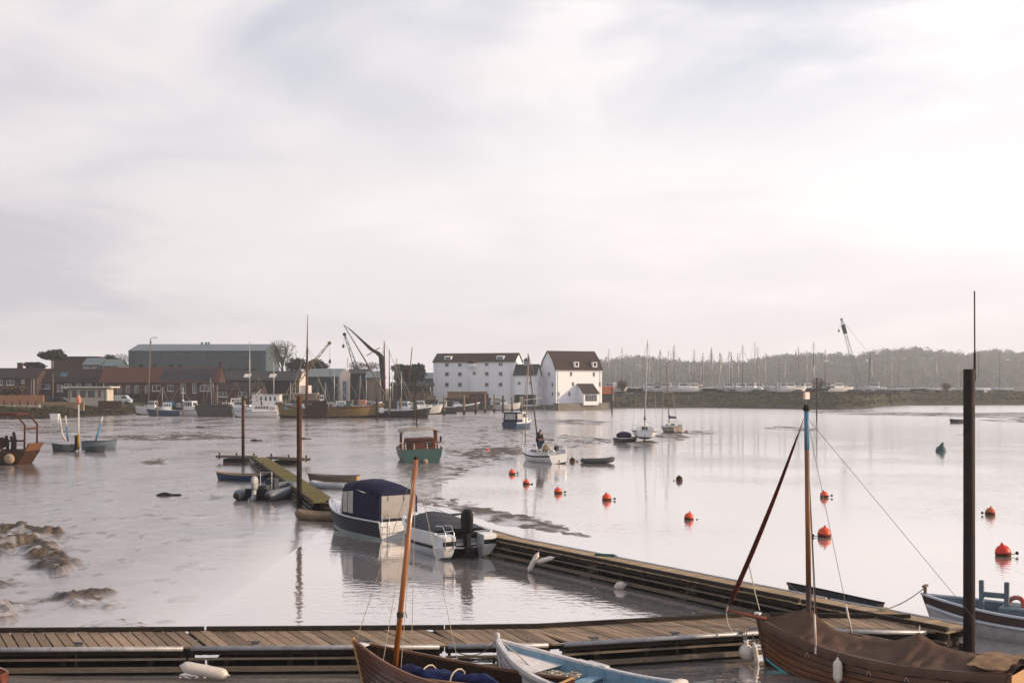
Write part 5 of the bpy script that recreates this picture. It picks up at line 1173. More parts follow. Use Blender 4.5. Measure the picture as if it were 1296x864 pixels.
# dredging boat at the left edge
def dredger():
    r = thing('dredging_barge', 'rusty brown workboat with tubular gantry and machinery on its deck', 'boat', (-40.9,95.2,0), R(-4)); r.scale = (1,.62,1)
    b = MB(); b.prism([(-6.5,-.3),(1.6,-.3),(2.55,1.15),(-6.5,.95)], -2.0, 2.0); b.build('hull', mat('rust_brown_hull', (.12,.06,.03), .7, .3, 1.2, dirt=.6, dirtcol=(.05,.03,.02)), r, bevel=.05)
    b = MB(); b.prism([(-6.52,-.32),(1.55,-.32),(1.75,.22),(-6.52,.22)], -2.03, 2.03); b.build('black_bottom', antifoul, r)
    b = MB(); b.prism([(1.72,.15),(1.80,.15),(2.85,1.75),(2.72,1.75)], -2.0, 2.0); b.build('bow_ramp', mat('sunlit_bow_plate', (.26,.15,.08), .6, .2, 2, dirt=.5, dirtcol=(.12,.06,.03)), r)  # warm sun on the end plate is put into its lighter colour
    b = MB(); b.box((-2,-1.98,1.08), (8.6,.10,.22)); b.build('bulwark', mat('rust_brown_hull', (.16,.085,.035)), r); b = MB(); b.box((-2,1.98,1.08), (8.6,.10,.22)); b.build('bulwark', mat('rust_brown_hull', (.16,.085,.035)), r)
    gm = mat('brown_gantry_paint', (.15,.06,.04), .6, .25, 3)
    for y in (-1.7,1.7): MB().tube([(2.3,y,1.0),(2.35,y,3.2),(1.6,y,4.05),(-6.5,y,4.15)], .085, 8).build('gantry_tube', gm, r, True)
    MB().tube([(2.33,-1.7,2.9),(2.33,1.7,2.9)], .07, 8).build('gantry_cross_tube', gm, r); MB().tube([(1.6,-1.7,4.05),(1.6,1.7,4.05)], .07, 8).build('gantry_cross_tube', gm, r)
    b = MB(); b.box((-2.3,.2,1.9), (2.2,1.8,1.4)); b.build('engine_house', mat('dark_green_machine', (.03,.035,.028), .6), r, bevel=.1)
    b = MB(); b.box((-.5,-.4,1.5), (.9,1.2,.9)); b.build('winch_frame', rust_dark, r, bevel=.05)
    b = MB(); b.lathe([(.45,-.5),(.45,-.42),(.2,-.42),(.2,.42),(.45,.42),(.45,.5)], 14, (0,0,0), Euler((PI/2,0,0)).to_matrix()); b.build('winch_drum', rust, r, loc=(-.1,-.4,1.75))
    for k, (x, y, hh) in enumerate(((.75,-1.2,1.4),(1.4,-1.3,1.7),(-1.2,-1.4,1.7),(-3.2,-1.3,1.2),(.4,1.2,1.3))):
        b = MB(); b.tube([(x,y,.95),(x+.05,y,.95+hh*.6),(x-.1,y,.95+hh)], .13, 7); b.build('bitt', rust_dark, r)
    b = MB(); b.beam((.2,-1.3,1.95),(2.2,-1.3,1.95),.12,.14); b.build('deck_beam', rust_dark, r)
    b = MB(); b.tube([(.5,-1.6,1.0),(-.2,-1.7,1.6),(-.6,-1.7,2.0)], .06, 6); b.build('hose', white_plastic, r)
    for k in range(5): b = MB(); b.box((-3.9+.7*k+.2*math.sin(k*5),-1.3+.3*math.sin(k*3),1.35+.15*math.sin(k*7)), (.5,.5,.6+.2*math.sin(k*4)), rz=k); b.build('deck_gear', rust_dark if k % 2 else mat('dark_green_machine', (.03,.035,.028)), r, bevel=.06)
    b = MB(); b.ball((1.25,-2.25,.55), .42, 14, 10); b.build('ball_fender', mat('grubby_fender', (.55,.47,.38)), r, True)
    b = MB(); b.ball((-.1,-2.25,.45), .34, 14, 10); b.build('ball_fender', rubber, r, True)
dredger()
# two grey skiffs with tall curved poles and a marker post between
low_dinghy('grey skiff with white and blue curved poles rising from it', (-42.9,113.6), 205, 2.0, 1.2, mat('dark_slate_paint', (.10,.12,.135), .6, .2, 4, dirt=.4), canvas_grey, bluegrey, .7, name='skiff')
low_dinghy('grey skiff with one blue and white pole leaning outward', (-39.6,112.8), -12, 1.85, 1.2, mat('dark_slate_paint', (.10,.12,.135)), canvas_grey, bluegrey, .62, name='skiff')
low_dinghy('low grey punt lying behind the two pole skiffs', (-41.3,118.6), 5, 3.2, 1.5, bluegrey, canvas_grey, canvas_grey, .8, name='punt')
def pole(label, pts, r, m, m2=None, k=2):
    P0 = Vector(pts[0]); o = thing('slanted_pole', label, 'pole', P0)
    MB().tube([Vector(q)-P0 for q in pts[:k+1]], r, 7).build('lower_pole', m, o, True)
    MB().tube([Vector(q)-P0 for q in pts[k:]], r*.9, 7).build('upper_pole', m2 or m, o, True)
sp_white = mat('white_pole_paint', (.62,.60,.58), .6, .15, 5); sp_blue = mat('blue_pole_paint', (.12,.30,.45), .6, .15, 5)
pole('white pole curving up from the left grey skiff', [ap(83,557,113.2), ap(79.5,551,113.2), ap(77.5,543,113.2), ap(75.8,527,113.2)], .085, sp_white)
pole('straight blue pole with white tip rising from the left grey skiff', [ap(86,558,113.4), ap(85.2,551,113.4), ap(84.2,540,113.4), ap(82.8,526,113.4)], .08, sp_blue, sp_white)
pole('blue pole with white tip leaning out over the right grey skiff', [ap(121,558,113.2), ap(123.5,550,113.2), ap(127,538,113.2), ap(129.6,527,113.2)], .09, sp_blue, sp_white)
mk = thing('channel_marker', 'white post with orange top standing between the grey skiffs', 'marker post', ap(99.5,564,113.6)*1.0)
mk.location.z = 0
MB().tube([(0,0,-.5),(0,0,4.8)], .07, 8).build('post', sp_white, mk, True)
MB().tube([(0,0,.3),(0,0,1.7)], .14, 8).build('yellow_sleeve', mat('yellow_paint', (.45,.30,.04), .6), mk, True)
MB().tube([(-.25,.05,.2),(-.25,.05,1.6)], .15, 8).build('tyre_fender', rubber, mk, True)
b = MB(); b.lathe([(.16,4.6),(.22,4.8),(.21,5.15),(.16,5.35),(.06,5.45)], 12); b.build('topmark', mat('faded_orange', (.60,.30,.22), .7), mk, True)

# buoys
def buoy(label, px, py, d, m, extra=None, group=None, cat='mooring buoy'):
    p = gp(px, py); r = thing('mooring_buoy', label, cat, p, 0, group); q = d/2
    b = MB(); b.ball((0,0,q*.5), q, 16, 12, .98); b.build('ball', m, r, True)
    b = MB(); b.lathe([(q*.95,q*-.1),(q*1.012,q*.30),(q*1.012,q*.52)], 16); b.build('weed_line', mat('buoy_weed_line', (.16,.06,.025), .8, .5, 9), r, True)
    r.rotation_euler = (random.uniform(-.15,.15), random.uniform(-.2,.2), 0)
    b = MB(); b.lathe([(q*.22,q*1.42),(q*.24,q*1.55),(q*.12,q*1.66)], 8); b.build('cap', m if extra is None else extra, r, True)
    a = random.uniform(0,6.28)
    b = MB(); b.tube([(q*.1,0,q*1.55),(q*.1,0,q*1.75),(-q*.1,0,q*1.75),(-q*.1,0,q*1.55)], .016, 5); b.build('ring', rubber, r)
    s = 1 if math.cos(a) > 0 else -1
    b = MB(); b.tube([(s*q*.9,-.05,.05),(s*q*1.3,-.08,.02),(s*q*1.6,-.05,.05)], .016, 5); b.build('strop', rope_grey, r)
    b = MB(); b.ball((s*q*1.75,-.05,.04), .065, 8, 6); b.build('pick_up_float', rubber, r, True)
G = 'orange mooring buoys on the open water'
orange_red = mat('red_buoy_plastic', (.72,.055,.015), .45, .12, 5)
orange_f = mat('faded_orange_buoy', (.62,.20,.11), .6, .15, 5, dirt=.6, dirtcol=(.30,.18,.13))
for px, py, d, m, lb in ((648.3,600,.46,orange,'orange mooring buoy nearest the mud below the white sloop'),(666,612.5,.42,orange,'orange mooring buoy floating in the reflection of the sloop mast'),(706.5,624,.46,orange,'orange mooring buoy in the middle of a row of four'),(768,632.5,.5,orange,'orange mooring buoy with small dark float at the end of the row'),
    (871.5,657,.44,orange,'lone orange mooring buoy out on bright water below a dark buoy'),(1043.5,629,.47,orange,'orange mooring buoy seen between the rigging lines, farther of two'),(1043,679,.55,orange,'big orange mooring buoy seen between the rigging lines, nearer of two'),
    (1253,651,.47,orange_f,'faded orange mooring buoy with brown stained top'),(1270,703,.56,orange_red,'bright red mooring buoy off the white open workboat'),(617,571.5,.40,orange,'tiny orange buoy stranded on the mud by the sloop'),(869,547,.42,orange,'tiny orange buoy beside the small brown-banded sailing boat')):
    buoy(lb, px, py, d, m, None, G)
dk = mat('weedy_dark_buoy', (.05,.042,.022), .8, .35, 5)
buoy('dark weedy mooring buoy above the lone orange one', 860, 608, .44, dk, None, 'dark mooring buoys'); buoy('dark weedy mooring buoy tied to the stern of the white sloop', 724.5, 584, .46, dk, None, 'dark mooring buoys')
o = thing('channel_buoy', 'green conical channel buoy tilted on the water', 'buoy', gp(1190.5,571), 0, None, R(6), R(12))
gm = mat('green_buoy_paint', (.02,.13,.12), .5, .2, 4)
b = MB(); b.lathe([(.30,-.3),(.48,-.1),(.48,.25),(.40,.38)], 14); b.build('float', gm, o, True)
b = MB(); b.lathe([(.36,.36),(.26,.52),(.12,.82),(.05,.92)], 12); b.build('cone', gm, o, True)
# stakes and far little boats
def stake(label, px, py, ptop, w, m, topm=None, lean=0.0):
    p = gp(px, py); Y = p.y; top = H-(ptop-CY)/F*Y; o = thing('mooring_stake', label, 'stake', p)
    MB().tube([(0,0,-1),(lean,0,top)], [w,w*.85], 7).build('post', m, o, True)
    if topm: b = MB(); b.lathe([(w*1.6,top-.45),(w*1.6,top),(w*.4,top+.1)], 8); b.build('topmark', topm, o)
stake('tall dark stake on a mud patch off the grass bank', 1033.6, 533, 478, .13, rust_dark)
stake('short dark stake with red top in front of the orange-roofed hut', 774.5, 524, 489, .16, rust_dark, mat('faded_red_paint', (.42,.08,.05)))
r_, _ = low_dinghy('small dark boat aground far off near the thick steel pile', (77.3,206.0), 195, 2.6, 1.6, black_paint, canvas_grey, bluegrey, .6, name='stranded_dinghy')
for px, py, lb in ((252,541,'small weedy rock on the mud off the black barge'),(322,558,'weedy stones on the mud behind the slim pile'),(384,556,'weedy stones on the mud behind the tall rusty pile'),(209,628,'flat weedy stones on the grey mud')):
    p = gp(px,py); b = MB(); b.ball((0,0,.02), .5, 9, 6, .35); b.ball((.6,.1,0), .3, 8, 5, .4)
    for i, v in enumerate(b.v): b.v[i] = (v[0]*(1+.2*math.sin(i*3.1)), v[1]*(1+.2*math.sin(i*1.7)), v[2]*(1+.3*math.sin(i*2.3)))
    tag(b.build('rock', float_mat, None, loc=p), lb, 'rock')
# ------------------------------------------------------------------ buildings on the far shore
def ray_hit(px, py, O, n):
    d = Vector(((px-CX)/F, 1, -(py-CY)/F)); C = Vector((0,0,H)); return C+d*((O-C).dot(n)/d.dot(n))
def holes_wall(x0, x1, z0, z1, holes, y=0.0, rev=.14):
    """a wall in the xz plane with rectangular openings and their reveals"""
    b = MB(); xs = sorted({x0,x1,*[h[0] for h in holes],*[h[1] for h in holes]}); zs = sorted({z0,z1,*[h[2] for h in holes],*[h[3] for h in holes]})
    for i in range(len(xs)-1):
        for j in range(len(zs)-1):
            cx, cz = (xs[i]+xs[i+1])/2, (zs[j]+zs[j+1])/2
            if any(h[0] < cx < h[1] and h[2] < cz < h[3] for h in holes): continue
            b.add([(xs[i],y,zs[j]),(xs[i+1],y,zs[j]),(xs[i+1],y,zs[j+1]),(xs[i],y,zs[j+1])], [(0,1,2,3)])
    for a,c,e,f in holes:
        for q in (((a,e),(a,f)),((c,f),(c,e)),((a,f),(c,f)),((c,e),(a,e))):
            (p,s),(t,u) = q; b.add([(p,y,s),(t,y,u),(t,y+rev,u),(p,y+rev,s)], [(0,1,2,3)])
    return b
class House:
    """front-left corner at pixel column pxl and distance Y; front wall runs to column pxr at angle yaw"""
    def __init__(s, name, label, cat, pxl, pxr, Y, yaw, d, base, pe, pr, wallm, roofm, kind='gable', over=.3, framem=None, group=None):
        s.th = R(yaw); k = (pxl-CX)/F; kr = (pxr-CX)/F; s.O = Vector((k*Y, Y, base)); c, sn = math.cos(s.th), math.sin(s.th)
        s.ex = Vector((c,sn,0)); s.ey = Vector((-sn,c,0)); s.w = (kr*Y-s.O.x)/(c-kr*sn); s.d = d; s.base = base
        Ym = Y+s.w/2*sn; s.he = H-(pe-CY)/F*Ym-base; s.hr = H-(pr-CY)/F*(Ym+d/2*c*(1 if kind != 'shed' else 2))-base
        s.r = thing(name, label, cat, s.O, s.th, group); s.wallm, s.roofm, s.kind, s.over = wallm, roofm, kind, over; s.framem = framem or gelcoat
        s.front, s.left, s.right = [], [], []
    def fw(s, px, py, wp, hp):          # window on the front wall, by pixel centre and size
        P = ray_hit(px, py, s.O, s.ey)-s.O; sc = F/(s.O.y+P.dot(s.ex)*math.sin(s.th)); u = P.dot(s.ex); z = P.z
        s.front.append((max(.1,u-wp/2/sc), min(s.w-.1,u+wp/2/sc), max(.1,z-hp/2/sc), z+hp/2/sc)); return s
    def side(s, which, px, py, wp, hp):
        O2 = s.O if which == 'l' else s.O+s.ex*s.w; n = -s.ex
        P = ray_hit(px, py, O2, n)-O2; sc = F/s.O.y; u = P.dot(s.ey); z = P.z
        (s.left if which == 'l' else s.right).append((max(.1,u-wp/2), min(s.d-.1,u+wp/2), z-hp/2/sc, z+hp/2/sc)); return s
    def glaze(s, parent, hs, place_fn, bars=True):
        for a,c,e,f in hs:
            t = min(.09,(c-a)*.12); b = MB()
            for q in ((a,a+t,e,f),(c-t,c,e,f),(a,c,e,e+t),(a,c,f-t,f)): b.box(((q[0]+q[1])/2,.07,(q[2]+q[3])/2), (q[1]-q[0],.06,q[3]-q[2]))
            if bars: b.box(((a+c)/2,.07,(e+f)/2), (t*.7,.05,f-e))
            o = place_fn(b).build('window', s.framem, parent)
            g = MB(); g.box(((a+c)/2,.10,(e+f)/2), (c-a,.02,f-e)); place_fn(g).build('pane', win_dark, o)
            g = MB(); g.box(((a+c)/2,-.04,e-.03), (c-a+.16,.14,.06)); place_fn(g).build('sill', s.framem, o)
    def build(s):
        w, d, he, hr = s.w, s.d, s.he, s.hr; r = s.r
        idt = lambda b: b
        def lf(b): b.v = [(v[1], d-v[0], v[2]) for v in b.v]; return b           # left wall local (u=depth from front, y outward) -> house
        def lf(b): b.v = [(v[1], v[0], v[2]) for v in b.v]; return b
        def rf(b): b.v = [(w-v[1], v[0], v[2]) for v in b.v]; return b
        fwl = holes_wall(0, w, -.6, he, s.front).build('front_wall', s.wallm, r, fix=True); s.glaze(r, s.front, idt)
        b = MB(); b.add([(0,d,-.6),(w,d,-.6),(w,d,he if s.kind != 'shed' else hr),(0,d,he if s.kind != 'shed' else hr)], [(0,1,2,3)]); b.build('back_wall', s.wallm, r)
        if s.kind == 'gambrel': gab = [(0,he),(d*.20,lerp(he,hr,.53)),(d*.5,hr),(d*.80,lerp(he,hr,.53)),(d,he)]
        elif s.kind == 'shed': gab = [(0,he),(d,hr)]
        elif s.kind == 'flat': gab = [(0,he),(d,he)]
        else: gab = [(0,he),(d*.5,hr),(d,he)]
        for fn, hs, nm in ((lf,s.left,'left_wall'),(rf,s.right,'right_wall')):
            b = holes_wall(0, d, -.6, he, [h for h in hs if h[3] < he]) if s.kind != 'shed' else MB()
            if s.kind == 'shed': b.add([(0,0,-.6),(d,0,-.6),(d,0,hr),(0,0,he)], [(0,1,2,3)])
            elif len(gab) > 2: b.add([(p[0],0,p[1]) for p in gab], [tuple(range(len(gab)))])
            fn(b).build(nm, s.wallm, r); s.glaze(r, [h for h in hs], fn)
        o = s.over
        if s.kind == 'front_gable':
            pass
        MB().tube([(-.1,-o*.8,he-o*.5*(hr-he)/max(.5,d/2)),(w+.1,-o*.8,he-o*.5*(hr-he)/max(.5,d/2))], .07, 6).build('gutter', clad_dark if s.wallm is not clap else s.wallm, r)
        for q in (.04,.96): MB().tube([(w*q,-.08,he-.1),(w*q,-.08,-.4)], .06, 5).build('downpipe', s.framem, r)
        n = len(gab)
        for i in range(n-1):
            (a0,b0),(a1,b1) = gab[i], gab[i+1]; e = Vector((0,a1-a0,b1-b0)); L = e.length; e.normalize(); up = Vector((0,-e.z,e.y))*.03
            p0 = Vector((0,a0,b0)); p1 = Vector((0,a1,b1))
            if i == 0: p0 = p0-e*o
            if i == n-2: p1 = p1+e*o
            q = MB(); vs_ = []
            for x in (-o, w+o):
                for p in (p0,p1): vs_ += [(x,p.y+up.y,p.z+up.z),(x,p.y+up.y*5,p.z+up.z*5)]
            q.add(vs_, [(0,2,3,1),(4,5,7,6),(0,4,6,2),(1,3,7,5),(0,1,5,4),(2,6,7,3)]); q.build('roof_slope', s.roofm, r)
        return s
def tile(name, col, **k): return mat(name, col, .85, .2, 1.6, .5, stretch=(1,3,3), dirt=.45, **k)
clap = mat('white_weatherboard', (.86,.87,.89), .6, .05, 1.2, .35, stretch=(.3,.3,16), dirt=.25, dirtcol=(.60,.60,.60))
roof_brown = tile('brown_roof_tiles', (.085,.062,.055), dirtcol=(.05,.045,.03)); roof_red = tile('red_brown_pantiles', (.14,.065,.047), dirtcol=(.08,.04,.03)); roof_dark = tile('dark_brown_tiles', (.055,.038,.034), dirtcol=(.03,.028,.025))
roof_mill = tile('mill_roof_tiles', (.085,.052,.044), dirtcol=(.05,.038,.03)); roof_orange = tile('orange_pantiles', (.36,.15,.07), dirtcol=(.2,.09,.05))
brick = mat('red_brown_brick', (.12,.07,.056), .85, .25, 3, .3, dirt=.4); brick_dark = mat('dark_brick', (.07,.04,.035), .85, .25, 3, .3)
clad_grey = mat('grey_cladding', (.115,.145,.16), .6, .12, .6, .2, stretch=(6,6,.2)); clad_roof = mat('grey_green_sheet_roof', (.15,.19,.205), .5, .12, .5, .2, stretch=(5,.5,.5)); clad_dark = mat('dark_blue_cladding', (.035,.05,.058), .6, .2, .6, .2, stretch=(6,6,.2))
timber_black = mat('black_weatherboard', (.022,.022,.022), .75, .3, 2, .3, stretch=(.3,.3,12)); cream = mat('cream_render', (.56,.52,.45), .8, .1, 1.5, dirt=.3, dirtcol=(.35,.30,.24))
shed_white = mat('whitewashed_boards', (.66,.62,.58), .7, .1, 2, .2, stretch=(8,8,.3)); slate = mat('slate_roof', (.06,.062,.06), .7, .2, 1.5, .3)

# the white granary, its annex and the mill
g = House('granary', 'long white weatherboarded granary with brown tiled roof beside the mill', 'building', 548.4, 651, 332, -15, 8.5, 1.7, 458, 447.3, clap, roof_brown)
for x in (565.5,582): 
    for y, k in ((461.5,4.2),(473.3,5.0),(486.6,5.2)): g.fw(x, y, 5.2, k)
for x in (616,633.5):
    for y, k in ((461,4.2),(473,5.2),(486.6,5.2)): g.fw(x, y, 5.2, k)
for y in (472.4,484.8): g.fw(600.2, y, 4.6, 4.4)
g.build()
b = MB(); b.box((g.w*.505,-.35,4.2), (1.7,.7,7.2)); lb = b.build('hoist_bay', clap, g.r)
Pz = ray_hit(598,458.5,g.O,g.ey)-g.O
b = MB(); b.prism([(-1.1,0),(1.1,0),(1.0,.25),(0,1.0),(-1.0,.25)], -1.3, .2); b.build('hoist_hood', roof_brown, g.r, loc=(g.w*.487,0,g.he-.35))
b = MB(); b.box((g.w*.487,-.55,g.he-.9), (1.9,1.1,1.0)); b.build('hoist_box', clap, g.r)
for k in (1.4,): pass
for fx in (.168,.815):                     # roof-lights with white dormer cheeks
    b = MB(); b.box((g.w*fx,g.d*.17,lerp(g.he,g.hr,.36)+.15), (2.0,1.1,1.0)); o = b.build('dormer', clap, g.r)
    b = MB(); b.box((g.w*fx,g.d*.17-.57,lerp(g.he,g.hr,.36)+.2), (1.5,.04,.6)); b.build('pane', win_blue, o)
    b = MB(); b.box((g.w*fx,g.d*.17,lerp(g.he,g.hr,.36)+.68), (2.3,1.5,.10), rx=R(12)); b.build('dormer_roof', shed_white, o)
b = MB(); b.box((g.w/2,g.d/2,-1.5), (g.w-.2,g.d-.2,2.6)); b.build('undercroft', timber_black, g.r)
for k in range(12): b = MB(); b.box((g.w*(k+.4)/12,-.12,-1.2), (.3,.2,2.6)); b.build('undercroft_post', timber_dark, g.r)
a = House('mill_annex', 'small white annex with dark gabled roof and rooftop lantern joined to the granary', 'building', 650.5, 678.2, 324.5, -15, 6.2, 1.7, 474.6, 461.2, clap, slate)
a.fw(657,484.8,4.2,4); a.fw(671.5,484.8,4.2,4); a.side('r',683,472,1.0,5).side('r',683,485.5,1.2,5); a.build()
b = MB(); b.box((a.w*.43,a.d*.5,a.hr+.35), (1.1,1.1,1.3)); o = b.build('roof_lantern', mat('lantern_blue_grey', (.40,.46,.50)), a.r); b = MB(); b.lathe([(1.0,0),(.1,.8),(.02,1.1)], 4, (a.w*.43,a.d*.5,a.hr+1.0)); b.build('lantern_cap', slate, o)
b = MB(); b.box((a.w/2,-.06,1.15), (a.w,.1,2.7)); b.build('dark_undercroft', timber_black, a.r)  # black panel in place of the dark undercroft behind the piles
b = MB(); b.box((a.w*.35,-.12,1.0), (1.0,.06,2.0)); b.build('door', shed_white, a.r)
m_ = House('tide_mill', 'tall white weatherboarded mill with gambrel roof and glazed porch', 'building', 703.6, 761.8, 322, 26, 9.3, 1.95, 468.3, 444.6, clap, roof_mill, 'gambrel')
for px, py in ((722.7,473),(751.5,473.5),(725,486),(759.2,486),(706.7,498.4),(720.6,498.4)): m_.fw(px,py,3.6,5.6)
for px, py in ((694.8,451),(694.8,461.8),(694.8,473.3),(699,486.4),(699,498.5)): m_.side('l',px,py,1.1,5.4)
m_.build()
for px in (730,753):
    P = ray_hit(px, 462, m_.O, m_.ey)-m_.O; u = P.dot(m_.ex); z0 = lerp(m_.he,m_.hr,.16)
    b = MB(); b.box((u,.95,z0+.75), (1.35,2.0,1.5)); o = b.build('dormer', clap, m_.r); b = MB(); b.box((u,-.07,z0+.75), (.8,.04,1.0)); b.build('pane', win_dark, o); b = MB(); b.box((u,.95,z0+1.55), (1.6,2.3,.12)); b.build('dormer_roof', roof_mill, o)
# porch
P0 = ray_hit(731, 500, m_.O, m_.ey)-m_.O; u0 = P0.dot(m_.ex); pw, pd, ph, pr_ = 4.6, 3.4, 2.7, 5.1
b = MB(); b.prism([(0,-.6),(-pd,-.6),(-pd,ph),(0,pr_)], u0, u0+pw, 'x'); po = b.build('porch', clap, m_.r)
b = MB(); b.add([(u0-.25,-pd-.35,ph-.18),(u0+pw+.25,-pd-.35,ph-.18),(u0+pw+.25,.02,pr_+.12),(u0-.25,.02,pr_+.12)], [(0,1,2,3)]); b.build('porch_roof', roof_brown, po, solid=.16)
for k in range(6): b = MB(); b.box((u0+.75+k*.62,-pd-.03,1.35), (.46,.04,1.75)); b.build('porch_pane', win_dark, po)
b = MB(); b.box((m_.w*.5,-1.2,-1.0), (m_.w+1.5,3.2,1.9)); b.build('stone_plinth', mat('concrete_plinth', (.30,.28,.25), .85, .15, 1, dirt=.4), m_.r)
b = MB(); b.box((m_.w/2,m_.d/2,-.8), (m_.w-.1,m_.d-.1,1.6)); b.build('base', mat('concrete_plinth', (.30,.28,.25)), m_.r)

House('tool_hut', 'low hut with orange pantiled roof beside the white mill', 'hut', 760.5, 776.5, 345, 4, 5, 2.6, 498, 489, timber_dark, roof_orange).build()
# town side
s_ = House('brick_house', 'brown brick house with white windows at the end of the terrace', 'house', -25, 46, 300, 0, 9, 2.4, 478.5, 466.2, brick, roof_dark); s_.fw(13,484,10,6.5).fw(29,482.5,4,5).fw(0,484,7,6.5).build()
b = MB(); b.box((s_.w*.58,s_.d*.5,s_.hr+.4), (1.2,.9,2.2)); b.build('chimney', brick, s_.r)
s_ = House('terrace_house', 'dark roofed terrace house with a blue roof window behind the cream shelter', 'house', 46.5, 125, 303, 0, 9, 2.4, 484, 466.8, brick_dark, roof_dark); s_.fw(57.5,489,12,6).fw(73.5,491,3,9).fw(78,491,3,9).fw(86,488.5,10,6).fw(99,488,6,6).fw(112,489,8,7).build()
b = MB(); b.box((s_.w*.38,s_.d*.24,lerp(s_.he,s_.hr,.5)+.22), (1.8,1.9,.16), rx=math.atan2(s_.hr-s_.he,s_.d/2)); b.build('roof_window', win_blue, s_.r)
lt = House('long_terrace', 'long brick range with red-brown pantiled roof and black solar panels', 'building', 125.5, 276, 298, 0, 9, 2.4, 484, 465.5, brick, roof_red, over=.2)
for px in (140,151,162,173,186): lt.fw(px,493,5,11)
for px, w_ in ((198,11),(216,8),(232,6),(246,5),(259,12)): lt.fw(px,491,w_,8 if w_ > 7 else 13)
lt.build()
n_ = 10; sl = math.atan2(lt.hr-lt.he, lt.d/2)
for k in range(n_): 
    for j in range(2): b = MB(); b.box((lt.w*(.505+.455*(k+.5)/n_), lt.d*(.13+.21*j), lerp(lt.he,lt.hr,.26+.42*j)+.20), (lt.w*.455/n_-.04,lt.d*.25,.06), rx=sl); b.build('solar_panel', mat('solar_panel', (.012,.013,.018), .35, .2, 2), lt.r)
b = MB(); b.box((lt.w-.5,lt.d*.5,lt.hr+.55), (.8,.8,2.2)); b.build('chimney', brick, lt.r)
for k in range(8): b = MB(); b.beam((1.5+k*1.9,-1.6,.1),(1.5+k*1.9,-1.6,3.6),.14); b.build('veranda_post', timber_dark, lt.r)
b = MB(); b.box((8.2,-.9,2.2), (15.5,1.6,.16)); b.build('balcony_deck', timber_dark, lt.r)
b = MB(); b.box((8.2,-1.66,3.1), (15.5,.05,.08)); b.build('balcony_rail', timber_grey, lt.r)
House('brick_block', 'brown brick block with flat dark roof rising behind the terrace', 'building', 65, 122, 345, 0, 10, 2.4, 451.5, 450, brick, roof_dark, 'flat').build()
for k, (x0, x1, py) in enumerate(((105,127,453.5),(128.5,150,455))):
    s_ = House('glazed_house', ('taller','lower')[k]+' of two grey gabled houses with glazed upper fronts', 'house', x0, x1, 335, 0, 8, 2.4, py+8, py, clad_grey, clad_roof); s_.fw(x0+5,py+10,6,5).fw(x0+14,py+10,6,5).build()
wh = House('warehouse', 'long grey metal-clad warehouse with rows of small windows behind the terrace', 'warehouse', 162.5, 336.5, 380, 0, 22, 2.4, 444.2, 436, clad_grey, clad_roof, over=.1, framem=clad_dark)
for px, w_, h_ in ((202,5,4),(226,5,9),(237,5,4),(265,5,9),(297,5,4),(275,4,8),(311,5,7)): wh.fw(px,449,w_,h_)
for px in (178,196,217,228,263,294,311): wh.fw(px,462.5,5,2.5)
wh.build()
b = MB(); b.box((wh.w*.47,-.1,lerp(0,wh.he,.62)), (wh.w*.93,.2,.35)); b.build('gutter_band', clad_dark, wh.r)
for k in (.47,.5,.52): b = MB(); b.lathe([(.3,0),(.3,.5),(.5,.6),(.1,.9)], 8, (wh.w*k,wh.d*.5,wh.hr)); b.build('roof_vent', clad_roof, wh.r)
b = MB(); b.box((wh.w-4.5,-3,3.5), (22,6,9.0)); b.build('side_extension', clad_roof, wh.r)
s_ = House('brick_shed', 'low brick shed with wide white windows behind the white cruisers', 'shed', 272, 331, 293, 0, 6, 2.1, 494, 484.5, brick, roof_dark); s_.fw(282,499,11,6.5).fw(307,499,11,6.5).fw(322,499,7,6).build()
s_ = House('boat_shed', 'dark boat shed with two white skylights and whitewashed end', 'shed', 286, 378, 306, 0, 11, 2.1, 481, 469.8, timber_black, slate); s_.build()
for fx in (.27,.62): b = MB(); b.box((s_.w*fx,s_.d*.2,lerp(s_.he,s_.hr,.42)+.2), (1.7,2.2,.12), rx=math.atan2(s_.hr-s_.he,s_.d/2)); b.build('skylight', shed_white, s_.r)
b = MB(); b.prism([(-.1,-.5),(12,-.5),(12,s_.he),(6,s_.hr+.5),(-.1,s_.he)], s_.w+.05, s_.w+.25, 'x'); b.build('whitewashed_gable', shed_white, s_.r)
b = MB(); b.box((s_.w+1.2,3,2.0), (2.4,5,5.2)); b.build('lean_to', shed_white, s_.r)
s_ = House('grey_shed', 'grey-blue clad shed with pale boarded gable end', 'shed', 386, 430, 318, 0, 14, 2.1, 477, 467, clad_dark, clad_roof, over=.1); s_.build()
b = MB(); b.prism([(0,-.5),(2.9,-.5),(2.9,s_.hr-1.2),(1.4,s_.hr+.15),(0,s_.hr-1.6)], 0, .25, 'y'); o = b.build('pale_gable', shed_white, s_.r, loc=(s_.w-.05,-.5,0)); b = MB(); b.box((1.4,-.03,3.2), (1.0,.05,5.0)); o2 = b.build('tall_window', win_blue, o)
House('dark_shed', 'dark clad shed standing right behind the pale boarded gable', 'shed', 440, 464, 322, 0, 12, 2.1, 473, 467.2, clad_dark, slate).build()
House('low_grey_shed', 'low grey-roofed shed partly hidden by the barge masts', 'shed', 463, 482, 312, 0, 10, 2.1, 478, 470, timber_grey, clad_roof).build()
House('grey_store', 'grey-roofed store just behind the end of the granary', 'shed', 536, 552, 350, 0, 8, 2.0, 479, 472, clad_grey, clad_roof).build()
b = House('long_black_shed', 'long low black shed under the round evergreen bush', 'shed', 495, 547, 311, 0, 5, 2.0, 488, 484, timber_black, clad_dark).build()
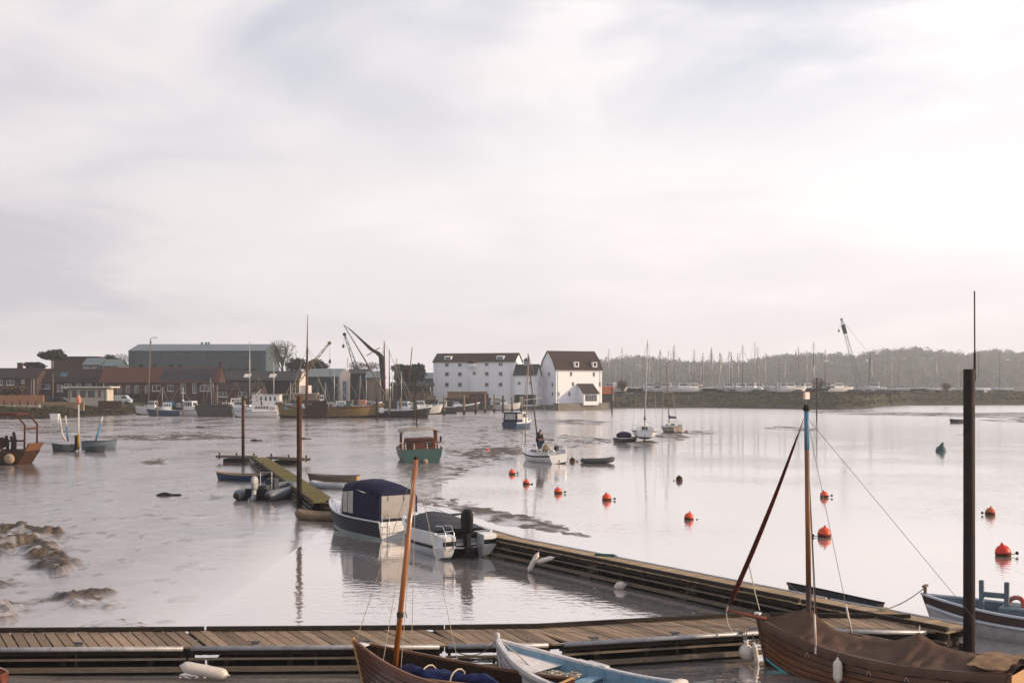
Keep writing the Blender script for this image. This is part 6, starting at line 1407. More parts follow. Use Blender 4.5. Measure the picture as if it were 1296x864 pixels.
# shelter by the water
k = House('shelter', 'cream waterside shelter with flat overhanging roof and dark windows', 'shelter', 86, 135, 264, 0, 4.5, 2.35, 491.6, 491, cream, cream, 'flat', over=.05, framem=timber_dark)
k.fw(94,498,6,8).fw(105,498,7,8).fw(115.5,498,9,8).fw(125.8,498,3.5,8).build()
b = MB(); b.box((k.w/2+.1,k.d/2-.4,k.he+.32), (k.w+2.4,k.d+2.0,.30)); b.build('flat_roof', mat('pale_concrete', (.62,.58,.52), .8), k.r, bevel=.03)
b = MB(); b.lathe([(.75,0),(.42,.8),(.40,2.8)], 10, (k.w+.15,0,0)); b.build('corner_pillar', mat('pale_concrete', (.62,.58,.52)), k.r, True)
def shore_wall(name, label, px0, px1, Y, py0, py1, m, th=.5, posts=0):
    A = ap(px0,py1,Y); B = ap(px1,py1,Y); z1 = ap(px0,py0,Y).z; o = thing(name, label, 'wall', A)
    w = B.x-A.x; n = max(1,int(w/2.6))
    for i in range(n):
        hgt = z1-A.z+.03*math.sin(i*3); b = MB(); b.box((w*(i+.5)/n,th/2,hgt/2-.3), (w/n-.03,th,hgt+.6)); b.build('wall_block', m, o, bevel=.03)
    for i in range(posts): b = MB(); b.beam((w*(i+.5)/posts,.1,z1-A.z-.2),(w*(i+.5)/posts,.1,z1-A.z+.75),.22,.2); b.build('fence_post', timber_dark, o)
shore_wall('brick_wall', 'orange brick garden wall at the left end of the shore', -40, 55, 262, 500, 509, mat('orange_brick', (.42,.24,.15), .85, .15, 2, .3))
shore_wall('pale_wall', 'pale rendered sea wall with dark posts on top', -40, 50, 245, 512, 522, mat('pale_render', (.50,.44,.36), .85, .2, 1, .3, dirt=.4, dirtcol=(.24,.20,.15)), .6, 9)
shore_wall('stone_wall', 'buff stone sea wall below the cream shelter', 51, 106, 253, 508.5, 520, mat('buff_stone', (.36,.28,.19), .9, .25, 1.2, .5, dirt=.4, dirtcol=(.18,.14,.09)), .6)
shore_wall('brown_wall', 'low brown retaining wall behind the beached white boats', 124, 154, 259, 507, 514, brick)
# lamp post, masts and poles ashore
def pole_ashore(name, label, cat, px, pb, pt, Y, r, m, arm=False, lean=0.0, group=None):
    z0, z1 = ap(px,pb,Y).z, ap(px,pt,Y).z; o = thing(name, label, cat, (ap(px,pb,Y).x,Y,z0), 0, group)
    MB().tube([(0,0,-1.0),(lean*.5,0,(z1-z0)*.5),(lean,0,z1-z0)], [r,r*.85,r*.6], 7).build('shaft', m, o, True)
    if arm:
        MB().tube([(lean,0,z1-z0-.1),(lean+.5,0,z1-z0+.25),(lean+1.1,0,z1-z0+.2)], .05, 5).build('arm', m, o); b = MB(); b.box((lean+1.2,0,z1-z0+.15), (.7,.25,.14)); b.build('lamp_head', m, o)
        b = MB(); b.box((lean,0,z1-z0-1.0), (.35,.3,.6)); b.build('fixing_box', m, o)
    return o
pole_ashore('street_lamp', 'tall grey lamp post in front of the long terrace', 'street lamp', 187.5, 508, 428, 282, .17, timber_grey, True, .6)
for px, pt, lb in ((39.5,480,'short grey telegraph post by the brick house'),(67,472,'grey telegraph post in front of the dark roofed terrace')): pole_ashore('telegraph_post', lb, 'post', px, 506, pt, 275, .13, timber_grey)
for px, pt, pb, Y, lb in ((316,432,506,288,'tall pale yacht mast standing among the white cruisers'),(346.5,457,505,290,'shorter pale mast behind the stepped houseboat'),(423,468,505,300,'thin white mast in front of the pale boarded gable'),(508,470,503,300,'pale mast rising by the long black shed'),(497,475,503,299,'short pale mast close to the barge mizzen')):
    pole_ashore('bare_mast', lb, 'mast', px, pb, pt, Y, .13, alloy)

# trees
def rgen(seed): return np.random.default_rng(seed)
bark = mat('grey_bark', (.085,.07,.055), .9, .3, 2, .4); twig = mat('winter_twig', (.11,.09,.075), .95, .3, .6); ever = mat('evergreen_leaf', (.028,.042,.022), .9, .35, .6); ivy = mat('ivy_leaf', (.045,.055,.025), .9, .35, .6); russet = mat('russet_twig', (.14,.09,.055), .95, .3, .6)
def tree(name, label, px, pb, pt, Y, wpx, m, seed, bare=False, n=900, leaf=.28, pine=False, trunk=True, group=None):
    rng = rgen(seed); sc = Y/F; base = ap(px,pb,Y); h = (pb-pt)*sc; w = wpx*sc/2
    r = thing(name, label, 'tree' if h > 4 else 'bush', base, 0, group); cl = []; tb = MB()
    if trunk: tb.tube([(0,0,-.5),(.1*w*.3,0,h*.25),(0,.1,h*.55)], [h*.035,h*.026,h*.014], 8)
    nb = 16 if bare else 9
    for i in range(nb):
        a = i*2.4+rng.random(); z0 = h*(.12+.4*rng.random()) if not pine else h*(.45+.2*rng.random()); e = Vector((w*.75*math.cos(a)*(.5+.5*rng.random()), w*.6*math.sin(a), h*(.55+.38*rng.random())))
        if trunk: tb.tube([(0,0,z0), lerp(Vector((0,0,z0)),e,.5)+Vector((0,0,-.06*h)), e], [h*.014,h*.009,h*.003], 5)
        if bare:
            for q in range(14):
                s0 = lerp(Vector((0,0,z0)), e, .45+.55*rng.random()); d = Vector(rng.normal(size=3)); d.z = abs(d.z)*1.2; d = d.normalized()*h*(.10+.14*rng.random())
                tb.tube([s0, s0+d*.6+Vector((0,0,.02*h)), s0+d], [h*.0035,h*.0025,h*.0012], 3, False)
        else: leaf_cloud(rng, e, (w*.42,w*.42,h*.16), n//nb, leaf, cl)
    if bare: leaf_cloud(rng, (0,0,h*.66), (w,w*.8,h*.34), n, leaf*.6, cl)
    else: leaf_cloud(rng, (0,0,h*(.55 if not pine else .75)), (w*.85,w*.8,h*(.4 if not pine else .2)), n, leaf, cl)
    if trunk: tb.build('trunk', bark, r, fix=False)
    quads_obj('crown', cl, m, r)
tree('pine_tree', 'spreading dark pine behind the terrace roofs', 65, 470, 443, 330, 34, ivy, 1, pine=True, n=900, leaf=.32)
tree('round_shrub', 'dark round shrub beside the pine behind the terrace', 44, 470, 458, 325, 28, ever, 2, n=700, leaf=.3)
tree('bare_shrub', 'brownish bare shrub above the brick block roofs', 148, 470, 447, 360, 40, twig, 3, True, 500, .3)
tree('ivy_shrub', 'dull green shrub between the glazed house and the warehouse', 141, 470, 450, 352, 22, ivy, 13, n=500)
tree('bare_tree', 'big bare winter tree beside the end of the warehouse', 357, 478, 429, 345, 40, twig, 4, True, 900, .26)
tree('evergreen_tree', 'dark evergreen tree behind the grey-blue shed', 399, 480, 456, 350, 32, ever, 5, n=1100, leaf=.34)
tree('ivy_tree', 'brown-green tree between the bare tree and the evergreen', 374, 480, 452, 352, 30, ivy, 6, n=600, leaf=.3)
tree('evergreen_bush', 'round dark evergreen bush behind the brown houseboat', 518, 496, 461, 318, 46, ever, 7, n=2600, leaf=.32)
tree('bare_tree', 'small bare tree showing behind the crane jib', 452, 474, 457, 345, 26, twig, 8, True, 400, .25); tree('bare_tree', 'pale bare tree showing between barge mast and shed roof', 470, 474, 458, 348, 26, twig, 9, True, 400, .25)
tree('hedge_shrub', 'brown leafless hedge in front of the brick house', 17, 503, 489, 270, 34, russet, 10, n=900, leaf=.3, trunk=False)
for i, (px, pt, wp, lb) in enumerate(((787,480,16,'leafless shrub beside the orange-roofed hut'),(1036,478,20,'russet shrub standing in the boatyard by the tall stake'),(1197,484,14,'low russet shrub on the grass bank past the crane'))): tree('bare_shrub', lb, px, 500, pt, 395, wp, russet, 20+i, True, 400, .28)

# ------------------------------------------------------------------ boats along the quay
Gq = 'boats moored along the town quay'
r_, h_ = cabin_boat('blue hulled cruiser with blue windscreen cover and white arch', gp(209,526.5)+Vector((0,3,0)), -160, 8.2, 2.9, blue_hull, gelcoat, canopy=None, cab=(-.05,.2), ch=1.6, free=1.25, group=Gq, wm=win_blue)
MB().tube([(-2.6,-1.2,1.3),(-2.9,-1.1,3.4),(-2.9,1.1,3.4),(-2.6,1.2,1.3)], .16, 7).build('radar_arch', gelcoat, r_, True); stay(r_, (-2.9,0,3.4), (-2.9,0,6.2), .05, gelcoat, 'aerial'); 
cp = Cabin(-1.2,1.6,1.1,.9,2.0,3.2,.9,.2,.1); cp.build(r_, mat('bright_blue_canvas', (.04,.15,.24), .7), 'windscreen_cover')
r_, h_ = cabin_boat('white motor cruiser with tall wheelhouse beside the blue hulled one', gp(238,526.5)+Vector((0,3,0)), -20, 7.6, 3.0, gelcoat, gelcoat, canopy=canvas_navy, cab=(-.22,.15), ch=1.9, free=1.25, group=Gq, stripe=navy, nwin=4, rail=True)
b = MB(); b.prism([(-4,-.5),(3,-.5),(4,2.6),(-4,2.2)], -2.2, 2.2); r_ = thing('black_barge', 'black tarred barge bow between two white cruisers', 'boat', gp(266,527.5)+Vector((0,3,0)), R(195), Gq); b.build('hull', black_paint, r_, bevel=.3)
b = MB(); b.box((-.5,0,2.45), (6.5,4.6,.2)); b.build('deck', timber_dark, r_); b = MB(); b.beam((2.6,0,2.4),(2.6,0,3.4),.3,.3); b.build('bitt', timber_dark, r_)
pole_ashore('mooring_post', 'dark mooring post in front of the black barge', 'pile', 275, 529, 487, 252, .2, timber_grey)
cabin_boat('white flybridge cruiser with dark windows behind the small cabin cruiser', gp(292,524)+Vector((0,5,0)), -165, 8.5, 3.2, gelcoat, gelcoat, cab=(-.2,.18), ch=1.7, free=1.9, group=Gq, nwin=4, rail=True)
cabin_boat('low white cabin cruiser with blue-grey waterline and side windows', gp(322,528.2)+Vector((0,2,0)), -172, 8.6, 2.9, gelcoat, gelcoat, cab=(-.32,.1), ch=1.25, free=1.15, group=Gq, stripe=mat('blue_grey_stripe', (.22,.28,.36)), nwin=5, canopy=gelcoat)
def houseboat(label, px0, px1, py_b, py_d, py_t, Y, hullm, housem, roofm, n=5, stairs=False, wm=None, name='houseboat'):
    A = ap(px0,py_b,Y); w = (px1-px0)/F*Y; hd = (py_b-py_d)/F*Y; ht = (py_d-py_t)/F*Y
    r = thing(name, label, 'boat', (A.x+w/2,Y+2,A.z), 0, Gq)
    b = MB(); b.prism([(-w/2+.6,-.4),(w/2-.8,-.4),(w/2,hd),(-w/2,hd)], -2, 2); b.build('hull', hullm, r, bevel=.15)
    c = Cabin(-w*.42,w*.42,1.7,1.7,hd,hd+ht,.1,.1,.05); c.build(r, housem, 'deckhouse'); c.windows(r,'rl',wm or win_dark,n,.4,.8,gap=.10); c.roof(r, roofm, .2, .12)
    if stairs:
        for k in range(2):
            MB().beam((-w*.45,-2.0-.5*k,hd-.2),(-w*.12,-2.0-.5*k,hd+ht+.3),.08,.22).build('stair_stringer', gelcoat, r); MB().tube([(-w*.45,-2.0-.5*k,hd+.9),(-w*.12,-2.0-.5*k,hd+ht+1.3)], .05, 5).build('stair_rail', gelcoat, r)
        for k in range(8): b = MB(); b.box((lerp(-w*.44,-w*.13,k/7),-2.25,lerp(hd-.1,hd+ht+.2,k/7)), (.32,.5,.06)); b.build('stair_tread', gelcoat, r)
    return r
houseboat('white houseboat with slanting boarding stairs behind the cabin cruiser', 315, 357, 523, 512, 499.5, 284, white_paint, gelcoat, shed_white, 5, True)
# ochre sailing barge with leeboard
def barge():
    A = gp(350,529.2); B = gp(484,529.2); w = B.x-A.x; Y = A.y+2.6; h = Hull(w*.96, 5.0, 1.75, 1.1, 1.3, .3, .35, .45, 3.2, w*.03, w*.03, .4, .8)
    r = thing('sailing_barge', 'ochre wooden sailing barge with brown leeboard and very tall brown mast', 'boat', ((A.x+B.x)/2,Y,0), 0, Gq)
    h.shell(0,.42,3,30).build('hull_bottom', antifoul, r, True); h.shell(.42,1,6,30).build('hull', ochre, r, True); h.transom_face(0,1,6).build('stern', ochre, r)
    both(h, .25, .22, dz=.05).build('rubbing_rail', mat('dark_ochre', (.20,.13,.05)), r); h.deck(0,.99,20,-.1).build('deck', tan_wood, r, True)
    b = MB(); b.lathe([(.6,0),(.6,.3),(.3,.35)], 10, (w*.485,-1.2,1.6), Euler((PI/2,0,0)).to_matrix()); b.build('bow_patch', gelcoat, r)
    for x0, x1, zz, m in ((-w*.44,-w*.26,1.0,lightblue),(-w*.05,w*.20,1.0,mat('pale_blue_cabin', (.42,.50,.56), .6)),(w*.22,w*.36,.7,teal)):
        c = Cabin(x0,x1,1.5,1.4,1.75,1.75+zz,.3,.2,.15); c.build(r, m, 'cabin_trunk'); c.windows(r,'rl',win_dark,3,.3,.75,gap=.18); c.roof(r, gelcoat_b, .1, .08)
    MB().tube([(w*.0,-2.7,2.2),(w*.12,-2.8,2.25),(w*.40,-2.5,2.3)], .14, 7).build('spar_on_deck', mat('brown_spar', (.16,.07,.035)), r, True)
    pts = []
    b = MB(); b.prism([(-.3,1.4),(2.1,2.0),(2.6,.9),(2.4,-.5),(1.6,-1.55),(-2.0,-1.2),(-2.35,-.3),(-1.9,.5)], -.12, .12); b.build('leeboard', mat('oxblood_leeboard', (.075,.035,.03), .7, .2, 2), r, loc=(-w*.5+(399-350)/134*w,-2.85,1.75), bevel=.03)
    xm = -w/2+(385-350)/134*w; tx = ap(389.5,398,Y).x-((A.x+B.x)/2); zt = ap(389,398,Y).z; zm = ap(388,440,Y).z
    MB().tube([(xm,0,1.5),(lerp(xm,tx,.6),0,zm)], [.30,.20], 8).build('mast', mat('brown_spar', (.16,.07,.035)), r, True)
    MB().tube([(lerp(xm,tx,.55),-.15,zm-1.2),(tx,-.1,zt)], [.16,.05], 7).build('topmast', mat('brown_spar', (.16,.07,.035)), r, True)
    for dx in (-4,5,10): stay(r, (lerp(xm,tx,.6),0,zm), (xm+dx,-1.5,1.9), .035, wire, 'shroud')
    for k in range(4): b = MB(); b.box((-w*.33+k*w*.17,-1.4+.5*math.sin(k*4),2.5), (1.0,.9,.8), rz=k); b.build('deck_box', (ochre, gelcoat_b, mat('deck_red', (.3,.08,.05)), teal)[k], r, bevel=.05)
    b = MB(); b.box((w*.30,-1.0,3.2), (1.6,1.2,1.0)); b.build('deck_tent', mat('faded_orange_canvas', (.50,.30,.22), .8), r, bevel=.1)
barge()
houseboat('cream wheelhouse vessel with wooden cabin behind the ochre barge', 366, 404, 514, 506, 498, 300, timber_dark, mat('buff_boards', (.38,.29,.19), .8, .2, 2), shed_white, 6)
cabin_boat('green and white fishing boat with small white wheelhouse beyond the barge', (gp(419,520).x*1.03,303), 200, 8.5, 3.0, mat('sea_green_hull', (.10,.26,.19), .6), gelcoat, cab=(-.05,.12), ch=1.9, free=2.3, group=Gq, nwin=2)
def tug():
    p = gp(510,529.3); r, h = cabin_boat('black and white tug with pale wheelhouse at the end of the quay', (p.x,p.y+3), -8, 9.6, 3.4, black_paint, gelcoat_b, cab=(-.12,.14), ch=1.6, free=1.7, group=Gq, stripe=gelcoat, nwin=3, bow=.8)
tug()
# Thames-style barge: sprit and brailed brown sail
def sprit_rig():
    Y = 296; z0 = 1.0; p = lambda px, py: ap(px,py,Y); O = p(487,512); r = thing('spritsail_barge', 'dark barge with raised sprit and brailed brown sail behind the ochre barge', 'boat', O, 0, Gq); q = lambda px, py, dy=0: p(px,py)-O+Vector((0,dy,0))
    bs = mat('brown_spar', (.16,.07,.035)); sail = mat('dark_brown_sail', (.032,.02,.018), .9, .3, 1.0)
    b = MB(); b.prism([(-9,-1.2),(10,-1.2),(11.5,1.3),(-10,1.0)], -2.4, 2.4); b.build('hull', black_paint, r, bevel=.2)
    MB().tube([q(487,512),q(486.6,470),q(486.3,432)], [.26,.22,.10], 8).build('mainmast', bs, r, True)
    MB().tube([q(486.4,440,-.3),q(486.2,431,-.3)], [.12,.06], 6).build('topmast', bs, r, True)
    MB().tube([q(493,512),q(492.6,442)], [.2,.07], 7).build('mizzen_mast', bs, r, True)
    MB().tube([q(488,500,-.6),q(462,455,-.6),q(435.2,411,-.6)], [.22,.18,.09], 7).build('sprit', mat('grey_sprit', (.22,.18,.15)), r, True)
    P_ = [(435.2,411),(444,417.5),(452,425),(461,433.5),(470,442),(478,446.5),(482.5,451),(483.5,462),(484,478),(485,494)]; W_ = [.5,2.0,2.6,4.2,6.0,7.0,7.2,7.0,5.0,2.4]
    rings = []
    for (a, b2), w in zip(P_, W_):
        c = q(a,b2,-.2); ww = w*Y/F*.5; rings.append([c+Vector((ww*math.cos(t)*.9, ww*.5*math.sin(t*1.0)+.08*math.sin(t*5), ww*math.sin(t)*.55)) for t in [2*PI*k/10 for k in range(10)]])
    MB().loft(rings, True, True).build('brailed_sail', sail, r, True)
    MB().tube([q(464.5,450,-.8),q(481,440,-.8)], .12, 6).build('topsail_boom', bs, r)
    for a, b2 in (((436,412),(487,497)),((486.3,434),(520,500)),((486.3,436),(470,505)),((492.6,444),(515,505)),((486.3,440),(474,508))): stay(r, q(*a), q(*b2), .035, wire, 'stay')
sprit_rig()
pole_ashore('leaning_mast', 'brown mast leaning above the brown houseboat', 'mast', 516, 497, 439, 300, .16, mat('brown_spar', (.16,.07,.035)), lean=1.15)
houseboat('brown boarded houseboat with a row of windows under the evergreen bush', 511, 549, 512, 506, 496, 304, black_paint, mat('brown_boards', (.17,.11,.07), .8, .2, 2), slate, 6)
houseboat('long tan houseboat lying under the granary front', 561, 622, 510, 503.5, 495.8, 312, black_paint, mat('tan_boards', (.32,.22,.14), .8, .2, 2), mat('tan_roof', (.36,.30,.24)), 7)
houseboat('dark red houseboat beside the tan one below the granary', 591, 621, 514, 508, 499, 306, black_paint, mat('dark_red_boards', (.14,.03,.03), .7), slate, 4)
cabin_boat('black and white motor boat moored under the granary piles', (gp(581,521.5).x*1.02,304), 6, 9.0, 3.0, black_paint, gelcoat_b, cab=(-.2,.02), ch=.9, free=1.5, group=Gq, stripe=gelcoat, nwin=3, bow=.9)
r_ = thing('hulk', 'black timber hulk lying between the tug and the granary', 'boat', (gp(544,526).x,262+25,0), 0, Gq); b = MB(); b.prism([(-3.4,-.4),(3.0,-.4),(3.9,3.0),(-3.9,2.6)], -2.2, 2.2); b.build('hull', black_paint, r_, bevel=.2); b = MB(); b.box((0,0,3.0), (5,3.6,.3)); b.build('deck', timber_dark, r_); b = MB(); b.box((-1.5,-.4,3.6), (2.2,1.8,1.2)); b.build('deck_crate', timber_grey, r_)
cabin_boat('long white launch with red waterline beached on the bank by the brown wall', (gp(183,520.5).x*1.0,266), 175, 8.5, 2.6, gelcoat, gelcoat, cab=(-.25,.05), ch=.8, free=1.2, z=.8, group=Gq, nwin=3)
cabin_boat('small white half-decked boat beached beside the long white launch', (gp(163,520).x,270), 10, 5.5, 2.2, gelcoat, gelcoat, cab=(-.05,.15), ch=.7, free=.9, z=1.6, group=Gq, nwin=2)
low_dinghy('black tarred punt lying on the weedy bank below the shelter', (gp(117,522).x,249), 8, 4.2, 2.0, black_paint, canvas_grey, black_paint, 1.6, name='tarred_punt')
b = MB(); b.prism([(-.7,0),(.7,0),(.85,1.1),(-.85,1.1)], -.5, .5); o = b.build('fish_box', gelcoat, None, loc=gp(69.5,530.5)); tag(o, 'white box lying at the water edge below the stone wall', 'box')
# second row of craft, posts and masts crowding the quay
row2 = [(190,266,6.0,180,gelcoat,'small white cabin boat half hidden behind the blue hulled cruiser'),(247,266,6.5,10,white_paint,'white cabin boat showing behind the black barge'),(307,266,7.5,-10,gelcoat_b,'pale cabin boat wedged behind the white flybridge cruiser'),(349,262,7.0,190,gelcoat,'white cabin boat lying off the stern of the ochre barge'),(436,262,8.0,5,black_paint,'dark hulled boat with white cabin behind the ochre barge'),(462,262,8.0,175,gelcoat,'white cabin boat behind the barge masts'),(474,250,6.5,170,navy,'navy hulled boat beside the first quay piles'),(536,272,7.5,0,white_paint,'white boat tucked behind the tug'),(556,278,8.0,185,black_paint,'black hulled boat at the end of the granary quay'),(640,318,7.0,0,white_paint,'white boat lying under the dark annex base')]
for px, Y, L_, an, hm, lb in row2:
    cabin_boat(lb, ((px-CX)/F*Y, Y), an, L_, 2.7, hm, gelcoat if hm is not gelcoat else white_paint, cab=(-.22,.08), ch=1.5, free=1.6, group=Gq, nwin=3, canopy=canvas_navy if an in (10,175,0) else None, bow=.6)
for i, (px, pt, Y) in enumerate(((199,508,255),(221,505,258),(232,508,256),(247,509,262),(286,507,256),(331,508,262),(361,506,270),(371,509,268),(408,507,276),(425,510,278),(446,506,276),(463,507,280))):
    p = (px-CX)/F*Y; o = thing('mooring_post', ('dark' if i % 2 else 'grey')+' timber mooring post among the boats on the town quay', 'pile', (p,Y,0), 0, ('dark' if i % 2 else 'grey')+' mooring posts on the town quay'); top = ap(px,pt,Y).z; b = MB(); b.lathe([(.2,-.8),(.19,top),(.1,top+.06)], 8); b.build('shaft', timber_dark if i % 2 else timber_grey, o, True)
for i, (px, pt, Y, ln) in enumerate(((205,489,284,.2),(229,486,286,-.2),(257,484,289,.3),(268,478,290,-.3),(298,482,291,.1),(327,475,292,0),(367,483,296,.2),(378,488,294,-.3),(402,479,301,.1),(411,484,300,.2),(431,486,303,-.2),(440,480,304,.1),(455,474,305,.2),(478,465,304,-.1),(501,452,306,.2),(503,457,330,.1),(529,480,303,.3),(541,486,302,-.2),(480,452,332,0),(440,452,334,0))):
    o = pole_ashore('boat_mast', 'thin '+('pale alloy','brown wooden','grey timber')[i % 3]+' mast among the boats crowding the town quay', 'mast', px, 512, pt, Y, .075, (alloy, mat('brown_spar', (.16,.07,.035)), timber_grey)[i % 3], lean=ln, group='thin '+('pale alloy','brown wooden','grey timber')[i % 3]+' masts along the town quay')
    zt = ap(px,pt,Y).z-ap(px,512,Y).z
    for e in (-1,1): stay(o, (ln,0,zt*.97), (e*(1.5+(i % 3)),0,.4), .025, wire, 'stay')
# piles along the quay
Gp = 'timber piles along the granary quay'
for i, (px, pt, pb) in enumerate(((477,503,530),(493,503,529),(507,503,529),(524.5,500,530),(562,501,525),(587.3,500,524.5),(602,500,523),(614,499,522),(625.5,499,521.5),(636.5,501,521.5),(648,502,521),(660,503,521))):
    p = gp(px,pb); top = H-(pt-CY)/F*p.y; o = thing('quay_pile', ('grey' if i % 3 else 'dark')+' timber pile standing off the quay '+('in front of the barges and tug' if px < 530 else 'in front of the white granary'), 'pile', p, 0, Gp+(' (grey)' if i % 3 else ' (dark)')); b = MB(); b.lathe([(.26,-.8),(.25,top*.5),(.22,top),(.1,top+.08)], 9); b.build('shaft', timber_grey if i % 3 else timber_dark, o, True); b = MB(); b.lathe([(.285,-.8),(.29,.5),(.27,.9)], 9); b.build('weed_band', float_mat, o, True)
A = gp(612,518.2); B = gp(764,516.6); o = thing('quay_wall', 'dark weedy timber quay wall under the white mill', 'wall', A); D = B-A; n = 26
for i in range(n):
    c = D*((i+.5)/n); b = MB(); b.box((c.x,c.y,.75+.05*math.sin(i*5)), (D.length/n-.05,.35,2.9), rz=math.atan2(D.y,D.x)); b.build('sheet_pile', mat('weedy_timber', (.06,.055,.035), .9, .35, 1, .3, dirt=.5, dirtcol=(.03,.03,.018)), o)
MB().beam(Vector((0,-.25,2.15)), D+Vector((0,-.25,2.15)), .3, .25).build('capping_beam', timber_grey, o)
# fence right of the mill
A = ap(752,508.5,352); o = thing('picket_fence', 'grey timber fence on the quay between mill and grass bank', 'fence', A); w = 40*352/F
for i in range(22): b = MB(); b.box((w*(i+.5)/22,0,.8), (.28,.06,1.7)); b.build('pale', timber_grey, o)
for z in (.45,1.25): MB().beam((0,.06,z),(w,.06,z),.05,.12).build('fence_rail', timber_grey, o)
# cranes on the quay
def jib_crane(name, label, foot, tip, Y, m, wdt=.5, hook=None, cab=True, lattice=True):
    O = ap(*foot,Y); r = thing(name, label, 'crane', O); T = ap(*tip,Y)-O; d = T.normalized(); n = Vector((0,1,0)); s = d.cross(n).normalized(); L = T.length
    for a in (-1,1):
        for c in (-1,1): MB().tube([n*a*wdt*.5+s*c*wdt*.5, T+n*a*wdt*.15+s*c*wdt*.15], .06, 5).build('chord', m, r)
    k = int(L/(wdt*1.6)) if lattice else 4
    for i in range(k):
        u0, u1 = i/k, (i+1)/k; w0 = wdt*lerp(.5,.15,u0); w1 = wdt*lerp(.5,.15,u1); f = 1 if i % 2 else -1
        for a in (-1,1): MB().tube([T*u0+n*a*w0+s*f*w0, T*u1+n*a*w1-s*f*w1], .035, 4).build('lacing_bar', m, r)
    b = MB(); b.lathe([(.45,-.25),(.45,.25)], 10, T, Euler((PI/2,0,0)).to_matrix()); b.build('head_sheave', m, r)
    if hook: 
        hp = ap(*hook,Y)-O; stay(r, T, hp, .03, wire, 'hoist_rope'); b = MB(); b.lathe([(.12,.5),(.32,.3),(.32,-.2),(.1,-.5)], 8, hp); b.build('hook_block', rust_dark, r)
    if cab: b = MB(); b.box((1.0,0,-.4), (3.2,2.4,2.6)); b.build('cab', m, r, bevel=.1); b = MB(); b.box((.6,-1.22,.1), (1.2,.05,1.0)); b.build('cab_window', win_dark, r)
    return r
jib_crane('quay_crane', 'yellowish quay crane with long slanting jib behind the tall barge mast', (360,503), (417,434), 305, mat('dull_yellow_paint', (.26,.20,.10), .7, .2, 2), 1.1, None)
jib_crane('derrick_crane', 'thin grey derrick with hook hanging beside the barge sprit', (452,470), (436,423), 310, mat('dark_grey_paint', (.06,.06,.06), .7), 1.0, (434.6,438), False)
r_ = pole_ashore('signal_post', 'thin dark post with a lump halfway beside the quay crane jib', 'post', 417.5, 480, 434, 307, .05, rust_dark); b = MB(); b.lathe([(.1,.6),(.3,.3),(.3,-.3),(.1,-.6)], 8, (0,0,4.6)); b.build('lump', rust_dark, r_)
def crawler():
    Y = 432; O = ap(1091,497.5,Y); r = jib_crane('crawler_crane', 'tall crawler crane with lattice boom in the distant boatyard', (1089,493), (1065,404), Y, mat('pale_grey_green_paint', (.24,.27,.25), .7), 1.7, (1061.7,418.5), False)
    gm = mat('crane_green', (.03,.06,.05), .6); O = r.location
    b = MB(); b.box((2.2,0,-1.0), (5.5,3.0,2.4)); b.build('machinery_house', gm, r, bevel=.15); b = MB(); b.box((-.2,-1.2,-.6), (1.6,1.0,2.0)); b.build('cab', mat('pale_grey_green_paint', (.24,.27,.25)), r, bevel=.1)
    for y in (-1.8,1.8): b = MB(); b.prism([(-2.2,-3.0),(3.8,-3.0),(4.3,-2.6),(3.8,-2.2),(-2.2,-2.2),(-2.7,-2.6)], y-.4, y+.4); b.build('track', rust_dark, r)
    T = ap(1065,404,Y)-O; b = MB(); q = T*.86; b.box(q, (1.2,1.1,3.4), ry=-math.atan2(-T.x,T.z)); b.build('boom_insert', gm, r)
    G_ = ap(1101,449,Y)-O
    for e in ((3,0,0),(5,0,-.5)): stay(r, G_, Vector(e), .12, gm, 'gantry_leg')
    stay(r, G_, T, .05, wire, 'pendant'); 
crawler()
# ------------------------------------------------------------------ boatyard beyond the grass bank
Gy = 'yachts laid up ashore in the far boatyard'
yard_hulls = [gelcoat, gelcoat_b, navy, white_paint, blue_hull, gelcoat]
protos = []
for k in range(4):
    r_, _h = yacht('white or dark yacht laid up ashore with bare mast in the far boatyard', (0,0), 0, 9.5+.6*k, 3.1, 1, 0, yard_hulls[k], navy, group=Gy, detail=1, mast_on=False, name='laid_up_yacht')
    b = MB(); b.box((0,0,-1.35), (5.2,2.2,.2)); 
    for x in (-2,2): 
        for s in (-1,1): b.beam((x,s*1.3,-1.4),(x,s*1.0,.1),.14)
    b.build('cradle', rust_dark, r_); protos.append(r_)
masts = [(769.5,441),(789,440),(797,454),(811,449),(834,442),(854.8,443),(870,455),(891,451),(898.6,441),(902,446),(909,446),(914,446),(921.7,445),(942,440),(953,432),(970,460),(1005.5,443),(1012,457),(1028,450),(1031.5,432),(1102,460),(1139,472),(1154,470),(1187,448),(1212,476),(1267,477),(777,457),(823,452),(845,455),(880,452),(886,458),(927,452),(933,456),(961,450),(985,455),(995,462),(1020,455),(1046,465),(1118,470),(1130,474),(1170,470),(1240,474)]
spar_d = mat('dark_spar', (.07,.065,.06), .6); spar_p = alloy
mcol = ['pale','dark']
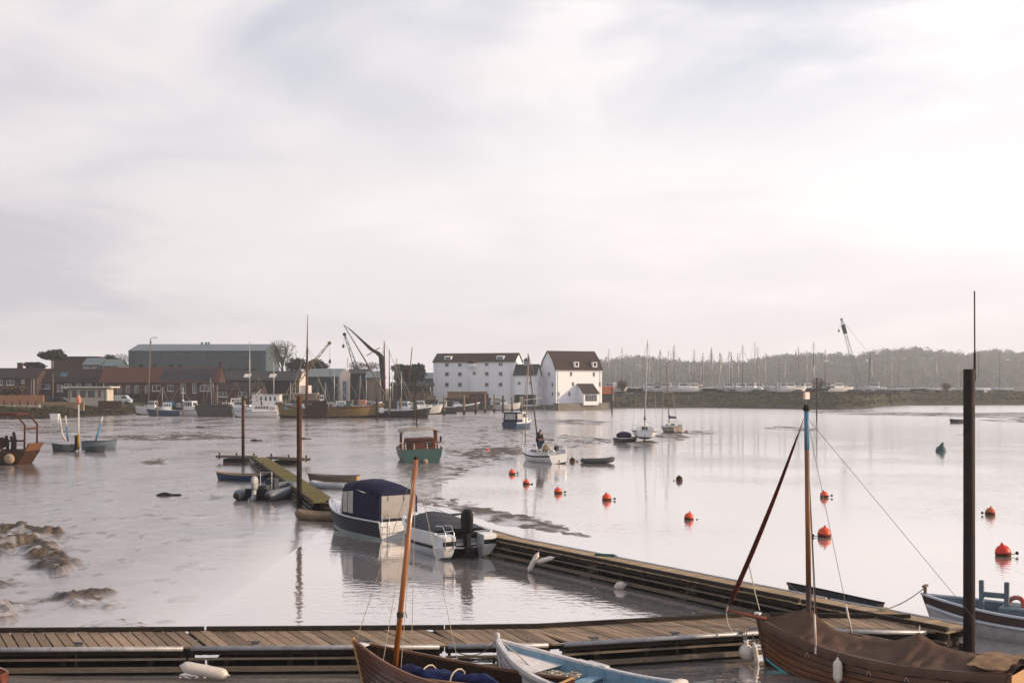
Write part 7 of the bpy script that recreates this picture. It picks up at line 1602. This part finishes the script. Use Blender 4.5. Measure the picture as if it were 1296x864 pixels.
for i, (px, pt) in enumerate(masts):
    Y = 405+(i*37 % 60); x = (px-CX)/F*Y; far = px > 1130; z = 4.2 if not far else 4.0
    if far: Y += 60; x = (px-CX)/F*Y
    src = protos[i % 4]; r_ = src if i < 4 else copy_tree(src); r_.location = (x, Y, z+1.0); r_.rotation_euler = (0,0,R((i*67) % 50-25+(180 if i % 2 else 0)))
    zt = ap(px,pt,Y).z-(z+1.0); mm = spar_d if i % 3 == 1 else spar_p
    MB().tube([(.5,0,.8),(.5+.02*zt*((i % 3)-1),0,zt)], [.14,.08], 6).build('mast', mm, r_, True)
    for s in (-1,1): stay(r_, (.5+.02*zt*((i % 3)-1),0,zt*.97), (.3,s*1.4,.7), .035, wire, 'shroud')
    stay(r_, (.5,0,zt*.97), (-4.3,0,.8), .035, wire, 'backstay'); stay(r_, (.5,0,zt*.97), (4.8,0,.9), .04, wire, 'forestay')
    lab = ['white hulled yacht','pale grey yacht','navy hulled yacht','off-white yacht'][i % 4]
    r_['label'] = f"{lab} laid up ashore with {'dark' if mm is spar_d else 'pale'} mast in the far boatyard"; r_['group'] = f"{lab}s with {'dark' if mm is spar_d else 'pale'} masts in the far boatyard"
protos2 = []
for k in range(2):
    r_, _h = cabin_boat('white motor cruiser parked ashore in the far boatyard', (0,0), 0, 9.0+k, 3.3, gelcoat, gelcoat, cab=(-.25,.12), ch=1.6, free=1.5, nwin=3, group='motor cruisers parked ashore', canopy=canvas_navy if k else None); protos2.append(r_)
for i, px in enumerate((776,818,830,846,862,874,925,934,948,962,984,992,1002,1018,1052,1062,1104)):
    src = protos2[i % 2]; r_ = src if i < 2 else copy_tree(src); Y = 398+(i*23 % 30); r_.location = ((px-CX)/F*Y, Y, 4.5); r_.rotation_euler = (0,0,R((i*83) % 60-30+(180 if i % 3 else 0)))
    if i % 2: r_['label'] = 'white motor cruiser with navy canopy parked ashore in the far boatyard'; r_['group'] = 'canopied motor cruisers parked ashore'
def car():
    r = thing('parked_car', 'dark car parked along the grass bank by the boatyard', 'car', (0,0,0), 0, 'cars parked by the boatyard'); pm = mat('dark_car_paint', (.03,.032,.036), .3)
    b = MB(); b.prism([(-2.1,.3),(2.1,.3),(2.15,.7),(1.3,.92),(.75,1.45),(-1.0,1.48),(-1.7,.98),(-2.15,.9)], -.85, .85); b.build('body', pm, r, bevel=.06)
    b = MB(); b.prism([(1.15,.95),(.68,1.38),(-.92,1.40),(-1.45,1.0)], -.87, .87); b.build('window_band', win_dark, r)
    for x in (-1.3,1.3):
        for y in (-.8,.8): b = MB(); b.lathe([(.33,-.1),(.33,.1)], 12, (x,y,.33), Euler((PI/2,0,0)).to_matrix()); b.build('wheel', rubber, r)
    return r
c0 = car()
for i, px in enumerate((957,966,1010,1078,1086,1098,1112,1121,64,77)):
    c_ = c0 if i == 0 else copy_tree(c0); Y = 396 if px > 500 else 268; z = 4.05 if px > 500 else 2.5; c_.location = ((px-CX)/F*Y, Y, z); c_.rotation_euler = (0,0,R(10*(i % 3)))
    if px < 500: c_['label'] = 'dark car parked beside the cream waterside shelter'; c_['group'] = 'cars parked by the shelter'
def van():
    r = thing('parked_van', 'pale blue van parked beside the cream shelter', 'van', ((153-CX)/F*270,270,2.4)); b = MB(); b.prism([(-2.4,.35),(2.4,.35),(2.45,1.1),(1.9,1.3),(1.35,2.0),(-2.4,2.05)], -.95, .95); b.build('body', mat('pale_blue_paint', (.46,.54,.58), .4), r, bevel=.08)
    b = MB(); b.prism([(1.75,1.3),(1.3,1.85),(.5,1.85),(.5,1.3)], -.97, .97); b.build('cab_window', win_dark, r)
    for x in (-1.5,1.5):
        for y in (-.9,.9): b = MB(); b.lathe([(.36,-.1),(.36,.1)], 12, (x,y,.36), Euler((PI/2,0,0)).to_matrix()); b.build('wheel', rubber, r)
van()
s_ = House('portable_cabin', 'blue-grey portable cabin past the crawler crane', 'cabin', 1126, 1150, 440, 0, 4, 2.8, 489.5, 489, mat('cabin_blue_grey', (.24,.30,.34), .6), clad_roof, 'flat'); s_.fw(1131,494,3,4).fw(1141,494,3,4).build()
o = thing('notice_board', 'small white notice board on the grass bank near the steel pile', 'sign', ap(1247.5,499,400)); b = MB(); b.box((0,0,1.3), (1.0,.06,1.2)); b.build('board', gelcoat, o); MB().beam((0,.05,-.5),(0,.05,.9),.1).build('post', timber_grey, o)
